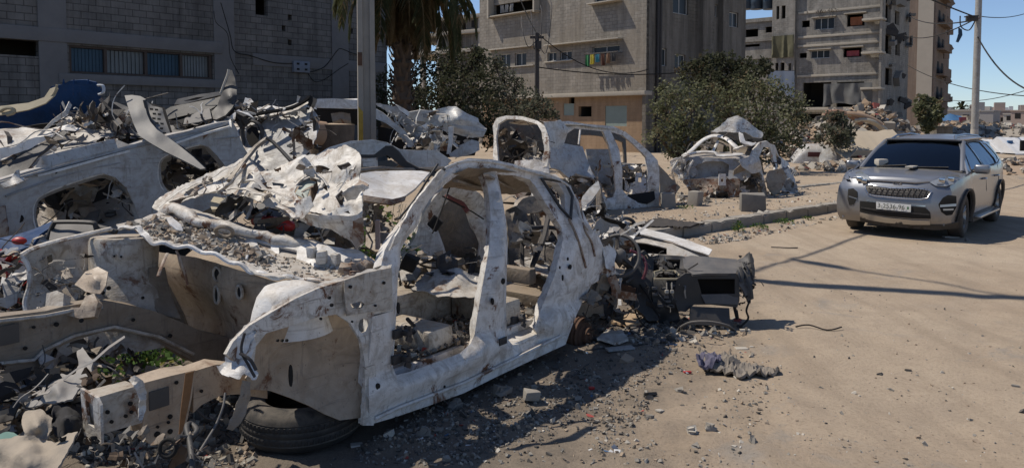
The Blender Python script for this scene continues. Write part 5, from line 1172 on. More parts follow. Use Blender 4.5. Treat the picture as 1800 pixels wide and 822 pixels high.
for k, (x, y, Y, m) in enumerate(((612, 478, 4.35, 0), (620, 470, 4.38, 0), (616, 490, 4.3, 0), (632, 470, 4.4, 0), (645, 468, 4.42, 0), (608, 470, 4.4, 0), (624, 482, 4.33, 0))): mb.box(at(x, y, Y), (.02 + .01 * (k % 3), .02, .035), Matrix.Rotation(k * 1.3, 4, 'Y') @ Matrix.Rotation(k, 4, 'X'), bev=.006, jit=.008)
mb.build('corroded_lump', W_RUSTY, mwk)
# things seen in the dark gap below the bonnet
mb = MB(); e0, e1 = at(446, 385, 5.3), at(516, 398, 5.1); dd = (e1 - e0).normalized(); mb.tube([e0, e0 + dd * .02, e0.lerp(e1, .75), e1 - dd * .02, e1], [.03, .045, .045, .035, .018], 14); mb.build('red_cylinder', REDP, mwk, 50)
mb = MB(); mb.tube([e0 + dd * .05, e0 + dd * .12], .0462, 14); mb.build('cylinder_label', CONCL, mwk)
sheet('broken_glass_sheet', [(392, 385, 5.2), (412, 360, 5.4), (440, 352, 5.4), (428, 372, 5.2), (405, 392, 5.1)], glassm('cracked_glass', (.10, .12, .14), .25), mwk, (), (), 6, .006, .03, 6, 50)
sheet('dark_duct', [(428, 372, 5.5), (440, 356, 5.6), (490, 358, 5.5), (520, 372, 5.3), (510, 395, 5.2), (450, 392, 5.3)], PLAST, mwk, (), (), 7, .02, .03, 6, 51)
sheet('dusty_duct', [(368, 358, 5.3), (376, 346, 5.35), (412, 350, 5.3), (418, 362, 5.2), (395, 366, 5.2), (372, 368, 5.2)], CREAM, mwk, (), (), 6, .02, .015, 6, 52)
# crushed bonnet frame
bon = [(266, 367, 5.6), (276, 352, 5.7), (290, 340, 5.75), (324, 324, 5.8), (372, 304, 5.7), (410, 288, 5.6), (430, 278, 5.5), (448, 292, 5.4), (458, 303, 5.4), (478, 300, 5.3), (498, 286, 5.4), (523, 276, 5.4), (556, 271, 5.3), (576, 262, 5.3), (604, 256, 5.2), (626, 260, 5.0), (635, 277, 4.9), (632, 314, 4.8), (648, 324, 4.7), (637, 337, 4.65), (637, 372, 4.6), (622, 384, 4.6), (590, 380, 4.7), (560, 374, 4.75), (530, 372, 4.8), (526, 386, 4.75), (506, 380, 4.85), (484, 366, 4.95), (456, 355, 5.05), (428, 349, 5.15), (400, 339, 5.25), (366, 339, 5.3), (330, 352, 5.4), (302, 361, 5.45), (284, 374, 5.5)]
holes_b = [[(517, 336), (526, 322), (543, 313), (557, 317), (560, 333), (550, 352), (536, 354), (524, 347)], [(589, 343), (600, 334), (606, 340), (602, 362), (596, 356)], [(536, 292), (560, 290), (580, 296), (572, 306), (548, 303)], [(404, 303), (414, 296), (424, 300), (414, 308)], [(566, 330), (574, 322), (576, 334)], [(478, 318), (500, 322), (498, 328), (480, 325)], [(604, 376), (612, 372), (616, 378)], [(446, 330), (470, 334), (468, 340), (448, 338)], [(592, 288), (612, 284), (618, 294), (600, 298)], [(340, 328), (360, 320), (366, 326), (346, 334)], [(380, 318), (394, 308), (396, 316)]]
bn = sheet('crushed_bonnet', bon, W_BURN, mwk, holes_b, [(450, 330, 5.05), (500, 320, 5.15), (560, 350, 4.75), (600, 300, 5.0), (610, 350, 4.6), (350, 335, 5.55), (540, 300, 5.2), (580, 320, 4.95)], 4, .007, .07, 4.8, 61, rag=1.2, smooth=25)
bn['label'] = 'bonnet frame torn and folded upwards, pale grey with rust on its right edge'
sheet('glassy_patch', [(519, 340, 5.0), (528, 324, 5.1), (543, 316, 5.15), (556, 320, 5.1), (545, 330, 5.0), (538, 350, 4.95)], plain('pale_green_grey', (.30, .33, .29), .6), bn, (), (), 5, .006, .01, 6, 62)
sheet('folded_flange', [(524, 384, 4.72), (540, 376, 4.6), (575, 378, 4.55), (620, 380, 4.5), (636, 375, 4.5), (638, 426, 4.5), (626, 438, 4.5), (618, 424, 4.55), (582, 404, 4.65), (545, 396, 4.7)], W_BURN, bn, (), [(580, 390, 4.5)], 6, .006, .018, 6, 63, rag=1)
sheet('rusty_edge', [(620, 388, 4.45), (638, 380, 4.45), (640, 425, 4.45), (626, 438, 4.45), (618, 420, 4.46)], W_RUSTY, bn, (), (), 5, .006, .012, 9, 64, rag=1)
for k, (pts_, w_) in enumerate(((((402, 334, 5.1), (430, 330, 5.05), (470, 345, 4.95), (500, 366, 4.8), (524, 384, 4.65)), .035), (((420, 318, 5.1), (450, 318, 5.05), (480, 336, 4.95), (515, 352, 4.85)), .028), (((300, 355, 5.4), (340, 342, 5.35), (380, 338, 5.25), (405, 322, 5.2), (432, 290, 5.3)), .028), (((280, 365, 5.5), (320, 333, 5.6), (370, 313, 5.5), (420, 286, 5.4)), .020), (((520, 322, 5.05), (530, 310, 5.1), (548, 304, 5.1), (562, 312, 5.0), (566, 332, 4.9)), .018), (((540, 282, 5.2), (560, 305, 5.0), (578, 325, 4.9)), .010))):
    mb = MB(); P = catmull([at(*q) for q in pts_], 5)
    mb.tube([p + Vector((noise.noise(p * 12 + Vector((k, 0, 0))), 0, noise.noise(p * 10))) * .02 for p in P], [w_ * (.8 + .5 * noise.noise(p * 8)) for p in P], 6, flat=.35); mb.build('pressed_rib', W_BURN, bn, 50)
for k, (pt3, sd_) in enumerate((([(600, 340, 4.6), (612, 328, 4.6), (640, 322, 4.6), (650, 327, 4.6), (635, 335, 4.6), (625, 352, 4.6), (610, 356, 4.6)], 3), ([(440, 298, 5.3), (450, 292, 5.3), (462, 312, 5.2), (452, 320, 5.2)], 4), ([(300, 352, 5.4), (316, 338, 5.5), (328, 345, 5.4), (308, 362, 5.3)], 5), ([(520, 350, 4.7), (545, 345, 4.65), (550, 362, 4.62), (532, 385, 4.62), (518, 378, 4.66)], 6))):
    sheet('torn_flap', pt3, W_BURN if k != 2 else W_RUSTY, bn, (), (), 4, .005, .04, 9, 70 + sd_, rag=1)
# bent window frame standing out of the bonnet
mb = MB(); mb.tube([at(*p) for p in ((404, 318, 5.2), (428, 285, 5.4), (450, 258, 5.5), (465, 246, 5.5), (470, 243, 5.5))], [.03, .028, .024, .022, .018], 6, flat=.6); mb.build('bent_pillar', W_TAN, mwk)
mb = MB(); mb.tube(catmull([at(*p) for p in ((468, 242, 5.5), (480, 250, 5.5), (498, 268, 5.45), (512, 284, 5.4))], 4), .022, 6, flat=.6); mb.build('window_rubber', PLAST, mwk)
# rear drum, torn quarter, wheel arch inside
p = MF.on(1024, 588, 'b', -.10); Rm = Matrix.Translation(MF.W(*p)) @ MF.M.to_3x3().to_4x4() @ Matrix.Rotation(R(90), 4, 'X')
mb = MB(); mb.lathe([(0, -.16), (.155, -.16), (.16, -.10), (.16, -.02), (.148, -.01), (.148, .01), (.12, .015), (.11, .03), (.075, .035), (.07, .07), (.035, .075), (.03, .09), (0, .09)], Rm, 30); 
for k in range(5): a = k * 1.257; mb.tube([Rm @ Vector((math.cos(a) * .055, math.sin(a) * .055, .06)), Rm @ Vector((math.cos(a) * .055, math.sin(a) * .055, .105))], .008, 6)
mb.build('brake_drum', RUST, mwk, 35)
mb = MB(); mb.tube([MF.W(p[0], -.2, .3), MF.W(p[0], -1.4, .32)], .05, 10); mb.build('rear_axle', IRON, mwk)
surf('rear_wheel_housing', MF, [(1000, 590), (1008, 560), (1022, 525), (1042, 500), (1070, 489), (1088, 500), (1085, 540), (1060, 560), (1040, 575)], W_TAN, mwk, (), lambda p: -.32, step=8, th=.01, amp=.03, fr=5, seed=81)
sheet('rear_quarter_torn', [(1060, 436, 6.35), (1075, 425, 6.5), (1083, 440, 6.5), (1080, 478, 6.35), (1066, 470, 6.3)], W_SIDE, mwk, (), (), 5, .006, .03, 6, 82, rag=1)
sheet('hanging_metal', [(1068, 488, 6.3), (1082, 482, 6.3), (1092, 510, 6.3), (1120, 515, 6.4), (1118, 528, 6.4), (1085, 525, 6.3), (1074, 545, 6.3), (1068, 540, 6.3), (1076, 515, 6.3)], W_RUSTY, mwk, (), (), 6, .006, .02, 6, 83, rag=1)
mb = MB(); mb.lbox(MF, 2.2, 3.1, -1.6, -.35, .28, .42, bev=.02); mb.build('boot_floor', W_TAN, mwk)
sheet('tail_remnant', [(1040, 404, 6.5), (1055, 385, 6.8), (1085, 395, 7.2), (1110, 420, 7.2), (1112, 450, 7.1), (1090, 470, 6.8), (1066, 450, 6.5)], W_TAN, mwk, (), (), 7, .006, .06, 6, 84, rag=2)
# tyre lying flat below the nose
TC = Vector((-1.27, 4.42, .03))
ty = thing('tyre', 'worn black tyre lying flat on the ground under the front of the white car shell', 'tyre', loc=TC)
mb = MB(); Tm = Matrix.Translation(TC) @ Matrix.Rotation(R(3), 4, 'X')
mb.lathe([(.215, .02), (.225, .0), (.29, -.005), (.335, .015), (.358, .05), (.365, .06), (.360, .066), (.366, .072), (.366, .10), (.360, .106), (.366, .112), (.366, .135), (.360, .141), (.366, .147), (.366, .17), (.360, .176), (.364, .182), (.356, .20), (.335, .23), (.29, .245), (.25, .240), (.225, .225), (.215, .21), (.225, .19), (.29, .2), (.31, .15), (.31, .08), (.28, .04), (.225, .045), (.215, .02)], Tm, 72); mb.build('tyre_carcass', RUBBER, ty, 50)
mb = MB()
for i in range(72):
    a = i * 2 * math.pi / 72
    for z in (.085, .16): mb.box(Tm @ Vector((math.cos(a) * .366, math.sin(a) * .366, z)), (.003, .006, .014), Matrix.Rotation(a + .3, 4, 'Z'))
mb.build('tread_blocks', RUBBER, ty, 0, kind='stuff')
# ================================================================ dashboard on the ground
DP = Frame(gnd(1180, 575), u=(1, -.02)); 
dsh = thing('car_dashboard', 'torn-out grey car dashboard with an open glovebox standing on the sand', 'dashboard', DP.M)
Yd = DP.M.translation.y
def dS(name, pts, mat, th=.01, amp=.006, holes=(), extra=(), par=dsh, step=6, seed=1, dy=0, rag=0, curve=0): return sheet(name, [(x, y, Yd + z + dy) for (x, y, z) in pts], mat, par, holes, [(x, y, Yd + z + dy) for (x, y, z) in extra], step, th, amp, 5, seed, 45, None, rag, None, True, curve)
dS('top_pad', [(1200, 452, .35), (1215, 449, .38), (1295, 455, .38), (1300, 462, .25), (1294, 480, .0), (1240, 480, -.02), (1218, 482, -.02), (1202, 470, .1)], PLASTG, .02, .004, extra=[(1250, 465, .12)], seed=2)
dS('glovebox_surround', [(1190, 490, -.02), (1205, 480, .0), (1240, 479, .0), (1295, 481, .0), (1300, 498, .0), (1300, 528, -.02), (1296, 540, -.03), (1250, 535, .0), (1220, 535, .0), (1205, 548, -.03), (1192, 546, -.02), (1184, 520, 0)], PLAST, .03, .003, ([(1226, 490), (1292, 490), (1292, 516), (1234, 518)],), seed=3)
dS('glovebox_cavity', [(1222, 486, .22), (1298, 486, .22), (1298, 524, .22), (1222, 524, .22)], HOLE, .01, 0, seed=4)
dS('recess_ledge', [(1232, 517, -.01), (1298, 516, -.01), (1298, 535, -.03), (1240, 533, -.03)], PLASTG, .02, .003, seed=5)
dS('glovebox_lid', [(1214, 538, -.05), (1282, 541, -.05), (1284, 572, -.12), (1212, 570, -.12)], PLAST, .025, .004, seed=6)
mb = MB(); mb.tube(catmull([at(1198, 574, Yd - .15), at(1215, 566, Yd - .22), at(1245, 565, Yd - .26), at(1275, 571, Yd - .22), at(1290, 580, Yd - .15)], 5), .03, 8, flat=.4); mb.build('lid_front_edge', PLASTG, dsh, 60)
dS('side_shell', [(1294, 458, .3), (1305, 452, .32), (1318, 442, .3), (1325, 455, .25), (1322, 500, .1), (1325, 522, .05), (1316, 530, .0), (1308, 515, -.02), (1300, 500, -.02), (1298, 480, 0)], PLASTG, .02, .02, seed=7, rag=1)
for k, (a, b) in enumerate((((1306, 462, .2), (1312, 490, .05)), ((1312, 488, .05), (1322, 525, .0)), ((1318, 446, .25), (1322, 500, .12)), ((1300, 470, .1), (1302, 496, .0)))):
    mb = MB(); mb.tube([at(a[0], a[1], Yd + a[2]), at((a[0] + b[0]) / 2 + 3, (a[1] + b[1]) / 2, Yd + (a[2] + b[2]) / 2 - .03), at(b[0], b[1], Yd + b[2])], .022, 6, flat=.5); mb.build('side_rib', PLAST, dsh)
dS('centre_stack', [(1140, 452, .3), (1160, 447, .35), (1202, 450, .35), (1208, 475, .1), (1192, 490, .0), (1188, 520, .0), (1195, 560, .05), (1160, 570, .1), (1150, 540, .05), (1142, 500, .1)], PLAST, .03, .006, ([(1150, 456), (1160, 455), (1158, 476), (1148, 476)], [(1168, 455), (1196, 456), (1194, 474), (1164, 474)], [(1158, 480), (1186, 478), (1188, 488), (1152, 488)]), seed=8)
mb = MB(); mb.add([at(1146, 452, Yd + .45), at(1204, 452, Yd + .45), at(1200, 500, Yd + .4), at(1146, 500, Yd + .4)], [(0, 1, 2, 3)]); dS('stack_inside', [(1146, 452, .5), (1204, 452, .5), (1200, 520, .45), (1146, 520, .45)], HOLE, .02, 0, seed=9)
mb = MB()
for (A, B) in (((1150, 478, .06), (1163, 475, .08)), ((1163, 475, .08), (1186, 476, .08)), ((1186, 476, .08), (1194, 484, .02)), ((1150, 478, .06), (1150, 490, .02)), ((1150, 490, .0), (1192, 490, .0))): mb.tube([at(A[0], A[1], Yd + A[2]), at(B[0], B[1], Yd + B[2])], .010, 5)
mb.build('vent_frame', CREAM, dsh)
mb = MB()
for x in (1172, 1181): mb.tube([at(x, 496, Yd - .02), at(x, 508, Yd - .03)], [.006, .006], 6); mb.box(at(x, 512, Yd - .035), (.017, .012, .015), bev=.006)
mb.build('pale_knobs', CONCL, dsh)
mb = MB(); rnd = random.Random(5)
for k in range(10): x = 1150 + rnd.uniform(0, 38); y = 500 + rnd.uniform(-4, 40); mb.box(at(x, y, Yd + .02), (.025, .02, .012), bev=.004)
mb.build('switch_blocks', PLASTG, dsh)
mb = MB(); mb.tube(catmull([at(1318, 528, Yd), at(1312, 545, Yd - .05), at(1315, 560, Yd - .05), at(1300, 575, Yd - .1)], 5), .010, 6); mb.tube(catmull([at(1290, 535, Yd), at(1296, 560, Yd), at(1294, 545, Yd)], 4), .016, 6); mb.tube(catmull([at(1120, 505, Yd), at(1115, 540, Yd - .05), at(1130, 570, Yd - .1), at(1150, 580, Yd - .1)], 5), .008, 6)
mb.tube(catmull([at(1125, 500, Yd + .1), at(1145, 530, Yd), at(1160, 560, Yd)], 5), .009, 6); mb.build('loose_cables', HOLE, dsh)
dS('driver_side_carcass', [(1098, 480, .1), (1112, 452, .2), (1132, 440, .25), (1146, 452, .3), (1148, 500, .1), (1160, 560, .05), (1140, 565, .0), (1120, 540, .05), (1098, 528, .1), (1090, 505, .1)], PLAST, .05, .03, seed=10, rag=2)
dS('rusty_bracket', [(1070, 505, .1), (1100, 500, .05), (1120, 508, .05), (1118, 522, .05), (1080, 520, .1)], RUST, .02, .02, seed=11, rag=1)
mb = MB(); mb.tube(catmull([at(1108, 440, Yd + .1), at(1128, 450, Yd + .1), at(1136, 470, Yd + .05), at(1130, 490, Yd + .05)], 5), .016, 6); mb.build('maroon_trim_strip', plain('maroon_trim', (.12, .03, .045), .7), dsh)
# steering wheel, part of the dashboard
c = at(1088, 449, Yd - .12); Sm = Matrix.Translation(c) @ Matrix.Rotation(R(-62), 4, 'Z') @ Matrix.Rotation(R(68), 4, 'X'); Sm = Matrix.Translation(c) @ Vector((-.35, -.9, .25)).to_track_quat('Z', 'Y').to_matrix().to_4x4()
mb = MB(); rr = .185; mb.tube([Sm @ Vector((math.cos(t) * rr, math.sin(t) * rr, 0)) for t in [i * 2 * math.pi / 40 for i in range(40)]], .0155, 8, closed=True); stw = mb.build('steering_wheel', PLASTG, dsh, 70)
mb = MB()
for an in (100, 215, 325): a = R(an); mb.tube([Sm @ Vector((math.cos(a) * .05, math.sin(a) * .05, .03)), Sm @ Vector((math.cos(a) * .12, math.sin(a) * .12, .0)), Sm @ Vector((math.cos(a) * rr, math.sin(a) * rr, 0))], [.03, .018, .014], 6, flat=.5)
mb.build('spoke', IRON, stw); mb = MB(); mb.lathe([(0, .075), (.04, .07), (.065, .045), (.07, .0), (.06, -.04), (0, -.06)], Sm, 20); mb.build('airbag_hub', PLASTG, stw, 60)
mb = MB(); mb.tube([c, at(1110, 470, Yd + .25)], .04, 8); mb.build('steering_column', PLAST, dsh)
mb = MB(); mb.lathe([(0, .05), (.045, .05), (.05, .03), (.05, -.05), (0, -.05)], Matrix.Translation(at(1066, 463, Yd + .1)) @ Matrix.Rotation(R(80), 4, 'X'), 18); mb.build('instrument_pod', PLAST, dsh)
# pale car door lying behind the dashboard
Dr = Frame(gnd(1160, 452, .1), u=(1, .0)); drt = thing('car_door', 'white car door lying on edge on the ground behind the torn-out dashboard', 'car door', Dr.M)
sheet('outer_skin', [(1088, 408, 8.6), (1100, 396, 8.9), (1125, 399, 8.9), (1170, 410, 8.6), (1215, 424, 8.3), (1252, 438, 8.0), (1246, 448, 7.95), (1222, 440, 8.05), (1180, 424, 8.3), (1130, 412, 8.55), (1100, 408, 8.6)], W_CLEAN, drt, (), (), 6, .01, .015, 5, 91)
sheet('inner_panel', [(1090, 412, 8.7), (1130, 414, 8.6), (1180, 427, 8.35), (1240, 446, 8.0), (1246, 450, 7.95), (1236, 454, 8.0), (1190, 450, 8.1), (1150, 452, 8.2), (1110, 448, 8.4), (1096, 430, 8.6)], W_GREY, drt, ([(1096, 424), (1140, 428), (1172, 436), (1172, 447), (1120, 444), (1102, 438)],), (), 6, .02, .02, 5, 92)
sheet('door_cavity', [(1092, 418, 8.85), (1178, 430, 8.5), (1180, 450, 8.4), (1110, 448, 8.6)], HOLE, drt, (), (), 8, .01, 0, 5, 93)
# bits behind the tail of the main wreck (a hatch heap)
hp = thing('scrap_panel_heap', 'heap of bent grey panels and window frames behind the tail of the white shell', 'scrap heap', loc=gnd(1060, 470))
sheet('bent_panel', [(1040, 395, 7.6), (1062, 378, 7.8), (1080, 390, 7.8), (1085, 425, 7.6), (1062, 425, 7.4), (1048, 410, 7.5)], W_PALE, hp, (), (), 6, .008, .04, 6, 94, rag=1)
sheet('bent_panel', [(1024, 345, 8.2), (1036, 330, 8.4), (1052, 318, 8.5), (1055, 330, 8.4), (1040, 352, 8.2), (1016, 372, 8.0)], W_SILV, hp, (), (), 5, .008, .02, 6, 95)
sheet('bent_panel', [(1048, 335, 8.6), (1056, 330, 8.6), (1058, 380, 8.4), (1050, 392, 8.3)], W_TAN, hp, (), (), 5, .012, .02, 6, 96)
for k in range(3):
    mb = MB(); x0 = 1050 + k * 18; mb.tube(catmull([at(x0, 425, 7.6), at(x0 + 6, 395 - k * 4, 7.9), at(x0 + 26, 388, 8.1), at(x0 + 38, 415, 8)], 5), .02, 6); mb.build('bent_tube', (IRON, W_GREY, PLAST)[k], hp)
sheet('bent_panel', [(905, 352, 9.2), (930, 342, 9.6), (1000, 338, 9.6), (1020, 348, 9.3), (980, 362, 9.0), (920, 368, 9.0)], W_PALE, hp, (), (), 6, .01, .05, 4, 97, rag=1)
sheet('bent_panel', [(900, 330, 9.9), (940, 322, 10), (965, 335, 10), (960, 350, 9.8), (910, 350, 9.8)], W_RUSTY, hp, (), (), 6, .01, .05, 4, 98, rag=1)
sheet('bent_panel', [(905, 400, 8.6), (960, 380, 8.8), (1000, 400, 8.6), (1000, 470, 8.2), (940, 480, 8.0), (905, 460, 8.2)], W_TAN, hp, ([(925, 405), (955, 400), (965, 430), (930, 440)],), (), 7, .01, .08, 4, 99, rag=2)

# ================================================================ SUV shell in the middle
Yv = 14.2; SF = Frame(at(1160, 213, 15.4) - Vector((0, 0, 1.9)), u=(.80, .60))
suv = thing('wrecked_suv', 'white SUV shell without doors or glass standing side-on behind the foreground wreck', 'wrecked car', SF.M)
zb_ = SF.on(1158, 367, 'b', 0)[2]
def gsuv(p):
    c = p[2] - zb_; return -.30 * max(0, (c - .95) / .7) ** 1.2 + .03 * math.sin(min(1, max(0, c / .9)) * math.pi)
so = [(1159, 363), (1156, 368), (1085, 370), (1058, 366), (1055, 330), (1046, 318), (1030, 312), (1012, 309), (996, 312), (985, 300), (968, 292), (963, 262), (958, 240), (956, 222), (975, 214), (1000, 213), (1030, 218), (1078, 222), (1100, 232), (1125, 252), (1145, 270), (1156, 282), (1159, 300)]
h1 = [(1023, 226), (1066, 230), (1078, 262), (1084, 300), (1086, 340), (1080, 350), (1066, 349), (1058, 325), (1036, 300), (1024, 262), (1000, 254), (1006, 232), (1014, 226)]
h1 = [(1014, 226), (1064, 231), (1074, 255), (1083, 300), (1086, 335), (1082, 347), (1070, 349), (1064, 340), (1056, 325), (1040, 304), (1030, 280), (1026, 258), (994, 252), (1000, 235)]
h2 = [(1078, 232), (1098, 238), (1120, 256), (1140, 276), (1142, 300), (1142, 335), (1152, 340), (1148, 350), (1120, 353), (1108, 346), (1098, 334), (1098, 300), (1092, 262)]
surf('side_frame', SF, so, W_SIDE, suv, (h1, h2), gsuv, step=5, th=.09, amp=.01, fr=4, seed=101, rec=(7, .06), smooth=45)
mb = MB(); mb.tube([SF.onw(1020, 228, 'b', -.15), SF.onw(1017, 254, 'b', -.1)], .035, 6, flat=.6); mb.build('window_divider', W_SIDE, suv)
mb = MB(); mb.lbox(SF, -1.9, .0, -1.5, -.1, zb_ + .15, zb_ + .25); mb.build('floor_pan', W_TAN, suv)
mb = MB(); 
P1 = SF.W(-2.9, -.35, zb_ + 1.55); 
# roof: thin curved skin
V = []; Fc = []; n = 14
ra0, ra1 = SF.on(958, 215, 'b', -.3)[0], SF.on(1085, 225, 'b', -.3)[0]; rz = SF.on(1000, 214, 'b', -.3)[2]; rz1 = SF.on(1085, 226, 'b', -.3)[2]
for k in (0, 1):
    for i in range(n + 1):
        for j in range(n + 1):
            a = ra0 + (ra1 - ra0) * i / n; b = -.3 - 1.15 * j / n; V.append(SF.W(a, b, rz + (rz1 - rz) * i / n + .05 * math.sin(math.pi * j / n) + crumple((a, b, 0), 2, 3) * .04 - .02 * k))
k = (n + 1) ** 2
for i in range(n):
    for j in range(n):
        q = (i * (n + 1) + j, (i + 1) * (n + 1) + j, (i + 1) * (n + 1) + j + 1, i * (n + 1) + j + 1); Fc += [q, tuple(x + k for x in reversed(q))]
link('roof_skin', V, Fc, W_BURN, suv)
# rear: big hatch opening
hw_ = [(866, 290, 13.6), (868, 240, 13.9), (866, 222, 14.0), (872, 208, 14.0), (890, 203, 13.9), (920, 205, 13.7), (945, 212, 13.4), (958, 222, 13.2), (964, 240, 13.1), (966, 262, 13.0), (962, 292, 13.0), (940, 300, 13.1), (900, 298, 13.3)]
hh_ = [(876, 292), (872, 240), (876, 218), (890, 209), (920, 211), (944, 218), (956, 238), (957, 262), (952, 284), (940, 294), (905, 290)]
sheet('hatch_frame', hw_, W_BURN, suv, (hh_,), (), 4, .05, .02, 5, 102)
sheet('hatch_lower_panel', [(905, 282, 13.3), (945, 280, 13.1), (964, 292, 13.0), (968, 330, 12.9), (935, 330, 13.0), (895, 320, 13.3)], W_SIDE, suv, (), (), 5, .05, .03, 5, 103, rag=.5)
sheet('crushed_quarter', [(958, 258, 13.1), (975, 262, 13.4), (1000, 256, 13.9), (1024, 258, 14.2), (1034, 285, 14.1), (1040, 302, 13.9), (1052, 320, 13.9), (1040, 312, 13.7), (1012, 305, 13.6), (1000, 312, 13.5), (985, 300, 13.3), (968, 295, 13.1)], W_PALE, suv, (), [(1000, 280, 13.5)], 5, .03, .07, 3, 104)
sheet('dented_corner_panel', [(957, 215, 13.2), (985, 212, 13.7), (1000, 226, 13.9), (992, 252, 13.9), (976, 262, 13.5), (962, 258, 13.1)], W_SILV, suv, (), (), 5, .02, .06, 4, 105)
sheet('torn_liner', [(883, 286, 14.3), (890, 262, 14.4), (900, 240, 14.4), (908, 228, 14.4), (914, 245, 14.4), (922, 262, 14.4), (916, 285, 14.3)], HOLE, suv, (), (), 4, .02, .12, 5, 106, rag=1.5)
sheet('torn_liner', [(925, 240, 14.2), (945, 250, 14.0), (942, 280, 14.0), (930, 268, 14.1)], PLASTG, suv, (), (), 4, .02, .08, 5, 107, rag=1)
sheet('far_side_wall', [(870, 290, 15.4), (872, 215, 15.4), (905, 210, 15.6), (1060, 225, 17.0), (1100, 240, 17.2), (1102, 285, 17), (1098, 300, 17), (1000, 300, 16.2)], CHAR_SHADE, suv, ([(1020, 236), (1062, 240), (1072, 258), (1060, 290), (1020, 285)], [(1078, 244), (1095, 250), (1098, 285), (1080, 285)]), (), 8, .05, .05, 3, 108)
sheet('wheel_housing', [(985, 318, 13.8), (1000, 310, 13.9), (1030, 310, 14.1), (1048, 325, 14.1), (1050, 360, 14.0), (1020, 372, 13.9), (990, 362, 13.8)], W_TAN, suv, (), [(1015, 345, 14.4)], 6, .02, .04, 4, 109)
p = at(1028, 345, 13.9); mb = MB(); mb.lathe([(0, .08), (.05, .08), (.06, .03), (.14, .02), (.15, -.06), (0, -.06)], Matrix.Translation(p) @ Matrix.Rotation(math.atan2(.6, .8), 4, 'Z') @ Matrix.Rotation(R(90), 4, 'X'), 22); mb.build('brake_disc', RUST, suv)
sheet('grey_door_inside', [(1030, 262, 15.8), (1078, 262, 16.2), (1086, 290, 16.2), (1086, 345, 15.9), (1070, 346, 15.7), (1056, 322, 15.6), (1034, 290, 15.6)], W_GREY, suv, (), (), 6, .03, .02, 3, 110)
mb = MB(); mb.box(at(1067, 292, 15.6), (.10, .02, .03), Matrix.Rotation(.5, 4, 'Z'), bev=.008); mb.box(at(1050, 298, 15.6), (.06, .02, .02)); mb.build('inner_handle', CONCL, suv)
sheet('inner_trim', [(1076, 318, 15.6), (1088, 310, 15.7), (1090, 345, 15.6), (1074, 340, 15.6)], W_CLEAN, suv, (), (), 4, .03, .04, 5, 111)
sheet('door_inner_skin', [(1096, 302, 16.2), (1138, 304, 16.6), (1143, 336, 16.4), (1120, 346, 16.2), (1100, 334, 16.1)], W_CLEAN, suv, ([(1108, 310), (1115, 310), (1115, 322), (1108, 320)], [(1122, 312), (1128, 312), (1128, 320), (1122, 320)]), (), 5, .03, .06, 5, 112)
mb = MB(); mb.tube([at(1096, 288, 15.9), at(1140, 291, 16.3)], .05, 6, flat=.5); mb.build('door_rail', W_GREY, suv)
sheet('dark_sill_trim', [(1104, 342, 15.0), (1150, 336, 15.3), (1152, 350, 15.2), (1140, 357, 15.1), (1114, 356, 15.0)], HOLE, suv, (), (), 5, .05, .02, 4, 113)
sheet('hanging_bumper_strut', [(1018, 372, 13.4), (1050, 332, 13.6), (1056, 326, 13.6), (1057, 332, 13.6), (1024, 374, 13.3)], W_SILV, suv, (), (), 4, .03, .02, 4, 114)
sheet('door_stub', [(1050, 330, 13.6), (1058, 328, 13.6), (1064, 380, 13.4), (1052, 392, 13.3)], W_TAN, suv, (), (), 4, .04, .02, 4, 115)
mb = MB(); p = SF.on(1100, 372, 'b', -.4); 
for (a, b) in ((-.5, -.3), (-1.6, -1.2), (-.4, -1.3), (-2.6, -.6)): mb.lbox(SF, a - .2, a + .2, b - .1, b + .1, -.05, zb_ + .16, bev=.01)
for i in range(4):
    m1 = MB(); k = len(mb.v) // 4; q = len(mb.f) // 4; m1.add(mb.v[i * k:(i + 1) * k], [[j - i * k for j in f] for f in mb.f[i * q:(i + 1) * q]]); tag(m1.build('concrete_block', CONCD, None, 40, M=SF.M), 'grey concrete block hidden in the shade beneath the white SUV shell', 'concrete block', 'blocks beneath the SUV shell')
sheet('cowl_piece', [(1158, 290, 15.6), (1185, 318, 15.9), (1196, 330, 16), (1185, 345, 15.8), (1160, 345, 15.5)], W_TAN, suv, (), (), 5, .05, .08, 4, 116, rag=1)
sheet('engine_remnant', [(1160, 330, 15.6), (1190, 325, 15.9), (1188, 345, 15.8), (1170, 362, 15.6), (1160, 366, 15.5)], W_RUSTY, suv, (), (), 5, .2, .06, 4, 117, rag=1)

# ================================================================ burnt wreck on the right
Yr = 17.2
br = thing('burnt_car_wreck', 'burnt silver car wreck with its torn roof peeled up, propped on blocks beside the kerb', 'wrecked car', loc=gnd(1290, 375))
def rS(name, pts, mat, holes=(), extra=(), th=.02, amp=.05, fr=3.5, seed=1, step=5, rag=.8, par=br, **k): return sheet(name, [(x, y, Yr + z) for (x, y, z) in pts], mat, par, holes, [(x, y, Yr + z) for (x, y, z) in extra], step, th, amp, fr, seed, 22, rag=rag, **k)
rS('rear_panel', [(1196, 278, .4), (1215, 275, .4), (1260, 278, .2), (1310, 280, .1), (1325, 286, .1), (1318, 312, .0), (1300, 318, -.1), (1290, 345, -.1), (1250, 340, .1), (1215, 335, .3), (1200, 320, .4)], W_GREY, ([(1222, 292), (1240, 284), (1270, 283), (1282, 290), (1280, 310), (1230, 312)],), seed=121, step=5, amp=.03)
rS('spare_wheel_wall', [(1216, 282, .55), (1290, 282, .4), (1286, 314, .4), (1222, 316, .5)], W_PALE, seed=122, amp=.02)
rS('lower_valance', [(1202, 315, .3), (1240, 314, .1), (1300, 314, -.1), (1302, 345, -.1), (1262, 352, 0), (1215, 345, .2)], W_RUSTY, seed=123, extra=[(1250, 340, -.15)], th=.15)
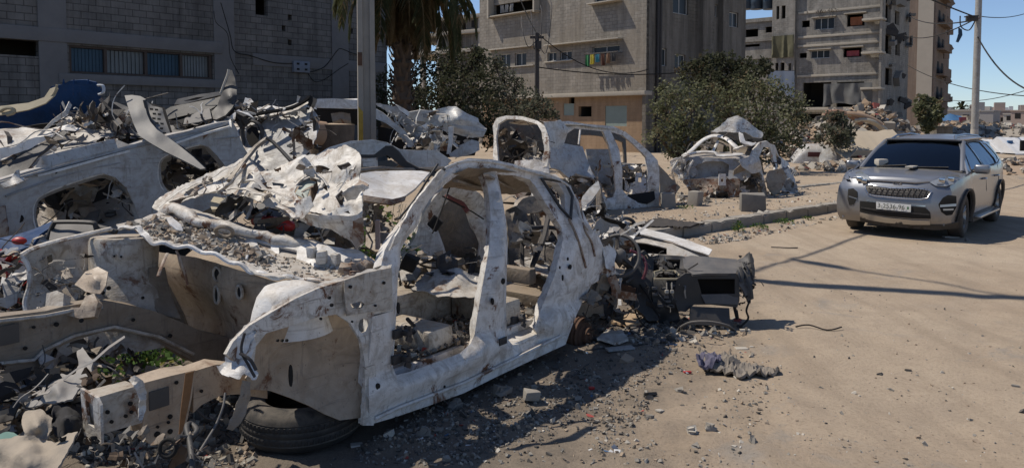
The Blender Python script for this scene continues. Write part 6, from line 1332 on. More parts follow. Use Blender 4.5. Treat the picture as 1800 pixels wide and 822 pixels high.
rS('wheel_arch', [(1290, 300, .0), (1305, 288, .0), (1325, 282, .0), (1340, 290, .2), (1342, 330, .2), (1336, 350, .2), (1300, 350, .0), (1288, 330, .0)], W_TAN, extra=[(1315, 320, .35)], seed=124, amp=.04)
rS('side_frame', [(1300, 284, -.1), (1318, 278, -.1), (1326, 262, .2), (1336, 250, .3), (1348, 248, .4), (1362, 256, .9), (1370, 275, 1.2), (1385, 285, 1.4), (1392, 300, 1.4), (1402, 330, 1.3), (1408, 350, 1.3), (1390, 348, 1.1), (1372, 350, .8), (1345, 352, .3), (1335, 345, .2), (1340, 310, .1), (1330, 295, .0), (1312, 292, -.1)], W_SILV, ([(1342, 258), (1354, 260), (1362, 290), (1364, 330), (1350, 345), (1340, 300), (1334, 276)], [(1364, 268), (1372, 280), (1376, 306), (1368, 310)]), seed=125, amp=.05, th=.05)
rS('dropped_door', [(1352, 300, .4), (1375, 296, .6), (1384, 310, .7), (1370, 340, .4), (1360, 345, .3), (1350, 330, .2), (1346, 312, .2)], W_TAN, seed=126, amp=.06)
rS('torn_rear_bumper', [(1366, 345, .3), (1380, 335, .6), (1400, 340, .8), (1412, 345, 1.0), (1405, 355, .8), (1390, 360, .3), (1375, 356, .1)], W_SILV, seed=127, amp=.06)
# window hoops
def hoop(name, pts, r, mat): mb = MB(); mb.tube(catmull([at(x, y, Yr + z) for (x, y, z) in pts], 5), r, 6, flat=.7); return mb.build(name, mat, br, 60)
hoop('window_hoop', [(1200, 275, .5), (1215, 265, .6), (1235, 247, .8), (1255, 239, .8), (1275, 243, .6), (1290, 255, .3), (1298, 262, .2)], .06, W_CLEAN)
hoop('window_hoop', [(1290, 262, .2), (1310, 256, .1), (1328, 252, .2)], .045, W_SILV)
hoop('window_hoop', [(1253, 266, .6), (1262, 248, .8)], .04, W_CLEAN); hoop('window_hoop', [(1284, 250, .9), (1286, 272, .7)], .035, W_TAN)
hoop('boot_rim', [(1200, 276, .4), (1225, 268, .4), (1255, 268, .3), (1265, 274, .2), (1305, 271, .1)], .05, W_CLEAN)
rS('boot_shelf', [(1204, 274, .9), (1262, 266, 1.2), (1300, 268, .9), (1322, 276, .2), (1300, 280, .1), (1215, 278, .4)], W_GREY, seed=128, amp=.03)
rS('cabin_wall', [(1225, 272, 1.6), (1240, 252, 1.8), (1265, 246, 1.8), (1295, 260, 1.5), (1330, 255, 1.4), (1330, 275, 1.2), (1260, 276, 1.5)], W_TAN, ([(1240, 262), (1250, 252), (1262, 252), (1258, 268)], [(1272, 255), (1285, 258), (1285, 268), (1270, 268)]), seed=129, amp=.04)
rf = rS('peeled_roof', [(1250, 232, .8), (1262, 224, .8), (1280, 210, .9), (1297, 203, 1.0), (1312, 212, 1.0), (1330, 224, 1.0), (1342, 232, 1.1), (1340, 242, .9), (1325, 240, .7), (1310, 232, .6), (1295, 233, .5), (1270, 232, .6)], W_BURN, extra=[(1297, 215, .6)], seed=130, amp=.10, fr=2.5)
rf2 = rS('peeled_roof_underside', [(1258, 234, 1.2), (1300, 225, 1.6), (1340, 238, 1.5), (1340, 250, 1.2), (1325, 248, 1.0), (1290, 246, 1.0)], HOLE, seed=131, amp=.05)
rS('twisted_metal', [(1298, 232, .3), (1306, 236, .2), (1310, 248, .1), (1328, 252, .1), (1322, 256, .0), (1302, 250, .0)], W_CLEAN, seed=132, amp=.03)
rS('torn_mass', [(1176, 285, .5), (1190, 276, .4), (1205, 280, .3), (1212, 295, .3), (1208, 318, .3), (1196, 316, .4), (1186, 300, .5)], W_CLEAN, ([(1188, 286), (1196, 284), (1198, 292), (1190, 294)],), seed=133, amp=.12, fr=5, th=.02, rag=1.8)
rS('torn_mass', [(1300, 282, -.3), (1318, 274, -.2), (1335, 282, -.1), (1340, 300, .0), (1322, 305, -.2), (1306, 296, -.3)], W_SILV, seed=134, amp=.08, fr=5, rag=1.5)
rS('towing_plate', [(1264, 306, -.3), (1276, 306, -.3), (1276, 326, -.3), (1263, 326, -.3)], W_CLEAN, ([(1267, 311), (1272, 311), (1272, 320), (1267, 320)],), seed=135, amp=.004, th=.03, step=3, rag=0)
rS('torn_mass', [(1376, 318, .9), (1388, 312, 1.0), (1400, 325, 1.1), (1404, 345, 1.0), (1388, 340, .9), (1380, 332, .9)], W_GREY, seed=136, amp=.10, fr=6, rag=1.5)
for (x, z) in ((1178, .2), (1205, .3)): hoop('bent_stay', [(x + 8, 320, z + .2), (x + 4, 300, z), (x + 14, 282, z)], .03, W_BURN)
hoop('aerial_stub', [(1206, 268, .4), (1210, 258, .4), (1214, 252, .4)], .02, IRON)
cb = MB(); p = gnd(1330, 374, .12); cb.box(p + Vector((.0, .25, .16)), (.24, .18, .19), Matrix.Rotation(-.2, 4, 'Z'), bev=.02, jit=.02)
tag(cb.build('concrete_block', CONCD, None, 40, M=Matrix.Translation(p)), 'square grey concrete block under the near corner of the burnt silver wreck', 'concrete block')
for (x, y, s, lb) in ((1226, 363, .12, 'upright pale concrete block under the left corner of the burnt wreck'), (1178, 366, .15, 'grey concrete block lying between the SUV shell and the burnt wreck')):
    p = gnd(x, y, .13); mb = MB(); mb.box(p + Vector((0, .2, .13)), (s, .12, .17), Matrix.Rotation(x, 4, 'Z') @ Matrix.Rotation(.1, 4, 'Y'), bev=.02, jit=.02); tag(mb.build('concrete_block', CONC, None, 40, M=Matrix.Translation(p)), lb, 'concrete block')
mb = MB(); A = gnd(1140, 350, .3); mb.tube([at(1192, 347, 17), at(1232, 345, 17.2)], .07, 4); tag(mb.build('concrete_beam', CONC, None, 0, M=Matrix.Translation(at(1192, 347, 17))), 'short concrete beam lying left of the burnt wreck', 'beam')

# ---- pale crushed vehicle lump beyond the trees
Fx = Frame(gnd(1395, 293), u=(.95, -.25)); cv = thing('crushed_van', 'small crushed pale grey van body lying on its side in front of the rubble', 'wrecked car', Fx.M)
V = []; Fc = []; n = 20; Lc = 2.55
for i in range(n + 1):
    t = i / n; a = t * Lc * .72
    hgt = .92 * (1 - (1 - min(1, t * 3)) ** 2 * .65); w0 = .8
    for j in range(13):
        th_ = math.pi * j / 12; x = math.cos(th_); z = math.sin(th_)
        V.append(Fx.W(a, -.9 + w0 * math.copysign(abs(x) ** .6, x), hgt * abs(z) ** .45 + crumple((a * 1.0, x, z), 1.6, 5) * .05))
for i in range(n):
    for j in range(12): Fc.append((i * 13 + j, i * 13 + j + 1, (i + 1) * 13 + j + 1, (i + 1) * 13 + j))
Fc.append(tuple(range(12, -1, -1))); Fc.append(tuple(n * 13 + j for j in range(13)))
link('body', V, Fc, W_PALE, cv)
mb = MB(); 
mb.lbox(Fx, .55, 1.25, -.03, .0, .42, .62, bev=.01); mb.build('tail_opening', plain('dull_red_dark', (.07, .02, .02), .8), cv)
sheet('rear_cap', [(1445, 262, 30.6), (1458, 258, 30.4), (1470, 268, 30.2), (1471, 292, 30.2), (1442, 293, 30.2), (1440, 275, 30.5)], W_SILV, cv, (), (), 5, .25, .04, 2, 141)

# ================================================================ parked silver SUV
KF = Frame(((7.34 + 6.15) / 2, (12.08 + 13.18) / 2, 0.0), u=(-.68, -.733))
kc = thing('parked_car', 'dusty silver grey five-door SUV parked on the dirt road at the right', 'car', KF.M)
def carpaint(name):
    m, nt, b = new_mat(name); v = coords(nt); n = noise_n(nt, v, 2.2, 6, .65); f = noise_n(nt, v, 60, 3, .6)
    c = mix(nt, n, (.175, .187, .21), (.22, .232, .255)); 
    s = N(nt, 'ShaderNodeSeparateXYZ'); nt.links.new(v, s.inputs[0])
    low = mth(nt, 'MULTIPLY', ramp(nt, s.outputs[2], [(.25, .75), (.75, .0)]), ramp(nt, n, [(.3, .4), (.65, 1)]))
    top = mth(nt, 'MULTIPLY', ramp(nt, upness(nt), [(.4, 0), (1, .3)]), ramp(nt, n, [(.3, .6), (.65, 1)]))
    d = mth(nt, 'MAXIMUM', low, top); c = mix(nt, d, c, (.30, .26, .21)); nt.links.new(c, b.inputs['Base Color'])
    b.inputs['Metallic'].default_value = .55; nt.links.new(mth(nt, 'ADD', mth(nt, 'MULTIPLY', d, .35), .28), b.inputs['Roughness'])
    b.inputs['Coat Weight'].default_value = .5; nt.links.new(mth(nt, 'ADD', mth(nt, 'MULTIPLY', d, .5), .08), b.inputs['Coat Roughness']); return m
CP = carpaint('silver_grey_car_paint'); BTRIM = dusty('car_black_trim', (.022, .022, .023), .35, .6); CGL = tinted('car_glass')
DTYRE = dusty('dusty_tyre', (.05, .044, .038), .8, .9, dustcol=(.22, .17, .125), s=7); SIL = plain('silver_trim', (.42, .42, .42), .3, .9, .1, 5, 0); RIMM = plain('alloy_rim', (.34, .33, .31), .4, .8, .2, 8, 0)
UNDER = plain('underbody', (.02, .018, .016), .95)
def hw(a):  # half width of the body along its length
    t = (a + 1.33); w_ = .925
    if t > 1.2: w_ -= .16 * ((t - 1.2) / 1.05) ** 2.4
    if t < -1.3: w_ -= .10 * ((-t - 1.3) / .95) ** 2
    return w_
def belt(a): return 1.04 + .05 * max(0, min(1, (-a) / 3.0)) - .16 * max(0, min(1, (a - .1) / .7)) ** 1.4
def sideb(a, c):
    w_ = hw(a)
    if c < .45: w_ -= .04 * ((.45 - c) / .25)
    w_ -= .012 * (1 - math.cos((c - .62) * 9)) * .5
    w_ += .018 * math.exp(-((a) / .42) ** 4) * math.exp(-((c - .75) / .3) ** 2) + .018 * math.exp(-((a + 2.67) / .42) ** 4) * math.exp(-((c - .75) / .3) ** 2)
    bl_ = belt(a)
    if c > bl_ - .06: w_ -= .10 * ((c - bl_ + .06) / .1) ** 1.0 * .3
    if c > bl_: w_ -= (c - bl_) * .36
    return w_
def fasc(b, c):   # front surface
    x = abs(b) / .90; a = .915 - .13 * x ** 2.6 - .16 * max(0, x - .72) ** 1.1
    if c > .70: a -= .14 * ((c - .70) / .28) ** 1.5
    if c < .38: a -= .10 * ((.38 - c) / .18) ** 1.3
    return a + .015 * math.sin((c - .3) * 8)
def bonz(a, b):   # bonnet height
    x = abs(b) / .86; z = 1.10 - .10 * max(0, (a + .25) / .95) ** 1.1 - .06 * max(0, (a - .45) / .35) ** 2 * .8
    z -= .055 * x ** 2.2; z += .016 * math.exp(-((x - .66) / .10) ** 2); return z
WH = ((0, .36), (-2.67, .36))
def arch(a0, r=.425): return [(a0 + r * math.cos(t), .34 + r * math.sin(t)) for t in [math.pi * i / 14 for i in range(15)]]
for sg in (-1, 1):
    ol = [(.78, .26), (.74, .60), (.70, .88), (.45, .955), (.1, 1.03), (-.4, 1.05), (-1.5, 1.07), (-2.6, 1.09), (-3.2, 1.12), (-3.42, 1.05), (-3.48, .8), (-3.46, .5), (-3.4, .3), (-3.11, .28)] + list(reversed(arch(-2.67))) + [(-2.22, .24), (-.45, .24)] + list(reversed(arch(0))) + [(.44, .25)]
    far_ = KF.W(-1.3, sg * 30, 1)
    panelf('body_side', ol, [], lambda a, c, sg=sg: KF.W(a, sg * sideb(a, c), c), .09, .03, CP, kc, far_, 60)
    gh = [(-.12, 1.045), (-.62, 1.36), (-.90, 1.51), (-1.2, 1.56), (-2.0, 1.575), (-2.8, 1.53), (-3.25, 1.44), (-3.40, 1.12), (-3.0, 1.10), (-1.5, 1.07), (-.5, 1.05)]
    w1 = [(-.42, 1.085), (-.72, 1.33), (-.98, 1.475), (-1.3, 1.515), (-1.42, 1.515), (-1.42, 1.09)]
    w2 = [(-1.50, 1.09), (-1.50, 1.515), (-2.0, 1.525), (-2.42, 1.505), (-2.58, 1.20), (-2.50, 1.12)]
    w3 = [(-2.66, 1.17), (-2.54, 1.49), (-2.85, 1.46), (-3.08, 1.25), (-2.95, 1.18)]
    panelf('window_pillars', gh, [w1, w2, w3], lambda a, c, sg=sg: KF.W(a, sg * sideb(a, c), c), .07, .03, CP, kc, far_, 60, seed=3)
    for w_ in (w1, w2, w3): panelf('side_window', [(p[0], p[1]) for p in w_], [], lambda a, c, sg=sg: KF.W(a, sg * (sideb(a, c) - .012), c), .12, .006, CGL, kc, far_, 60, seed=4)
    mb = MB(); mb.tube([KF.W(a, sg * (sideb(a, c) + .002), c) for a, c in w1 + [w1[0]]], .012, 4, flat=.4); mb.tube([KF.W(a, sg * (sideb(a, c) + .002), c) for a, c in w2 + [w2[0]]], .012, 4, flat=.4); mb.tube([KF.W(a, sg * (sideb(a, c) + .004), c) for a, c in ((-.42, 1.07), (-1.5, 1.075), (-2.6, 1.12), (-3.0, 1.17))], .014, 4, flat=.5); mb.build('window_surround', BTRIM, kc)
    mb = MB()
    for ln in (((-.35, .32), (-.40, .7), (-.36, 1.04)), ((-1.46, .3), (-1.46, .7), (-1.46, 1.06)), ((-2.1, .36), (-2.25, .6), (-2.48, .85), (-2.5, 1.09)), ((-.40, .31), (-1.46, .31), (-2.1, .34))):
        mb.tube([KF.W(a, sg * (sideb(a, c) + .001), c) for a, c in ln], .007, 4, flat=.3)
    mb.build('door_gaps', HOLE, kc, 0)
    for a in (-1.22, -2.28):
        mb = MB(); c = .90; mb.tube(catmull([KF.W(a + .12, sg * (sideb(a + .12, c) + .005), c), KF.W(a + .06, sg * (sideb(a, c) + .04), c), KF.W(a - .06, sg * (sideb(a, c) + .04), c), KF.W(a - .12, sg * (sideb(a - .12, c) + .005), c)], 4), .014, 6); mb.build('door_handle', CP, kc)
    # arches, cladding and sill
    for a0 in (0, -2.67):
        mb = MB(); mb.tube([KF.W(a, sg * (sideb(a, c) + .008), c) for a, c in [(a0 + .445 * math.cos(t), .34 + .445 * math.sin(t)) for t in [math.pi * (i - .8) / 14 for i in range(17)]]], .035, 6, flat=.5); mb.build('arch_cladding', BTRIM, kc, 60)
        mb = MB(); mb.tube([KF.W(a0 + .43 * math.cos(t), sg * .62, .34 + .43 * math.sin(t)) for t in [math.pi * (i - 1) / 14 for i in range(17)]], .25, 4, flat=.08); mb.build('arch_liner', UNDER, kc)
    mb = MB(); mb.lbox(KF, -2.22, -.46, *sorted((sg * .83, sg * .925)), .20, .34, bev=.02); mb.build('sill_cladding', BTRIM, kc)
    mb = MB(); mb.lbox(KF, -2.15, -.55, *sorted((sg * .90, sg * 1.02)), .27, .31, bev=.012); mb.build('side_step', SIL, kc)
    mb = MB(); mb.tube([KF.W(a, sg * (sideb(a, z - .03) - .06), z) for a, z in ((-.95, 1.57), (-1.15, 1.635), (-2.0, 1.66), (-2.8, 1.62), (-3.05, 1.56))], .018, 6); mb.build('roof_rail', SIL, kc)
    # mirror
    mb = MB(); mc = KF.W(-.50, sg * 1.03, 1.10); Rm = KF.M.to_3x3().to_4x4(); mb.box(mc, (.075, .115, .075), Rm, bev=.04); mr = mb.build('wing_mirror', CP, kc, 60)
    m2 = MB(); m2.box(mc + (KF.W(-.07, 0, 0) - KF.W(0, 0, 0)), (.008, .095, .055), Rm); m2.build('mirror_glass', CHROME, mr); m2 = MB(); m2.tube([KF.W(-.47, sg * .88, 1.05), mc], .025, 6); m2.build('mirror_arm', BTRIM, mr)
# bonnet, screen, roof, tail
panelf('bonnet', [(-.20, -.70), (-.20, .70), (.2, .80), (.55, .77), (.74, .66), (.83, .35), (.84, 0), (.83, -.35), (.74, -.66), (.55, -.77), (.2, -.80)], [], lambda a, b: KF.W(a - .08 * (1 - (b / .7) ** 2) * 0, b, bonz(a, b)), .07, .02, CP, kc, KF.W(0, 0, 30), 60)
panelf('bonnet_shoulder', [(-.25, -.93), (.1, -.93), (.5, -.89), (.74, -.80), (.80, -.66), (.55, -.765), (.2, -.795), (-.25, -.69)], [], lambda a, b: KF.W(a, -min(abs(b), sideb(a, .95) - .01), min(bonz(a, b), belt(a) + .055 * (1 - max(0, (abs(b) - .8) / .13)))), .07, .02, CP, kc, KF.W(0, 0, 30), 60)
panelf('bonnet_shoulder', [(-.25, .93), (.1, .93), (.5, .89), (.74, .80), (.80, .66), (.55, .765), (.2, .795), (-.25, .69)], [], lambda a, b: KF.W(a, min(abs(b), sideb(a, .95) - .01), min(bonz(a, b), belt(a) + .055 * (1 - max(0, (abs(b) - .8) / .13)))), .07, .02, CP, kc, KF.W(0, 0, 30), 60)
def scr(u, v): # u across -1..1, v up 0..1
    a = -.10 - .10 * u * u - (.83 - .02 * u * u) * v; b = u * (.80 - .17 * v); c = 1.085 - .02 * u * u + v * .475 + .03 * math.sin(v * 3.14)
    return KF.W(a, b, c)
panelf('windscreen', [(-.95, 0.02), (.95, .02), (.95, .97), (-.95, .97)], [], scr, .12, .006, CGL, kc, KF.W(20, 0, 12), 60)
mb = MB(); 
for sgn in (-1, 1): mb.tube([scr(sgn * 1.0, v / 8) for v in range(9)], .04, 6, flat=.6)
mb.tube([scr(u / 8, 1.0) for u in range(-8, 9)], .03, 6, flat=.6); mb.build('screen_pillars', CP, kc, 60)
mb = MB(); mb.tube([scr(u / 8, -.02) + Vector((0, 0, .004)) for u in range(-8, 9)], .035, 5, flat=.5); mb.tube([scr(-.1, .02) + Vector((0, 0, .02)), scr(-.75, .06) + Vector((0, 0, .02))], .010, 5); mb.tube([scr(.65, .02) + Vector((0, 0, .02)), scr(.05, .07) + Vector((0, 0, .02))], .010, 5); mb.build('wipers_and_cowl', BTRIM, kc, 40)
def rf_(a, b): return KF.W(a, b, 1.572 + .05 * (1 - (b / .64) ** 2) * min(1, max(0, (-a - .80) / .7)) + .012 * (1 - (b / .64) ** 2) + .02 * math.sin((a + .9) / -2.3 * 3.14) - .03 * max(0, (-a - 2.5)) ** 1.5)
panelf('roof', [(-.90, -.60), (-.86, 0), (-.90, .60), (-1.3, .645), (-2.6, .64), (-3.2, .60), (-3.2, -.60), (-2.6, -.64), (-1.3, -.645)], [], rf_, .12, .02, CP, kc, KF.W(-2, 0, 30), 60)
mb = MB(); mb.lbox(KF, -3.5, -3.35, -.80, .80, .35, 1.08, bev=.05); mb.lbox(KF, -3.42, -3.2, -.62, .62, 1.08, 1.50, bev=.05); mb.build('tailgate', CP, kc)
mb = MB(); mb.lbox(KF, -3.3, .70, -.60, .60, .20, .90, bev=.02); mb.lbox(KF, -2.2, -.5, -.8, .8, .22, .95); mb.build('underbody', UNDER, kc)
# inside: seats and dash top behind the glass
mb = MB()
for b in (-.38, .38): mb.lbox(KF, -1.55, -1.4, b - .24, b + .24, .8, 1.28, bev=.05); mb.lbox(KF, -1.53, -1.43, b - .12, b + .12, 1.29, 1.42, bev=.04)
mb.lbox(KF, -.75, -.3, -.78, .78, .80, 1.02, bev=.05); mb.lbox(KF, -2.7, -2.5, -.65, .65, .7, 1.25, bev=.05); mb.build('seats', PLAST, kc)
mb = MB(); sw_ = Matrix.Translation(KF.W(-.86, .36, 1.06)) @ KF.M.to_3x3().to_4x4() @ Matrix.Rotation(R(-65), 4, 'Y'); mb.tube([sw_ @ Vector((math.cos(t) * .18, math.sin(t) * .18, 0)) for t in [i * .35 for i in range(18)]], .014, 6, closed=True); mb.build('steering_wheel', IRON, kc)
mb = MB(); q = scr(.62, .16); mb.box(q, (.09, .09, .06), bev=.03); q = scr(-.1, .07); mb.box(q, (.3, .06, .012), KF.M.to_3x3().to_4x4()); mb.build('pale_screen_boxes', CONCL, kc)  # two pale boxes set at the foot of the windscreen
# front fascia from sill to bonnet edge
fo = [(-.86, .30), (-.84, .22), (.84, .22), (.86, .30), (.87, .55), (.85, .80), (.80, .90), (.6, .955), (.3, .98), (0, .985), (-.3, .98), (-.6, .955), (-.80, .90), (-.85, .80), (-.87, .55)]
panelf('front_bumper', fo, [], lambda b, c: KF.W(fasc(b, c), b, c), .07, .03, CP, kc, KF.W(30, 0, 1), 60)
# fittings on the fascia, traced on its surface
KP = lambda pts: [(1440 + x / 3.425, 200 + y / 3.425) for x, y in pts]
def kS(name, pts, mat, off=.006, th=.02, holes=(), par=kc, step=3, curve=0, sm=60): return surf(name, KF, KP(pts), mat, par, [KP(h) for h in holes], lambda p: fasc(max(-.93, min(.93, p[1])), max(.2, min(1.0, p[2]))) + off, ax='a', step=step, th=th, seed=3, curve=curve, smooth=sm)
GR = [(275, 432), (300, 424), (360, 436), (430, 446), (500, 448), (560, 444), (640, 455), (676, 466), (652, 506), (610, 514), (520, 510), (420, 502), (330, 492), (292, 480), (280, 458)]
kS('grille', GR, BTRIM, .010, step=4)
mb = MB()
def kf(x, y, off): 
    X, Y_ = KP([(x, y)])[0]; p = KF.on(X, Y_, 'a', .85)
    for _ in range(5): p = KF.on(X, Y_, 'a', fasc(max(-.93, min(.93, p[1])), max(.2, min(1, p[2]))) + off)
    return KF.W(*p)
mb.tube([kf(x, y, .016) for x, y in GR], .010, 6, closed=True, flat=.6); gq = mb.build('grille_surround', CHROME, kc, 60)
mb = MB()
for i in range(11):
    x = 296 + i * 33
    for (a, b_) in (((x, 484 + i * 1.5), (x + 26, 448 + i * .5)),):
        if x + 26 < 660: mb.tube([kf(a[0], a[1], .02), kf(b_[0], b_[1], .02)], .006, 4); mb.tube([kf(a[0] + 20, a[1] + 2, .02), kf(b_[0] - 20, b_[1] - 4, .02)], .006, 4)
for y0 in (456, 470, 485): mb.tube([kf(295, y0 - 6, .018), kf(470, y0 + 4, .018), kf(650, y0 + 8, .018)], .004, 4)
mb.build('grille_mesh', IRON, kc, 40)
HG = plain('headlight_glass', (.30, .32, .34), .12, .3, .3, 30, 0)
for pts, cx in (([(218, 352), (240, 345), (262, 350), (300, 378), (306, 396), (285, 402), (240, 396), (222, 380)], 250), ([(665, 412), (735, 378), (800, 366), (848, 364), (850, 382), (815, 420), (760, 436), (700, 432)], 770)):
    h_ = kS('headlight', pts, HG, .035, step=3)
    mb = MB(); 
    for dx, dy in (((-8, 22), (22, 34)) if cx < 500 else ((-30, 30), (25, 22))): 
        X, Y_ = KP([(cx + dx, 370 + dy)])[0]; q = kf(cx + dx, 370 + dy, .045); mb.box(q, (.02, .045, .035), KF.M.to_3x3().to_4x4(), bev=.012)
    mb.build('lamp_lens', CHROME, h_)
for pts in ([(174, 452), (205, 448), (228, 468), (230, 500), (205, 545), (180, 548), (170, 510)], [(718, 545), (745, 505), (775, 488), (826, 494), (828, 560), (800, 608), (765, 612), (735, 590)]):
    kS('fog_lamp_recess', pts, HOLE, .010, step=3)
for pts in ([(178, 492), (226, 508), (226, 514), (178, 500)], [(728, 548), (826, 540), (826, 556), (728, 562)], [(745, 572), (810, 570), (808, 580), (748, 582)]): kS('fog_lamp_trim', pts, SIL, .018, step=2)
kS('lower_intake', [(245, 524), (343, 535), (550, 556), (640, 566), (668, 592), (672, 632), (560, 630), (400, 616), (300, 600), (244, 588)], HOLE, .010, step=4)
kS('intake_bar', [(250, 560), (345, 575), (560, 592), (664, 604), (664, 612), (560, 602), (345, 584), (250, 568)], BTRIM, .018, step=3)
kS('skid_plate', [(244, 592), (300, 606), (400, 624), (560, 640), (664, 644), (668, 668), (560, 668), (400, 656), (300, 640), (246, 622)], SIL, .018, step=4)
kS('chrome_strip', [(285, 518), (345, 528), (345, 534), (285, 524)], CHROME, .014, step=2); kS('chrome_strip', [(552, 546), (640, 552), (640, 559), (552, 553)], CHROME, .014, step=2)
pl = kS('number_plate', [(343, 529), (552, 547), (551, 592), (343, 571)], plain('plate_white', (.62, .62, .60), .5, 0, .08, 4, 0), .026, th=.012, step=4)
fc = bpy.data.curves.new('plate_text', 'FONT'); fc.body = '3-2536-96'; fc.size = .115; fc.extrude = .001; fc.align_x = 'CENTER'; fc.align_y = 'CENTER'
tmp = bpy.data.objects.new('tmp', fc); col.objects.link(tmp); dg = bpy.context.evaluated_depsgraph_get(); me = bpy.data.meshes.new_from_object(tmp.evaluated_get(dg)); bpy.data.objects.remove(tmp)
A, B, C_, D_ = kf(343, 529, .05), kf(552, 547, .05), kf(551, 592, .05), kf(343, 571, .05)
ctr = (A + B + C_ + D_) / 4; ux = (B - A).normalized(); uy = Vector((0, 0, 1)); uy = (uy - ux * uy.dot(ux)).normalized(); uz_ = ux.cross(uy)
vs = [ctr - ux * .035 + ux * v.co.x * .86 + uy * v.co.y * .9 + uz_ * (v.co.z) for v in me.vertices]; fs = [tuple(p.vertices) for p in me.polygons]
link('plate_characters', vs, fs, plain('plate_green', (.03, .045, .04), .6, 0, .1, 4, 0), pl, None, 0)
mb = MB(); q = ctr + ux * .215; mb.box(q, (.012, .003, .022), Matrix.Rotation(math.atan2(ux.y, ux.x), 4, 'Z')); mb.build('plate_sticker', plain('plate_green2', (.03, .12, .05), .6), pl)
kS('bumper_cladding', [(246, 620), (300, 640), (400, 656), (560, 668), (668, 668), (760, 668), (840, 650), (836, 690), (700, 700), (560, 690), (400, 674), (300, 660), (246, 645)], BTRIM, .014, step=4)
# oval badge
mb = MB(); ec = kf(470, 420, .012); mb.tube([ec + ux * math.cos(t) * .062 + uy * math.sin(t) * .030 for t in [i * .4 for i in range(16)]], .005, 5, closed=True)
for k in range(-2, 3): mb.tube([ec + ux * k * .018 - uy * .014 + uz_ * .004, ec + ux * (k * .018 + .008) + uy * .014 + uz_ * .004], .003, 4)
mb.build('oval_badge', CHROME, kc, 60)
# wheels
def wheel(a, b, steer=0):
    s = 1 if b > 0 else -1; base = Matrix.Translation(KF.W(a, b, .355)) @ KF.M.to_3x3().to_4x4() @ Matrix.Rotation(steer, 4, 'Z') @ Matrix.Rotation(R(90) * s, 4, 'X')
    mb = MB(); mb.lathe([(.225, -.11), (.235, -.115), (.30, -.118), (.345, -.10), (.358, -.07), (.362, 0), (.358, .07), (.345, .10), (.30, .118), (.24, .112), (.228, .10), (.222, .09)], base, 48); w_ = mb.build('wheel', DTYRE, kc, 60)
    mb = MB(); mb.lathe([(.228, .10), (.222, .085), (.205, .06), (.20, -.09)], base, 40); mb.lathe([(0, .065), (.035, .065), (.06, .055), (.06, .03), (0, .03)], base, 20)
    for k in range(5):
        for d in (-.13, .13):
            t = k * 2 * math.pi / 5; mb.tube([base @ Vector((math.cos(t + d * .4) * .05, math.sin(t + d * .4) * .05, .052)), base @ Vector((math.cos(t + d) * .13, math.sin(t + d) * .13, .07)), base @ Vector((math.cos(t + d * 1.2) * .212, math.sin(t + d * 1.2) * .212, .08))], [.018, .015, .018], 6, flat=.8)
    mb.build('rim', RIMM, w_, 50); mb = MB(); mb.lathe([(0, .02), (.15, .02), (.16, 0), (0, 0)], base, 24); mb.build('brake_disc', IRON, w_)
wheel(0, -.79, .06); wheel(0, .79, .06); wheel(-2.67, -.79); wheel(-2.67, .79)
# ================================================================ the heap on the left: cars turned over and stacked
oc = thing('overturned_car', 'pale grey car body lying upside down at the left, with two empty door openings', 'wrecked car', loc=gnd(200, 560))
def oS(name, pts, mat, holes=(), extra=(), th=.02, amp=.02, fr=4, seed=1, step=7, rag=0, par=oc, **k): return sheet(name, pts, mat, par, holes, extra, step, th, amp, fr, seed, 24, rag=rag, **k)
def dpt(x): return 5.7 + 2.0 * x / 460
ol = [(-30, 326), (0, 316), (60, 298), (130, 280), (200, 262), (270, 244), (330, 230), (385, 215), (408, 212), (416, 226), (428, 258), (446, 286), (462, 300), (440, 330), (400, 350), (320, 390), (250, 425), (150, 440), (0, 450), (-30, 450)]
hA = [(66, 412), (58, 390), (57, 366), (66, 347), (90, 334), (125, 321), (160, 310), (182, 305), (203, 312), (222, 330), (236, 358), (246, 388), (244, 410), (200, 424), (120, 428), (72, 424)]
hB = [(277, 292), (283, 278), (300, 269), (330, 259), (352, 254), (366, 258), (382, 274), (396, 292), (404, 305), (385, 322), (345, 335), (300, 345), (283, 330), (277, 312)]
oS('side_frame', [(x, y, dpt(x)) for x, y in ol], W_PALE, (hA, hB), th=.09, amp=.014, seed=201, step=7)
# returned edges of the two openings
for k, h in enumerate((hA, hB)):
    mb = MB(); P = catmull([at(x, y, dpt(x) + .06) for x, y in h], 3, True); mb.tube(P, .045, 6, closed=True, flat=.5); mb.build('opening_flange', W_GREY, oc, 60)
    mb = MB(); P = catmull([at(x, y, dpt(x) - .005) for x, y in h], 3, True); mb.tube(P, .012, 5, closed=True); mb.build('opening_seam', W_CLEAN, oc, 60)
oS('sill_flange', [(66, 307, 5.93), (130, 290, 6.2), (190, 273, 6.5), (250, 258, 6.75), (250, 251, 7.15), (200, 260, 6.95), (130, 279, 6.65), (62, 299, 6.3)], W_CLEAN, th=.02, amp=.003, seed=202, step=5)
oS('sill_flange', [(308, 250, 6.98), (350, 236, 7.15), (402, 222, 7.35), (408, 212, 7.75), (380, 218, 7.65), (340, 230, 7.5), (305, 242, 7.35)], W_CLEAN, th=.02, amp=.003, seed=203, step=5)
mb = MB(); mb.tube([at(x, y, dpt(x) - .02) for x, y in ((0, 322), (100, 294), (200, 267), (300, 243), (400, 218))], .014, 5)
mb.tube([at(x, y, dpt(x) - .02) for x, y in ((10, 345), (100, 312), (160, 296), (260, 277), (360, 246), (420, 240))], .008, 5); mb.build('body_crease', W_GREY, oc)
mb = MB()
for (x, y, r) in ((97, 302, .018), (232, 262, .018), (150, 287, .012), (348, 234, .012), (247, 306, .03), (33, 384, .035), (300, 250, .012), (190, 282, .01), (255, 325, .012), (120, 300, .008)): mb.tube([at(x, y, dpt(x) - .012), at(x, y, dpt(x) + .02)], r, 10)
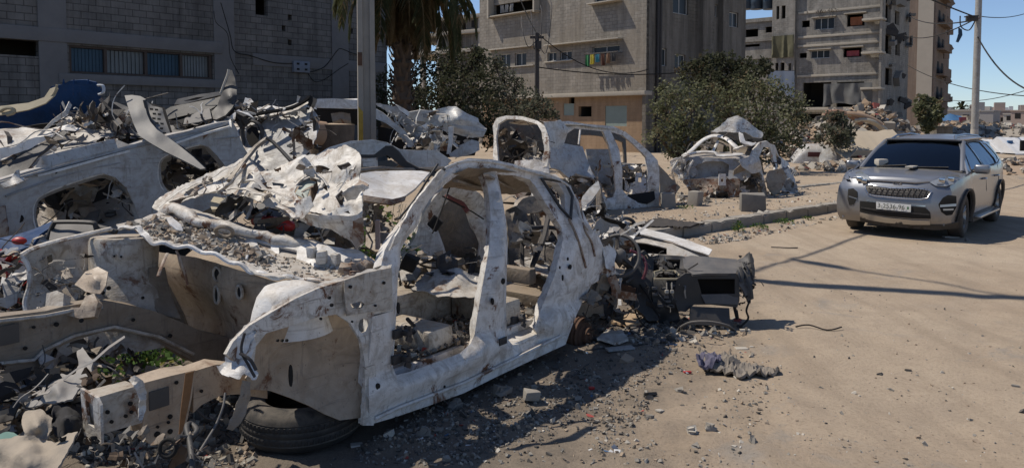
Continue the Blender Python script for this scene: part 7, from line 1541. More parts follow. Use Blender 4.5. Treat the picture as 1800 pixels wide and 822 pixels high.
mb.build('body_plugs', HOLE, oc, 0)
oS('floor_pan', [(20, 318, 6.4), (40, 292, 7.0), (70, 262, 7.8), (120, 248, 8.3), (200, 240, 8.6), (260, 238, 8.4), (300, 236, 7.8), (250, 252, 6.95), (130, 284, 6.4), (60, 302, 6.1)], W_PALE, th=.02, amp=.05, fr=2, seed=204)
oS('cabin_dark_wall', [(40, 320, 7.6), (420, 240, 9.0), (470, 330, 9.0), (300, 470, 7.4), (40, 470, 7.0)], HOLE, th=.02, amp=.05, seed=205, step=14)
oS('crushed_roof_inside', [(130, 410, 6.6), (140, 385, 6.9), (160, 360, 7.1), (190, 348, 7.2), (222, 350, 7.1), (246, 385, 6.9), (246, 420, 6.6), (180, 425, 6.5)], W_PALE, [(0, 0)] and (), th=.02, amp=.05, fr=2, seed=206)
oS('recess', [(143, 400, 6.62), (150, 375, 6.78), (176, 368, 6.8), (166, 398, 6.6)], PLASTG, th=.01, amp=.01, seed=207)
mb = MB(); P = [at(x, y, 6.78) for x, y in ((184, 374), (192, 371), (202, 372), (203, 376), (194, 379), (186, 378))]; mb.tube(P, .016, 5, closed=True); mb.add(P, [tuple(range(6))]); mb.build('oval_badge_recess', PLAST, oc)
oS('headliner_rags', [(62, 400, 6.9), (70, 365, 7.1), (110, 345, 7.3), (150, 330, 7.3), (155, 360, 7.1), (120, 400, 6.8), (80, 420, 6.7)], W_TAN, th=.01, amp=.12, fr=4, seed=208, rag=3)
oS('headliner_rags', [(130, 340, 7.0), (150, 325, 7.1), (175, 320, 7.2), (168, 350, 7.0), (150, 362, 6.9)], W_BURN, th=.01, amp=.10, fr=6, seed=209, rag=3)
oS('headliner_rags', [(285, 320, 7.8), (300, 285, 8.0), (350, 275, 8.2), (385, 300, 8.1), (350, 325, 7.8)], W_TAN, th=.01, amp=.12, fr=4, seed=210, rag=3)
oS('front_corner_rust', [(-30, 372, 5.6), (8, 360, 5.65), (14, 400, 5.6), (10, 440, 5.6), (-30, 450, 5.5)], W_RUSTY, th=.03, amp=.02, seed=211)
oS('bracket_rag', [(0, 324, 5.6), (18, 316, 5.7), (28, 300, 5.75), (34, 298, 5.75), (36, 312, 5.75), (50, 314, 5.8), (30, 324, 5.65), (10, 330, 5.6)], W_BURN, th=.02, amp=.03, seed=212, step=4)
# grey crumpled panel on top at the left edge
hpL = thing('crumpled_metal_sheet', 'crumpled grey sheet with bright folded edges lying below the blue bumper', 'metal sheet', loc=gnd(40, 520))
oS('sheet', [(-30, 300, 6.3), (0, 282, 6.4), (30, 262, 6.6), (70, 250, 6.8), (105, 232, 7.0), (108, 226, 7.0), (90, 224, 7.2), (40, 222, 7.2), (0, 226, 7.0), (-30, 232, 6.8)], W_BURN, th=.006, amp=.09, fr=3, seed=213, par=hpL, rag=1)
oS('folded_edge', [(0, 262, 6.3), (20, 262, 6.35), (48, 245, 6.5), (80, 240, 6.7), (100, 236, 6.8), (70, 252, 6.6), (30, 270, 6.4), (0, 282, 6.3)], W_CLEAN, th=.006, amp=.04, fr=4, seed=214, par=hpL, rag=1)
oS('dark_trim_strip', [(-30, 310, 6.1), (20, 285, 6.3), (70, 255, 6.6), (112, 228, 6.9), (118, 232, 6.9), (70, 272, 6.5), (40, 305, 6.2), (-30, 330, 6.0)], PLAST, th=.02, amp=.05, fr=3, seed=215, par=hpL)
# blue bumper cover
bb = thing('blue_bumper_cover', 'dark blue bumper cover with cream inside on top of the heap at far left', 'bumper', loc=gnd(90, 470))
oS('shell', [(-30, 196, 8.0), (0, 188, 8.0), (28, 184, 8.0), (60, 180, 8.0), (78, 172, 8.0), (90, 152, 8.0), (106, 149, 7.95), (124, 143, 7.9), (150, 141, 7.9), (168, 144, 7.9), (177, 158, 7.85), (176, 180, 7.95), (166, 196, 8.05), (150, 206, 8.1), (120, 214, 8.1), (60, 222, 8.1), (0, 230, 8.1), (-30, 234, 8.1)], BLUE, extra=[(130, 180, 7.85), (60, 205, 7.9)], th=.02, amp=.02, fr=2, seed=216, par=bb, rag=.7)
oS('cream_lining', [(-30, 192, 7.7), (0, 186, 7.7), (50, 181, 7.7), (78, 171, 7.7), (88, 156, 7.75), (96, 153, 7.75), (102, 155, 7.75), (96, 168, 7.7), (80, 182, 7.65), (50, 193, 7.6), (20, 199, 7.6), (-30, 206, 7.6)], CREAM, th=.012, amp=.015, fr=3, seed=217, par=bb)
mb = MB(); mb.tube(catmull([at(x, y, 7.62) for x, y in ((0, 196), (10, 190), (22, 191), (24, 198), (12, 202))], 3), .02, 6); mb.tube(catmull([at(x, y, 7.7) for x, y in ((100, 149), (97, 160), (88, 172), (70, 184))], 4), .012, 5); mb.build('fixing_ribs', CREAM, bb)
mb = MB(); mb.tube(catmull([at(x, y, 7.8) for x, y in ((172, 150), (181, 151), (182, 162), (174, 166))], 4), .025, 7, flat=.5); mb.build('white_loop', WHC, bb, 60)
mb = MB()
for x in (112, 130, 155): mb.tube([at(x, 148, 7.88), at(x + random.Random(x).uniform(-4, 4), 139, 7.88)], [.015, .003], 4)
mb.build('torn_spikes', BLUE, bb)
oS('blue_lower_flap', [(-30, 232, 7.9), (0, 228, 7.9), (120, 212, 7.8), (150, 200, 7.9), (150, 225, 8.0), (60, 240, 7.9), (-30, 245, 7.9)], HOLE, seed=218, par=bb)
# middle scraps
sc1 = thing('scrap_panel_heap', 'flattened dark panels and strips stacked between the blue and the grey bumper', 'scrap heap', loc=gnd(220, 480))
for k, (pts, m) in enumerate((([(100, 212, 7.6), (130, 204, 7.8), (175, 212, 7.8), (230, 222, 7.7), (240, 234, 7.5), (190, 236, 7.4), (140, 226, 7.4)], W_TAN), ([(110, 240, 7.3), (160, 225, 7.4), (215, 222, 7.6), (245, 235, 7.4), (200, 240, 7.2), (150, 250, 7.1)], W_GREY),
    ([(160, 190, 8.6), (190, 178, 8.7), (225, 185, 8.7), (230, 215, 8.4), (180, 215, 8.3)], PLAST), ([(170, 215, 8.0), (240, 195, 8.2), (285, 230, 8.0), (260, 245, 7.6), (200, 235, 7.6)], PLAST), ([(300, 250, 7.4), (340, 226, 7.6), (385, 210, 7.8), (395, 214, 7.6), (340, 236, 7.4)], W_GREY), ([(255, 245, 7.5), (250, 225, 7.7), (300, 215, 7.9), (340, 220, 7.7), (300, 245, 7.3)], PLASTG))):
    oS('flattened_panel', pts, m, th=.008, amp=.06, fr=4, seed=220 + k, par=sc1, rag=1.2)
mb = MB(); rnd = random.Random(8)
for k in range(9):
    x = rnd.uniform(165, 230); y = rnd.uniform(192, 225); L = rnd.uniform(15, 50); Y = rnd.uniform(7.4, 8); d_ = MB(); d_.tube([at(x, y, Y), at(x + L * .5, y + rnd.uniform(-3, 5), Y), at(x + L, y + rnd.uniform(-4, 9), Y + .2)], .018, 4, flat=.6); d_.build('metal_strip', rnd.choice((W_BURN, IRON, W_CLEAN, W_GREY)), sc1)
# grey bumper standing up
gb = thing('grey_bumper_cover', 'dusty grey bumper with a honeycomb grille standing on end over the upside-down body', 'bumper', loc=gnd(270, 480))
oS('shell', [(219, 168, 7.2), (232, 167, 7.2), (247, 169, 7.1), (256, 174, 7.1), (254, 182, 7.1), (258, 200, 7.0), (264, 214, 6.95), (276, 228, 6.85), (296, 242, 6.8), (318, 258, 6.7), (340, 276, 6.6), (361, 296, 6.5), (352, 297, 6.5), (325, 283, 6.55), (290, 266, 6.6), (262, 250, 6.7), (244, 238, 6.8), (234, 216, 6.95), (226, 192, 7.1)], BUMPGR, extra=[(240, 200, 6.85), (270, 238, 6.65)], th=.02, amp=.006, fr=3, seed=231, par=gb, step=5)
GRB = [(255, 176, 7.25), (268, 186, 7.25), (285, 190, 7.25), (289, 205, 7.2), (296, 225, 7.1), (302, 240, 7.05), (294, 244, 7.0), (276, 228, 7.0), (264, 212, 7.1), (258, 196, 7.2)]
hs_ = []
rg_ = random.Random(3)
for j in range(6):
    for i in range(3):
        x = 263 + i * 9 + j * 2.2 + (j % 2) * 3; y = 190 + j * 8.2 + i * 1.0; hs_.append([(x, y), (x + 6, y + .5), (x + 6.5, y + 4), (x + .5, y + 3.6)])
hs_ = [h for h in hs_ if all(inside(p, [q[:2] for q in GRB]) and dpoly(p, [q[:2] for q in GRB]) > 1.2 for p in h)]
oS('honeycomb_grille', GRB, BUMPGR, hs_, th=.02, amp=0, seed=232, par=gb, step=3)
oS('grille_backing', [(256, 178, 7.4), (290, 190, 7.4), (305, 240, 7.2), (294, 245, 7.1), (262, 215, 7.2)], HOLE, th=.01, amp=0, seed=233, par=gb)
mb = MB(); mb.tube(catmull([at(x, y, 7.05) for x, y in ((254, 176), (262, 205), (276, 226), (300, 246), (330, 268), (361, 297))], 4), .022, 6, flat=.6); mb.build('black_edge_strip', PLAST, gb, 60)
# black bumper behind it
kb = thing('black_bumper_cover', 'black bumper with a curved end rising to a thin point, lying behind the grey bumper', 'bumper', loc=gnd(360, 470))
oS('bar', [(286, 196, 7.9), (300, 188, 7.9), (340, 180, 7.9), (380, 172, 7.9), (392, 168, 7.9), (394, 178, 7.85), (370, 192, 7.8), (330, 202, 7.8), (296, 210, 7.8)], PLAST, th=.05, amp=.01, seed=241, par=kb, step=5)
oS('upper_frame', [(306, 184, 8.1), (312, 174, 8.1), (350, 166, 8.1), (384, 161, 8.1), (392, 166, 8.1), (350, 176, 8.05), (320, 184, 8.05)], PLASTG, ([(322, 178), (345, 171), (360, 170), (345, 176)],), th=.03, amp=.01, seed=242, par=kb, step=4)
oS('curved_end', [(388, 168, 7.8), (396, 150, 7.85), (403, 132, 7.9), (404, 123, 7.9), (408, 124, 7.9), (413, 138, 7.85), (416, 155, 7.8), (416, 175, 7.7), (408, 190, 7.6), (396, 203, 7.5), (380, 210, 7.5), (366, 208, 7.6), (372, 196, 7.7), (382, 186, 7.75)], PLAST, extra=[(404, 170, 7.6)], th=.02, amp=.006, seed=243, par=kb, step=4)
mb = MB(); mb.tube(catmull([at(x, y, 7.82) for x, y in ((388, 164), (394, 148), (400, 132), (402, 122))], 4), .014, 5); mb.build('bright_edge', CONCL, kb)
oS('inner_liner', [(296, 208, 7.9), (340, 196, 7.9), (372, 184, 7.9), (376, 200, 7.7), (362, 214, 7.6), (310, 226, 7.6)], HOLE, th=.02, amp=.03, seed=244, par=kb)
oS('grey_liner_flap', [(325, 208, 7.65), (350, 196, 7.7), (368, 190, 7.7), (372, 208, 7.5), (350, 214, 7.5), (322, 218, 7.5)], PLASTG, th=.01, amp=.03, seed=245, par=kb)
# tailgate / bodywork right of the heap
tg = thing('wrecked_hatchback', 'rear half of a pale blue-grey car leaning on the heap left of the tree stump', 'wrecked car', loc=gnd(480, 470))
oS('body_panel', [(396, 218, 8.6), (430, 208, 8.6), (470, 205, 8.5), (520, 192, 8.5), (546, 186, 8.4), (556, 200, 8.3), (560, 222, 8.2), (548, 250, 8.1), (530, 280, 8.0), (500, 310, 7.9), (440, 320, 7.9), (420, 290, 8.1), (408, 250, 8.4)], W_PALE, ([(432, 225), (440, 219), (450, 222), (456, 236), (454, 250), (446, 258), (436, 254), (430, 240)],), th=.03, amp=.05, fr=2.2, seed=251, par=tg, step=7)
mb = MB(); mb.tube(catmull([at(x, y, 8.35) for x, y in ((428, 220), (442, 212), (456, 220), (462, 238), (458, 256), (446, 266), (434, 260), (427, 240))], 3, True), .05, 6, closed=True, flat=.4); mb.build('aperture_ring', PLASTG, tg, 60)
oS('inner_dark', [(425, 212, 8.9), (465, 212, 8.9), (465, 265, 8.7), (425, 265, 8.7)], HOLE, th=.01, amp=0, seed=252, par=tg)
oS('upper_trim', [(420, 203, 8.5), (450, 199, 8.5), (500, 188, 8.4), (540, 174, 8.3), (547, 176, 8.3), (543, 188, 8.2), (500, 200, 8.3), (452, 206, 8.4)], W_BURN, th=.03, amp=.02, seed=253, par=tg, step=5, rag=.8)
mb = MB(); mb.tube(catmull([at(x, y, 8.25) for x, y in ((430, 205), (470, 197), (510, 190), (535, 178), (546, 170), (546, 180), (540, 192))], 4), .022, 5); mb.build('black_seal', HOLE, tg)
oS('torn_flange', [(548, 205, 8.1), (560, 212, 8.1), (556, 240, 8.0), (545, 262, 7.9), (532, 282, 7.9), (528, 276, 7.9), (542, 250, 8.0), (549, 228, 8.05), (534, 216, 8.1)], W_CLEAN, th=.01, amp=.04, seed=254, par=tg, step=4, rag=.8)
for k, pts in enumerate(([(398, 206, 8.9), (425, 196, 9), (470, 186, 9), (500, 190, 8.9), (460, 200, 8.7)], [(424, 190, 9.1), (430, 172, 9.1), (440, 172, 9.1), (452, 188, 9), (470, 192, 9), (440, 196, 8.9)], [(470, 205, 8.7), (500, 193, 8.7), (540, 190, 8.6), (520, 200, 8.5)], [(400, 222, 8.4), (420, 214, 8.4), (440, 215, 8.4), (430, 224, 8.3)])):
    oS('bent_strip', pts, (W_CLEAN, W_CLEAN, W_SILV, W_RUSTY)[k], th=.01, amp=.05, seed=255 + k, par=tg, step=5, rag=1)
# wreck behind the pole
wp = thing('crushed_white_car', 'crushed white car with a wavy torn roof standing just right of the concrete pole', 'wrecked car', loc=gnd(720, 440))
X5 = lambda pts, Y: [(540 + x / 5.294, 160 + y / 5.294, Y + (p[0] if p else 0)) for x, y, *p in pts]
wS = lambda name, pts, m, Y=9.6, **k: oS(name, X5(pts, Y), m, par=wp, **{**dict(step=4, th=.02, amp=.04, fr=4), **k})
wS('front_pillar', [(640, 165), (700, 200), (780, 268), (905, 370), (1005, 520), (940, 524), (915, 450), (800, 345), (735, 300), (640, 262)], W_SILV, Y=9.3, seed=261, amp=.01, th=.05)
wS('ladder_strip', [(640, 105), (720, 130), (820, 140), (940, 250), (1060, 360), (1210, 500), (1100, 525), (1000, 440), (900, 335), (780, 220), (640, 130)], W_GREY, Y=9.5, seed=262, amp=.06, fr=6, rag=1)
wS('ladder_strip', [(820, 130), (900, 160), (950, 190), (940, 230), (860, 180)], W_CLEAN, Y=9.4, seed=263, amp=.04)
wS('wavy_roof', [(940, 190), (1060, 175), (1180, 178), (1260, 160), (1320, 146), (1385, 150), (1480, 205), (1590, 262), (1600, 300), (1672, 362), (1640, 432), (1540, 440), (1440, 420), (1340, 385), (1200, 335), (1080, 280), (1000, 275), (930, 240)], W_SILV, Y=9.7, extra=[(540 + 1400 / 5.294, 160 + 250 / 5.294, 9.2)], seed=264, amp=.09, fr=3)
wS('roof_edge_fold', [(1330, 300), (1450, 320), (1560, 330), (1670, 360), (1640, 380), (1520, 370), (1400, 345)], W_PALE, Y=9.3, seed=265, amp=.04)
wS('crumpled_inner', [(960, 290), (1060, 270), (1180, 300), (1260, 380), (1230, 460), (1140, 500), (1020, 440), (960, 350)], W_SILV, Y=10.0, seed=266, amp=.22, fr=6, rag=1.5)
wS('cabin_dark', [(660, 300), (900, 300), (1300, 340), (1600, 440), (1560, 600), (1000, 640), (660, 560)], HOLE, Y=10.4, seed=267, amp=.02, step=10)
wS('window_post', [(1312, 335), (1358, 330), (1350, 480), (1332, 585), (1296, 585), (1316, 460)], W_CLEAN, Y=9.4, seed=268, amp=.01, th=.05)
wS('tail_corner', [(1320, 590), (1420, 520), (1530, 450), (1600, 470), (1604, 555), (1520, 590), (1400, 625), (1330, 615)], W_PALE, Y=9.3, seed=269, amp=.04)
wS('brown_liner', [(1210, 440), (1300, 400), (1306, 560), (1240, 560)], W_RUSTY, Y=10.1, seed=270, amp=.03)
wS('rear_bar', [(30, 75), (250, 70), (480, 85), (480, 165), (250, 160), (40, 155)], W_CLEAN, Y=10.8, seed=271, amp=.01, th=.15)
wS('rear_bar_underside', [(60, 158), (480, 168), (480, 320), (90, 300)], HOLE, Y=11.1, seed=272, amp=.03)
wS('seat_remains', [(220, 200), (400, 200), (410, 300), (240, 310)], W_TAN, Y=10.9, seed=273, amp=.08, fr=5)
# nearer crushed roof
nr = thing('crushed_silver_car', 'flattened silver car whose dented white bonnet shows behind the left windscreen pillar', 'wrecked car', loc=gnd(690, 460))
nS = lambda name, pts, m, Y=6.9, **k: oS(name, X5(pts, Y), m, par=nr, **{**dict(step=5, th=.02, amp=.02, fr=3), **k})
nS('roof_skin', [(0, 640), (90, 590), (200, 530), (300, 495), (400, 470), (600, 455), (740, 480), (860, 545), (1000, 552), (1200, 548), (1345, 645), (1290, 700), (1180, 720), (1050, 722), (880, 640), (760, 560), (640, 590), (480, 600), (300, 640), (120, 680), (0, 690)], W_SILV, Y=7.0, seed=281)
nS('roof_edge', [(20, 640), (200, 525), (400, 465), (480, 460), (480, 478), (300, 512), (120, 590), (40, 650)], W_CLEAN, Y=6.9, seed=282, amp=.005, step=4)
nS('black_bent_pillar', [(690, 540), (730, 508), (790, 508), (850, 560), (920, 650), (1040, 715), (1160, 735), (1000, 735), (880, 700), (800, 640), (740, 600), (620, 625), (500, 620), (500, 590), (620, 596)], PLAST, Y=6.75, seed=283, amp=.02, th=.05, step=4)
nS('side_window', [(660, 660), (780, 640), (850, 690), (800, 720), (660, 715)], glassm('dusty_wreck_glass', (.05, .06, .07), .3), Y=6.95, seed=284, amp=0, step=4)
nS('inner_panel', [(510, 630), (650, 620), (660, 715), (520, 700)], W_BURN, Y=6.95, seed=285, amp=.02)
oS('dented_bonnet', [(634, 304, 6.0), (660, 300, 6.3), (700, 301, 6.5), (740, 300, 6.6), (756, 302, 6.6), (748, 312, 6.3), (730, 330, 6.0), (712, 344, 5.8), (690, 350, 5.7), (660, 347, 5.6), (634, 342, 5.6)], W_CLEAN, par=nr, extra=[(680, 325, 6.1), (715, 318, 6.2)], amp=.03, fr=3, seed=286)
mb = MB(); mb.tube(catmull([at(x, y, Y) for x, y, Y in ((632, 300, 6.4), (670, 296, 6.6), (700, 298, 6.7), (740, 298, 6.8), (780, 296, 6.9))], 4), .022, 6); mb.build('black_seal', W_TAN, nr)
oS('bonnet_front_edge', [(636, 342, 5.55), (690, 350, 5.6), (714, 344, 5.7), (712, 352, 5.7), (690, 360, 5.6), (640, 352, 5.5)], W_RUSTY, par=nr, amp=.01, seed=287, step=4)
oS('scorched_front_panel', [(644, 392, 5.4), (660, 384, 5.5), (690, 392, 5.4), (702, 410, 5.3), (690, 440, 5.1), (660, 442, 5.1), (642, 430, 5.2)], W_TAN, par=nr, amp=.03, seed=288)
mb = MB(); mb.box(at(664, 412, 5.0), (.015, .02, .10), bev=.004); mb.build('pinkish_post', plain('pinkish_burnt_paint', (.30, .24, .23), .8), nr)
# stump
sp_ = at(583, 219, 9.0); sb = Vector((sp_.x, 9.0, 0)); stp = thing('tree_stump', 'thick cut tree stump with cracked bark standing left of the concrete pole', 'tree stump', loc=sb)
mb = MB(); n = 40; V = []; Fc = []; zs_ = [0, .5, 1.0, 1.4, 1.6, 1.72, 1.80, 1.845, 1.86]
for z in zs_:
    for j in range(n):
        a = 2 * math.pi * j / n; r = .265 + .02 * noise.noise(Vector((math.cos(a) * 2, math.sin(a) * 2, z))) + .016 * abs(noise.noise(Vector((math.cos(a) * 9, math.sin(a) * 9, z * .8)))) + (.05 if z < .3 else 0)
        V.append(sb + Vector((math.cos(a) * r, math.sin(a) * r, z)))
for i in range(len(zs_) - 1):
    for j in range(n): Fc.append((i * n + j, i * n + (j + 1) % n, (i + 1) * n + (j + 1) % n, (i + 1) * n + j))
link('bark', V, Fc, plain('stump_bark', (.13, .095, .068), .95, 0, .6, 11, 1.0), stp, None, 50)
mb = MB(); k0 = V[-n:]; mb.add([p + Vector((0, 0, .0)) for p in k0] + [sb + Vector((0, 0, 1.875))], [(j, (j + 1) % n, n) for j in range(n)]); mb.build('cut_top', plain('cut_wood', (.36, .27, .18), .9, 0, .35, 14), stp, 0)
p = at(552, 234, 8.7); mb = MB(); mb.lathe([(0, .05), (.075, .045), (.10, 0), (.10, -.15), (0, -.15)], Matrix.Translation(p) @ Vector((-.6, -.75, .1)).to_track_quat('Z', 'Y').to_matrix().to_4x4() @ Matrix.Diagonal((1, 1.5, 1, 1)), 18); mb.build('sawn_branch_end', plain('sawn_wood', (.34, .22, .14), .9, 0, .3, 14), stp, 60)
# dark blue car edge and lamp in the lower left, behind the far wing
bc = thing('blue_car_wing', 'dark blue and black car corner with a red tail lamp, behind the far front wing', 'car part', loc=gnd(100, 600))
oS('blue_panel', [(-10, 420, 5.2), (30, 412, 5.2), (60, 402, 5.2), (92, 388, 5.3), (100, 392, 5.2), (70, 412, 5.1), (55, 432, 5.0), (30, 440, 5.0), (-10, 436, 5.0)], BLUE, par=bc, th=.02, amp=.01, seed=291, step=5)
oS('grey_housing', [(92, 392, 5.15), (100, 390, 5.2), (160, 392, 5.2), (168, 398, 5.15), (166, 414, 5.1), (120, 420, 5.0), (86, 422, 5.0)], PLASTG, par=bc, th=.04, amp=.004, seed=292, step=5)
mb = MB(); mb.tube(catmull([at(x, y, 5.1) for x, y in ((84, 420), (94, 394), (104, 390), (160, 391), (168, 398), (170, 412))], 4), .016, 6); mb.tube(catmull([at(x, y, 5.12) for x, y in ((168, 398), (185, 402), (205, 408))], 4), .02, 6); mb.build('rim_edge', PLAST, bc, 60)
p = at(33, 423, 4.95); mb = MB(); mb.lathe([(0, .03), (.03, .025), (.045, 0), (.04, -.02), (0, -.02)], Matrix.Translation(p) @ Matrix.Rotation(R(80), 4, 'X') @ Matrix.Diagonal((1.1, .6, 1, 1)), 16); mb.build('red_tail_lamp', REDP, bc, 60)
cs = thing('scrap_engine_parts', 'dark tangle of engine parts and pipes at the far left edge behind the near wreck', 'scrap', loc=gnd(20, 640))
rnd = random.Random(31)
for k in range(22):
    x = rnd.uniform(-20, 60); y = rnd.uniform(455, 640); Y = rnd.uniform(4.5, 5.0); m = rnd.choice((IRON, PLAST, W_PALE, W_TAN, W_BURN, RUST)); mb = MB(); s = rnd.uniform(.04, .12)
    mb.box(at(x, y, Y), (s, s * rnd.uniform(.3, .8), s * rnd.uniform(.3, .9)), Matrix.Rotation(rnd.uniform(0, 6), 4, 'Z') @ Matrix.Rotation(rnd.uniform(-1, 1), 4, 'Y'), bev=.01, jit=.02); mb.build('broken_part', m, cs)
for k in range(12):
    x = rnd.uniform(-10, 50); y = rnd.uniform(455, 560); Y = 4.6; mb = MB(); mb.tube(catmull([at(x, y, Y), at(x + rnd.uniform(5, 25), y + rnd.uniform(-15, 20), Y - .05), at(x + rnd.uniform(10, 40), y + rnd.uniform(-20, 40), Y)], 5), rnd.uniform(.006, .014), 5); mb.build('cable', HOLE, cs)
oS('pale_cloth', [(-10, 470, 4.7), (30, 462, 4.7), (45, 480, 4.6), (30, 510, 4.55), (-10, 520, 4.6)], SACK, par=cs, th=.01, amp=.05, fr=6, seed=293)
mb = MB(); mb.tube([at(-10, 535, 4.6), at(50, 500, 4.6)], .035, 6); mb.build('rusty_bar', RUST, cs)
# sacks, sheeting and hoses in the lower left corner
def soft(name, label, cat, pts, mat, extra=(), amp=.05, fr=5, seed=1, th=.01, step=4.5, rag=1.2):
    fr *= 2.2; amp *= .8
    c = pts[len(pts) // 2]; o = sheet(name, pts, mat, None, (), extra, step, th, amp, fr, seed, 60, rag=rag, M=Matrix.Translation(at(*c))); tag(o, label, cat); return o
soft('crumpled_sack', 'pale crumpled woven sack lowest in the bottom left corner', 'sack', [(-10, 822, 3.0), (-10, 775, 3.05), (30, 765, 3.1), (70, 768, 3.1), (95, 775, 3.05), (120, 758, 3.1), (136, 756, 3.1), (128, 775, 3.0), (112, 800, 2.95), (95, 840, 2.85), (-10, 850, 2.85)], SACK, [(50, 800, 2.85)], seed=301, amp=.045)
soft('plastic_sheeting', 'grey white plastic sheet draped below the far front rail', 'plastic sheet', [(38, 718, 3.5), (60, 700, 3.55), (82, 672, 3.6), (108, 656, 3.65), (130, 660, 3.6), (138, 640, 3.7), (134, 618, 3.75), (145, 612, 3.75), (164, 634, 3.7), (160, 658, 3.6), (142, 678, 3.5), (128, 700, 3.4), (100, 704, 3.4), (66, 712, 3.4)], CLOTHG, [(100, 685, 3.35)], seed=302, amp=.04)
soft('crumpled_sack', 'dusty grey sack hanging over the black rags, above the pale sack', 'sack', [(38, 735, 3.25), (45, 722, 3.3), (70, 718, 3.3), (92, 735, 3.25), (90, 755, 3.15), (80, 772, 3.1), (52, 772, 3.1), (40, 755, 3.15)], SACK, [(65, 745, 3.05)], seed=303, amp=.05)
soft('black_rags', 'bundle of black rags between the sacks and the front rail', 'rags', [(90, 735, 3.35), (95, 712, 3.4), (120, 700, 3.5), (145, 690, 3.55), (150, 740, 3.4), (146, 775, 3.3), (115, 770, 3.2), (95, 760, 3.2)], plain('black_cloth', (.022, .021, .022), .95, 0, .6, 9), [(120, 740, 3.2)], seed=304, amp=.08, fr=7)
soft('dark_tarpaulin', 'dark ragged tarpaulin hanging in the shade at the far left edge', 'tarpaulin', [(-10, 640, 3.9), (30, 650, 3.9), (48, 668, 3.85), (40, 705, 3.7), (22, 735, 3.6), (-10, 745, 3.6)], plain('dark_brown_tarp', (.04, .036, .033), .9, 0, .5, 6), seed=305, amp=.06)
soft('teal_plastic_crate_piece', 'teal plastic fragment at the left edge beside the sacks', 'plastic piece', [(-10, 762, 3.25), (20, 758, 3.25), (35, 765, 3.2), (30, 778, 3.15), (-10, 784, 3.15)], plain('teal_plastic', (.03, .12, .10), .5), seed=306, amp=.01)
soft('black_rubber_mat', 'black rubber flap hanging behind the far front rail', 'rubber mat', [(58, 655, 4.2), (90, 615, 4.3), (130, 600, 4.3), (135, 630, 4.2), (120, 660, 4.1), (80, 662, 4.1)], HOLE, seed=307, amp=.03)
def hose(name, label, pts, r, mat):
    mb = MB(); P = [at(*p) for p in pts]; mb.tube(catmull(P, 5), r, 7); tag(mb.build(name, mat, None, 60, M=Matrix.Translation(P[0])), label, 'hose' if 'hose' in name else 'cable')
hose('black_hose', 'thick black hose hooking up below the hanging rail plate', [(313, 768, 3.1), (335, 768, 3.15), (346, 756, 3.2), (336, 745, 3.25), (328, 750, 3.2), (334, 780, 3.1), (338, 815, 3.0), (336, 850, 2.95)], .013, PLAST)
hose('thin_cable', 'thin cable hanging from the rail to the ground', [(396, 690, 3.5), (392, 715, 3.45), (380, 745, 3.4), (362, 775, 3.3), (346, 800, 3.2)], .006, PLASTG)
hose('bent_wire', 'bent wire lying at the foot of the front rail', [(346, 720, 3.6), (365, 735, 3.6), (392, 738, 3.6)], .006, IRON)
p = at(295, 787, 3.05); mb = MB(); mb.tube([p + Vector((math.cos(t) * .034, math.sin(t) * .01, math.sin(t) * .034)) for t in [i * .4 for i in range(16)]], .009, 7, closed=True); tag(mb.build('rubber_ring', HOLE, None, 60, M=Matrix.Translation(p)), 'black rubber ring below the hanging rail plate', 'rubber ring')
# weeds
WEED = [leafmat('weed_green', (.035, .075, .018), (.075, .13, .035)), leafmat('weed_yellow', (.12, .12, .03), (.18, .17, .05))]
def weed(label, c, r, h, n, seed, L=.05, name='weed', cat='weed', group=None):
    rd = random.Random(seed); t = thing(name, label, cat, loc=c, group=group); mb = MB(); m2 = MB()
    for k in range(max(4, n // 25)):
        a = rd.uniform(0, 6.28); d = Vector((math.cos(a), math.sin(a), 0)) * r * rd.uniform(.2, 1); m2.tube([c - Vector((0, 0, .02)), c + d * .4 + Vector((0, 0, h * .6)), c + d + Vector((0, 0, h * rd.uniform(.6, 1)))], [.005, .004, .002], 4)
    m2.build('stem', WEED[0], t)
    for k in range(n):
        a = rd.uniform(0, 6.28); q = rd.random() ** .6; p = c + Vector((math.cos(a) * r * q, math.sin(a) * r * q, h * rd.uniform(.15, 1) * (1.1 - .5 * q))); ax = Vector((rd.gauss(0, 1), rd.gauss(0, 1), rd.gauss(.5, .6))).normalized(); s = ax.cross(Vector((rd.gauss(0, 1), rd.gauss(0, 1), rd.gauss(0, 1)))).normalized(); l_ = L * rd.uniform(.6, 1.3)
        mb.add([p, p + ax * l_ * .5 + s * l_ * .35, p + ax * l_, p + ax * l_ * .5 - s * l_ * .35], [(0, 1, 2, 3)], 1 if rd.random() < .12 else 0)
    mb.build('leaves', WEED, t, 0); return t
weed('leafy green weed growing in the gap below the far front rail', gnd(250, 655), .34, .28, 420, 1)
weed('leafy green plant rising behind the crushed bonnet, beside the windscreen pillar', Vector((-1.15, 6.6, 0)), .33, 1.28, 700, 2, .06, 'green_plant', 'plant')
for i, (x, y, r, h, n, lb) in enumerate(((1298, 408, .12, .2, 160, 'tallest green weed at the foot of the kerb'), (1335, 402, .16, .10, 120, 'low weed at the kerb just right of the tallest one'), (1378, 393, .2, .10, 140, 'low weed at the kerb below the burnt wreck'), (1420, 386, .12, .07, 70, 'small weed at the kerb nearest the parked car'), (1205, 366, .2, .06, 60, 'thin weed on the bank left of the burnt wreck'))): weed(lb, gnd(x, y, gz(*gnd(x, y)[:2])), r, h, n, 10 + i, .035)
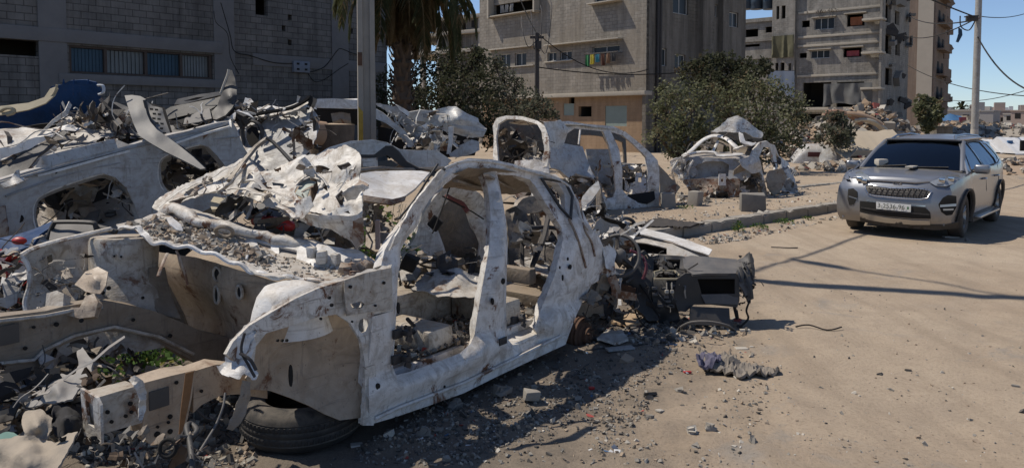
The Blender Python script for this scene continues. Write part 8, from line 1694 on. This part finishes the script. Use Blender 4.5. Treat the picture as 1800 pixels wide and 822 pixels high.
# ================================================================ stones, litter and rubble
from mathutils.bvhtree import BVHTree
GR_M = [dusty('pebble_grey', (.22, .205, .18), .2, .95, s=20), dusty('pebble_pale', (.42, .39, .34), .2, .95, s=20), dusty('pebble_tan', (.28, .215, .155), .2, .95, s=20), dusty('pebble_dark', (.06, .056, .052), .2, .95, s=20), plain('litter_red', (.30, .05, .04), .7), plain('litter_white', (.5, .5, .5), .7), plain('litter_blue', (.07, .12, .2), .7)]
def chips(name, label, regs, seed, hit=None, wts=(6, 3, 5, 3, .12, .35, .12), kind='stuff', M=None):
    """regs = [(pixel polygon, count, smallest, largest size in m)]"""
    rd = random.Random(seed); mb = MB()
    for poly, n, s0, s1 in regs:
        xs_ = [p[0] for p in poly]; ys_ = [p[1] for p in poly]; k = 0; tries = 0
        while k < n and tries < n * 12:
            tries += 1; x = rd.uniform(min(xs_), max(xs_)); y = rd.uniform(min(ys_), max(ys_))
            if not inside((x, y), poly): continue
            if hit: 
                p = hit(x, y)
                if p is None: continue
            else:
                p = gnd(x, y); p.z = gz(p.x, p.y)
                if noise.noise(Vector((p.x * 1.4, p.y * 1.4, seed))) + rd.uniform(-.5, .5) < -.12: continue
            s = s0 + (s1 - s0) * rd.random() ** 3.5; m = rd.choices(range(7), wts)[0]
            if m > 3: s = min(s, .03) * 1.2
            chunk(mb, p + Vector((0, 0, s * .12)), s, rd, m, .8 if m < 4 else .15); k += 1
    o = mb.build(name, GR_M, None, 0, M=M); o['label'] = label; o['category'] = 'gravel'; o['kind'] = kind; return o
PA = [(560, 822), (660, 770), (760, 715), (870, 665), (990, 605), (1060, 560), (1180, 560), (1210, 600), (1160, 700), (1060, 822)]
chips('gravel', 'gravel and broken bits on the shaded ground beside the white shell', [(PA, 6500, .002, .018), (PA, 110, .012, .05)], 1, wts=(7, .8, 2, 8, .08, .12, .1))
chips('gravel', 'sparse pebbles and litter on the sandy road', [([(1120, 560), (1340, 560), (1360, 680), (1300, 822), (1000, 822)], 1100, .003, .02), ([(1050, 822), (1200, 560), (1400, 400), (1800, 380), (1800, 822)], 900, .003, .012), ([(1150, 470), (1700, 420), (1800, 500), (1800, 822), (1300, 822)], 70, .01, .025)], 2)
chips('gravel', 'broken bits on the ground around the front rail', [([(150, 822), (150, 700), (250, 640), (430, 700), (450, 822)], 2400, .004, .04), ([(0, 822), (0, 640), (200, 600), (420, 640), (430, 740)], 800, .01, .08)], 3, wts=(6, 2, 4, 7, .2, .3, .2))
chips('gravel', 'pale rubble and litter on the bank between the wrecks and the kerb', [([(1090, 400), (1100, 375), (1190, 345), (1430, 335), (1490, 350), (1480, 372), (1200, 412)], 1100, .008, .04), ([(1190, 372), (1195, 350), (1260, 345), (1250, 368)], 160, .02, .09), ([(1200, 422), (1480, 378), (1488, 384), (1260, 430)], 500, .008, .05)], 4, wts=(5, 6, 4, 2, .5, .5, .2))
chips('gravel', 'litter under the torn-out dashboard', [([(1040, 590), (1100, 545), (1300, 560), (1320, 585), (1200, 610)], 700, .006, .05)], 5, wts=(4, 4, 4, 5, .6, .5, .4))
mt = tray.data; tb = BVHTree.FromPolygons([MF.M @ v.co for v in mt.vertices], [tuple(p.vertices) for p in mt.polygons])
def hit_tray(x, y):
    r = ray(x, y).normalized(); h = tb.ray_cast(CAM, r); return h[0]
def hit_floor(x, y):
    q = MF.on(x, y, 'c', .335); return MF.W(*q) if -1.5 < q[1] < -.22 and -.1 < q[0] < 2.8 else None
chips('rubble_on_tray', 'rubble and plaster bits heaped on the cowl of the white shell', [([(214, 400), (245, 386), (300, 372), (360, 398), (420, 412), (480, 440), (560, 470), (570, 496), (490, 484), (420, 460), (340, 434), (270, 424)], 900, .003, .016), ([(220, 400), (260, 386), (310, 385), (400, 415), (480, 452), (470, 470), (400, 448), (300, 424)], 1500, .004, .034), ([(560, 470), (640, 462), (670, 474), (600, 492)], 200, .005, .02)], 6, hit_tray, wts=(4, 5, 7, .8, .1, .1, .05), M=MF.M)
# single pieces one could pick up
def bit(name, label, cat, x, y, s, m, rz=0, tilt=0, kind='slab', z=0, sd=1):
    p = gnd(x, y); p.z = gz(p.x, p.y) + z; rd = random.Random(sd + int(x)); mb = MB(); Rm = Matrix.Rotation(rz, 4, 'Z') @ Matrix.Rotation(tilt, 4, 'Y')
    if kind == 'slab': mb.box(p + Vector((0, 0, s[2])), s, Rm, bev=min(s) * .3, jit=min(s) * .35, rnd=rd)
    elif kind == 'rod': mb.tube(catmull([p + Rm.to_3x3() @ Vector((t * s[0], rd.uniform(-1, 1) * s[1], s[2] + abs(rd.uniform(0, 1)) * s[1] * .5)) for t in (-1, -.4, .3, 1)], 4), s[2], 5)
    elif kind == 'rock':
        for k in range(3): chunk(mb, p + Vector((rd.uniform(-.2, .2) * s[0], rd.uniform(-.2, .2) * s[0], s[0] * .3)), s[0], rd)
    return tag(mb.build(name, m, None, 30, M=Matrix.Translation(p)), label, cat)
B = bit
GD = lambda pts, dz=.05: [(x, y, 1300 * (CH - dz) / (y - 213)) for x, y, *_ in pts]
B('concrete_lump', 'grey concrete lump in the shade below the sill of the white shell', 'concrete lump', 935, 712, (.055, .04, .035), CONC, .4, .2)
B('concrete_lump', 'rounded concrete lump beside the sill, left of the grey lump', 'concrete lump', 880, 700, (.06,), CONCD, kind='rock'); B('concrete_lump', 'broken lump in the shade under the front of the sill', 'concrete lump', 800, 720, (.05,), CONCD, kind='rock')
B('concrete_lump', 'lump in the dark right of the tyre', 'concrete lump', 745, 770, (.045,), CONCD, kind='rock')
B('white_tile_piece', 'small white tile piece on the dark ground right of the tyre', 'tile piece', 627, 783, (.035, .025, .006), CONCL, .3)
B('white_tile_piece', 'white tile piece in the sun beyond the wreck shadow', 'tile piece', 1160, 725, (.03, .018, .006), CONCL, .8, .2)
B('crumpled_paper', 'crumpled pale packaging on the sand at the bottom, near three bits of litter', 'packaging', 1218, 765, (.035,), CONCL, kind='rock', sd=3); B('crumpled_paper', 'crumpled packaging right of the pale one at the bottom', 'packaging', 1248, 758, (.03,), CONC, kind='rock', sd=4)
B('stone', 'dark small stone at the bottom of the road', 'stone', 1324, 780, (.028,), CONCD, kind='rock', sd=9); B('stone', 'grey stone below the crumpled packaging', 'stone', 1222, 795, (.022,), CONC, kind='rock', sd=10)
B('stone', 'grey stone right of the wreck shadow edge', 'stone', 1195, 692, (.03,), CONC, kind='rock', sd=11); B('stone', 'dark stone at the edge of the wreck shadow', 'stone', 1143, 738, (.028,), CONCD, kind='rock', sd=12)
B('stone', 'pale stone beside the number-plated car, front left wheel', 'stone', 1412, 392, (.05,), CONCL, kind='rock', sd=13); B('stone', 'white stone at the foot of the block under the burnt wreck', 'stone', 1342, 388, (.11,), CONCL, kind='rock', sd=15)
B('red_scrap', 'small red scrap in the sunny patch inside the wreck shadow', 'litter', 1040, 684, (.018, .012, .008), REDP, .3); B('red_scrap', 'faded red scrap on the sand below the grey cloth', 'litter', 1208, 655, (.03, .014, .006), REDP, .1)
B('thin_stick', 'thin metal rod lying behind the rear drum', 'rod', 1075, 610, (.30, .01, .006), IRON, .3, kind='rod'); B('thin_stick', 'stick lying in the shade in front of the drum', 'stick', 1020, 655, (.16, .02, .006), IRON, 1.1, kind='rod'); B('thin_stick', 'dark twisted strip on the road right of the dashboard shadow', 'strip', 1440, 580, (.20, .05, .007), HOLE, -.1, kind='rod')
B('thin_stick', 'short twig on the road behind the pole shadow', 'stick', 1380, 435, (.2, .03, .008), IRON, .0, kind='rod'); B('thin_stick', 'black rod in front of the dashboard lid', 'rod', 1245, 592, (.14, .01, .008), IRON, -.9, kind='rod')
B('plastic_strip', 'dark plastic trim strip lying in the shade near the drum', 'trim strip', 1060, 598, (.16, .03, .01), PLAST, .2, .1); B('plastic_strip', 'grey plastic strip lying at the edge of the wreck shadow', 'trim strip', 1150, 598, (.10, .025, .01), PLASTG, -.4); B('plastic_strip', 'pale flat plate on the shaded ground near the drum', 'plate', 1090, 615, (.12, .04, .008), W_GREY, .3)
B('plastic_strip', 'pale flat card on the sand above the grey cloth', 'card', 1303, 612, (.05, .03, .004), CONCL, .1); B('dark_clump', 'brown clump on the road right of the pole shadow crossing', 'clump', 1700, 310 + 115, (.04,), CONCD, kind='rock', sd=20)
B('white_wrapper', 'white wrapper at the foot of the near front wheel', 'wrapper', 1672, 418, (.13, .03, .012), CONCL, .1, .05)
for i, (x, y, w_, lb) in enumerate(((1075, 590, .10, 'pale crumpled part lying beside the drum, in front of the tail'), (1065, 545, .16, 'folded grey slats lying behind the drum'), (1100, 560, .12, 'tan cardboard-like sheet on the ground under the steering wheel'))):
    o = sheet('crumpled_part', GD([(x - 25, y + 4, 5.95 + i * .3), (x - 8, y - 12, 6.1 + i * .3), (x + 20, y - 9, 6.1 + i * .3), (x + 30, y + 5, 5.95 + i * .3), (x + 5, y + 12, 5.85 + i * .3)], .07), (W_BURN, W_GREY, dusty('cardboard', (.36, .25, .15), .3, .9))[i], None, (), (), 5, .02, .03, 7, 400 + i, rag=1, M=Matrix.Translation(gnd(x, y + 10))); tag(o, lb, 'scrap')
puff = lambda v, p: p + Vector((0, 0, abs(noise.noise(p * 7)) * .14 + abs(noise.noise(p * 19)) * .05 - .03))
rg1 = sheet('rag', GD([(1224, 634, 5.95), (1232, 620, 6.05), (1262, 622, 6.1), (1284, 620, 6.1), (1300, 634, 6.0), (1330, 636, 5.98), (1352, 642, 5.92), (1371, 650, 5.78), (1350, 656, 5.72), (1322, 656, 5.7), (1300, 664, 5.62), (1290, 658, 5.68), (1262, 650, 5.78), (1238, 646, 5.84)]), dusty('grey_brown_cloth', (.17, .15, .13), .3, .95, s=9, bmp=.7), None, (), GD([(1270, 636, 5.78), (1320, 646, 5.72)], .10), 3.5, .02, .03, 9, 405, rag=1, fn=puff, M=Matrix.Translation(gnd(1295, 650))); tag(rg1, 'dirty grey cloth with a purple part lying on the sand in front of the dashboard', 'cloth')
o = sheet('purple_cloth', GD([(1224, 634, 5.88), (1236, 622, 5.95), (1262, 624, 5.95), (1268, 634, 5.85), (1252, 642, 5.8), (1234, 642, 5.82)], .09), plain('purple_cloth', (.085, .08, .12), .9, 0, .7, 30), None, (), (), 2.5, .02, .03, 12, 406, rag=1, fn=puff, M=Matrix.Translation(gnd(1240, 640))); tag(o, 'small purple patterned cloth bunched at the left end of the grey cloth', 'cloth')
# green and dark litter on the bank
o = sheet('dark_rag', GD([(1120, 392, 13.2), (1160, 382, 13.8), (1200, 388, 13.6), (1240, 392, 13.4), (1200, 398, 13.1), (1150, 398, 13.0)], .2), plain('burnt_rag', (.04, .034, .03), .95, 0, .6, 9), None, (), (), 4, .03, .05, 7, 407, rag=1.5, M=Matrix.Translation(gnd(1180, 392))); tag(o, 'dark burnt rag spread on the bank between the SUV shell and the kerb', 'rag')
chips('rubble_on_floor', 'plaster and burnt bits strewn over the floor inside the white shell', [([(700, 480), (1000, 450), (1010, 600), (700, 665)], 1500, .006, .04)], 7, hit_floor, wts=(6, 4, 4, 4, .5, .3, .1), M=MF.M)
# ================================================================ torn strips, wires and flakes that fill the wrecks
def scrap(par, poly, Y0, Y1, n, size, mats, seed, name='torn_scrap', wires=.25, slope=0):
    """slope: how much deeper per pixel to the right"""
    rd = random.Random(seed); mb = MB(); xs_ = [p[0] for p in poly]; ys_ = [p[1] for p in poly]; k = 0; t = 0
    while k < n and t < n * 20:
        t += 1; x = rd.uniform(min(xs_), max(xs_)); y = rd.uniform(min(ys_), max(ys_))
        if not inside((x, y), poly): continue
        p = at(x, y, rd.uniform(Y0, Y1) + slope * (x - min(xs_))); L = size * rd.choice((.3, .5, .7, 1, 1.6)); d = Vector((rd.gauss(0, 1), rd.gauss(0, .7), rd.gauss(0, .5))).normalized(); k += 1
        m = rd.randrange(len(mats))
        if rd.random() < wires:
            P = [p]; 
            for i in range(4): d = (d + Vector((rd.gauss(0, .5), rd.gauss(0, .3), rd.gauss(-.1, .5)))).normalized(); P.append(P[-1] + d * L * .35)
            mb.tube(catmull(P, 3), size * .022, 4, m=m)
        elif rd.random() < .45:
            P = [p]; 
            for i in range(rd.randint(2, 4)): d = (d + Vector((rd.gauss(0, .45), rd.gauss(0, .3), rd.gauss(0, .4)))).normalized(); P.append(P[-1] + d * L * .35)
            w0 = size * rd.uniform(.05, .14); mb.tube(P, [w0 * rd.uniform(.5, 1.2) for _ in P], 4, m=m, flat=.12, up=(rd.gauss(0, 1), rd.gauss(0, 1), rd.gauss(0, 1)))
        else:       # a torn, folded flake
            u_ = d; v_ = u_.cross(Vector((rd.gauss(0, 1), rd.gauss(0, 1), rd.gauss(0, 1)))).normalized(); nn = u_.cross(v_); q = []; K = 3
            for i in range(K + 1):
                for j in range(K + 1): q.append(p + u_ * (i / K - .5 + rd.uniform(-.12, .12)) * L * .8 + v_ * (j / K - .5 + rd.uniform(-.12, .12)) * L * .5 + nn * rd.uniform(-.13, .13) * L)
            f = []
            for i in range(K):
                for j in range(K):
                    if rd.random() < .12: continue
                    a = i * (K + 1) + j; f.append((a, a + K + 1, a + K + 2, a + 1))
            q2 = [c + nn * .006 for c in q]; kk = len(q); mb.add(q + q2, f + [tuple(i_ + kk for i_ in reversed(g_)) for g_ in f], m)
    return mb.build(name, mats, par, 20, kind='stuff')
MX = [W_BURN, W_GREY, CHAR_SHADE, W_CLEAN, W_RUSTY, IRON]; MD = [CHAR_SHADE, IRON, W_TAN, PLAST, W_GREY]; ML = [W_CLEAN, W_BURN, W_SILV, W_GREY, CHAR_SHADE]
scrap(sc1, [(105, 205), (175, 195), (235, 200), (250, 235), (180, 250), (110, 235)], 7.2, 8.0, 110, .28, MX, 1)
scrap(sc1, [(290, 215), (420, 180), (470, 190), (410, 212), (330, 235)], 7.4, 8.2, 70, .22, MX, 2)
scrap(hpL, [(-10, 240), (100, 225), (100, 250), (20, 300), (-10, 310)], 6.4, 6.9, 22, .30, MX, 3)
scrap(oc, [(70, 350), (130, 320), (200, 312), (235, 360), (240, 410), (80, 410)], 6.5, 7.2, 60, .26, MD, 4)
scrap(oc, [(285, 290), (340, 265), (395, 300), (300, 330)], 7.5, 8.0, 40, .22, MD, 5)
scrap(tg, [(400, 205), (545, 180), (550, 195), (440, 215)], 8.2, 8.6, 50, .18, ML, 6)
scrap(tg, [(515, 225), (560, 205), (560, 290), (500, 310)], 7.8, 8.1, 40, .2, MX, 7)
scrap(wp, [(665, 190), (720, 215), (780, 250), (770, 275), (700, 250)], 9.3, 9.8, 60, .22, ML, 8)
scrap(wp, [(715, 200), (800, 200), (850, 240), (790, 260), (730, 240)], 9.4, 9.9, 30, .22, ML, 9)
scrap(mwk, [(372, 350), (430, 345), (500, 375), (600, 400), (640, 440), (560, 425), (440, 405), (380, 385)], 5.0, 5.6, 90, .16, MD + [W_BURN], 10)
scrap(mwk, [(330, 330), (430, 290), (520, 290), (620, 270), (630, 340), (540, 370), (430, 345), (330, 350)], 4.8, 5.15, 34, .10, [W_BURN, W_BURN, W_TAN, W_RUSTY], 11, wires=.1, slope=-.0006)
scrap(mwk, [(905, 400), (985, 420), (985, 510), (905, 560)], 6.4, 7.4, 90, .20, MD + [W_BURN, W_CLEAN], 12)
scrap(mwk, [(715, 440), (850, 440), (850, 500), (715, 520)], 5.7, 6.4, 60, .18, MD + [W_BURN], 13)
scrap(mwk, [(55, 470), (150, 440), (170, 520), (120, 550), (60, 545)], 4.2, 4.45, 40, .10, [W_TAN, W_BAY, IRON, CONC], 14)
scrap(mwk, [(1030, 400), (1090, 400), (1110, 470), (1050, 480)], 6.4, 7.0, 60, .16, MX, 15)
scrap(mwk, [(1010, 500), (1085, 495), (1100, 560), (1040, 590), (1010, 560)], 6.1, 6.5, 40, .14, MD, 16)
scrap(hp, [(1020, 350), (1100, 380), (1110, 440), (1060, 440)], 7.4, 8.4, 80, .22, ML + [PLAST], 17)
scrap(hp, [(900, 340), (1010, 335), (1010, 400), (910, 410)], 8.4, 9.6, 70, .28, MX, 18)
scrap(suv, [(875, 230), (945, 225), (950, 285), (880, 285)], 13.8, 14.6, 50, .34, MD, 19)
scrap(suv, [(985, 300), (1050, 315), (1050, 365), (990, 370)], 13.4, 14.1, 60, .26, MX, 20)
scrap(suv, [(1030, 290), (1140, 290), (1140, 350), (1060, 350)], 15.2, 16.2, 60, .28, MX, 21)
scrap(br, [(1180, 280), (1215, 275), (1215, 330), (1190, 325)], Yr + .2, Yr + .5, 50, .2, ML, 22)
scrap(br, [(1215, 320), (1340, 310), (1340, 355), (1215, 350)], Yr - .2, Yr + .2, 80, .26, MD + [W_TAN], 23)
scrap(br, [(1225, 250), (1330, 240), (1335, 290), (1225, 280)], Yr + .6, Yr + 1.5, 40, .28, MD, 24)
scrap(br, [(1340, 260), (1400, 300), (1410, 355), (1350, 350)], Yr + .5, Yr + 1.1, 60, .25, MX, 25)
scrap(dsh, [(1085, 440), (1200, 450), (1200, 570), (1120, 570)], Yd, Yd + .3, 120, .10, [PLAST, HOLE, PLASTG, IRON, W_TAN], 26, wires=.45)
scrap(dsh, [(1298, 450), (1325, 445), (1325, 530), (1298, 535)], Yd, Yd + .25, 40, .08, [PLAST, PLASTG, HOLE], 27)
scrap(cs, [(-10, 440), (60, 430), (55, 560), (90, 640), (-10, 660)], 4.3, 4.9, 150, .16, MD + [W_PALE, REDP], 28, wires=.4)
scrap(cs, [(-10, 600), (200, 600), (300, 640), (150, 700), (-10, 700)], 3.9, 4.6, 120, .14, MD + [W_PALE], 29)
scrap(nr, [(640, 360), (700, 370), (700, 440), (645, 440)], 5.2, 5.6, 40, .14, MD, 30)
pr = thing('rag_and_wire_litter', 'tangle of rags, wire and plastic on the ground below the far front rail', 'litter', loc=gnd(120, 760))
MR = [plain('rag_black', (.02, .02, .022), .9, 0, .5, 9), SACK, CLOTHG, PLAST, W_TAN, plain('rag_brown', (.09, .06, .04), .9, 0, .5, 9)]
scrap(pr, [(-10, 640), (160, 640), (190, 700), (150, 780), (-10, 790)], 3.45, 3.9, 130, .15, MR, 31, wires=.3)
scrap(pr, [(100, 770), (340, 760), (420, 822), (80, 830)], 3.0, 3.2, 60, .07, MR, 32, wires=.4)
# separate pieces that one mesh held become parts of their own
def split_loose(o, name):
    me = o.data; n = len(me.vertices); par = list(range(n))
    def fd(a):
        while par[a] != a: par[a] = par[par[a]]; a = par[a]
        return a
    for e in me.edges:
        a, b = fd(e.vertices[0]), fd(e.vertices[1])
        if a != b: par[a] = b
    G = {}
    for p in me.polygons: G.setdefault(fd(p.vertices[0]), []).append(p)
    if len(G) < 2 or len(G) > 60: return
    for g_, ps in G.items():
        ids = sorted({v for p in ps for v in p.vertices}); mp = {v: i for i, v in enumerate(ids)}; m2 = bpy.data.meshes.new(name)
        m2.from_pydata([me.vertices[i].co for i in ids], [], [[mp[v] for v in p.vertices] for p in ps])
        for m in me.materials: m2.materials.append(m)
        m2.polygons.foreach_set('material_index', [p.material_index for p in ps]); m2.polygons.foreach_set('use_smooth', [p.use_smooth for p in ps]); m2.update(); m2.set_sharp_from_angle(angle=R(40))
        c = bpy.data.objects.new(name, m2); col.objects.link(c); c.parent = o.parent; MW[c.name] = MW[o.name]
    bpy.data.objects.remove(o)
SP = {'floor_slab': 'floor_slab', 'balcony_side_walls': 'balcony_side_wall', 'torn_balcony_remains': 'torn_balcony_piece', 'dangling_wires': 'dangling_wire', 'body_plugs': 'body_plug', 'broken_block_cavities': 'broken_block_cavity', 'concrete_beams': 'concrete_beam', 'stair_ribs': 'stair_rib', 'window_ledges': 'window_ledge', 'balcony_walls': 'balcony_wall', 'side_windows': 'side_window', 'door_gaps': 'door_gap', 'roof_bow': 'roof_bow', 'rail_holes': 'rail_hole', 'apron_holes': 'apron_hole', 'tower_holes': 'tower_hole', 'tower_bolt_bosses': 'bolt_boss', 'pressed_cups': 'pressed_cup', 'seats': 'seat', 'pale_knobs': 'knob', 'switch_blocks': 'switch_block', 'loose_cables': 'loose_cable', 'bent_rebar': 'bent_rebar', 'torn_spikes': 'torn_spike', 'fixing_ribs': 'fixing_rib', 'downpipe': 'downpipe', 'window': 'window', 'meter_window': 'meter_window', 'torn_wiring': 'torn_wire', 'loose_pipe': 'loose_pipe', 'wiring_loom': 'wiring_loom', 'bent_stay': 'bent_stay', 'torn_bracket': 'torn_bracket', 'torn_seam': 'torn_seam', 'body_crease': 'body_crease', 'lamp_lens': 'lamp_lens', 'spoke': 'spoke', 'rear_seat_mount': 'rear_seat_mount', 'inner_handle': 'inner_handle', 'slabs_and_columns': 'slab_or_column', 'room_interior': 'room_interior'}
for o in list(bpy.data.objects):
    b = o.name.split('.')[0]
    if o.type == 'MESH' and b in SP and o.parent is not None and not o.children: split_loose(o, SP[b])
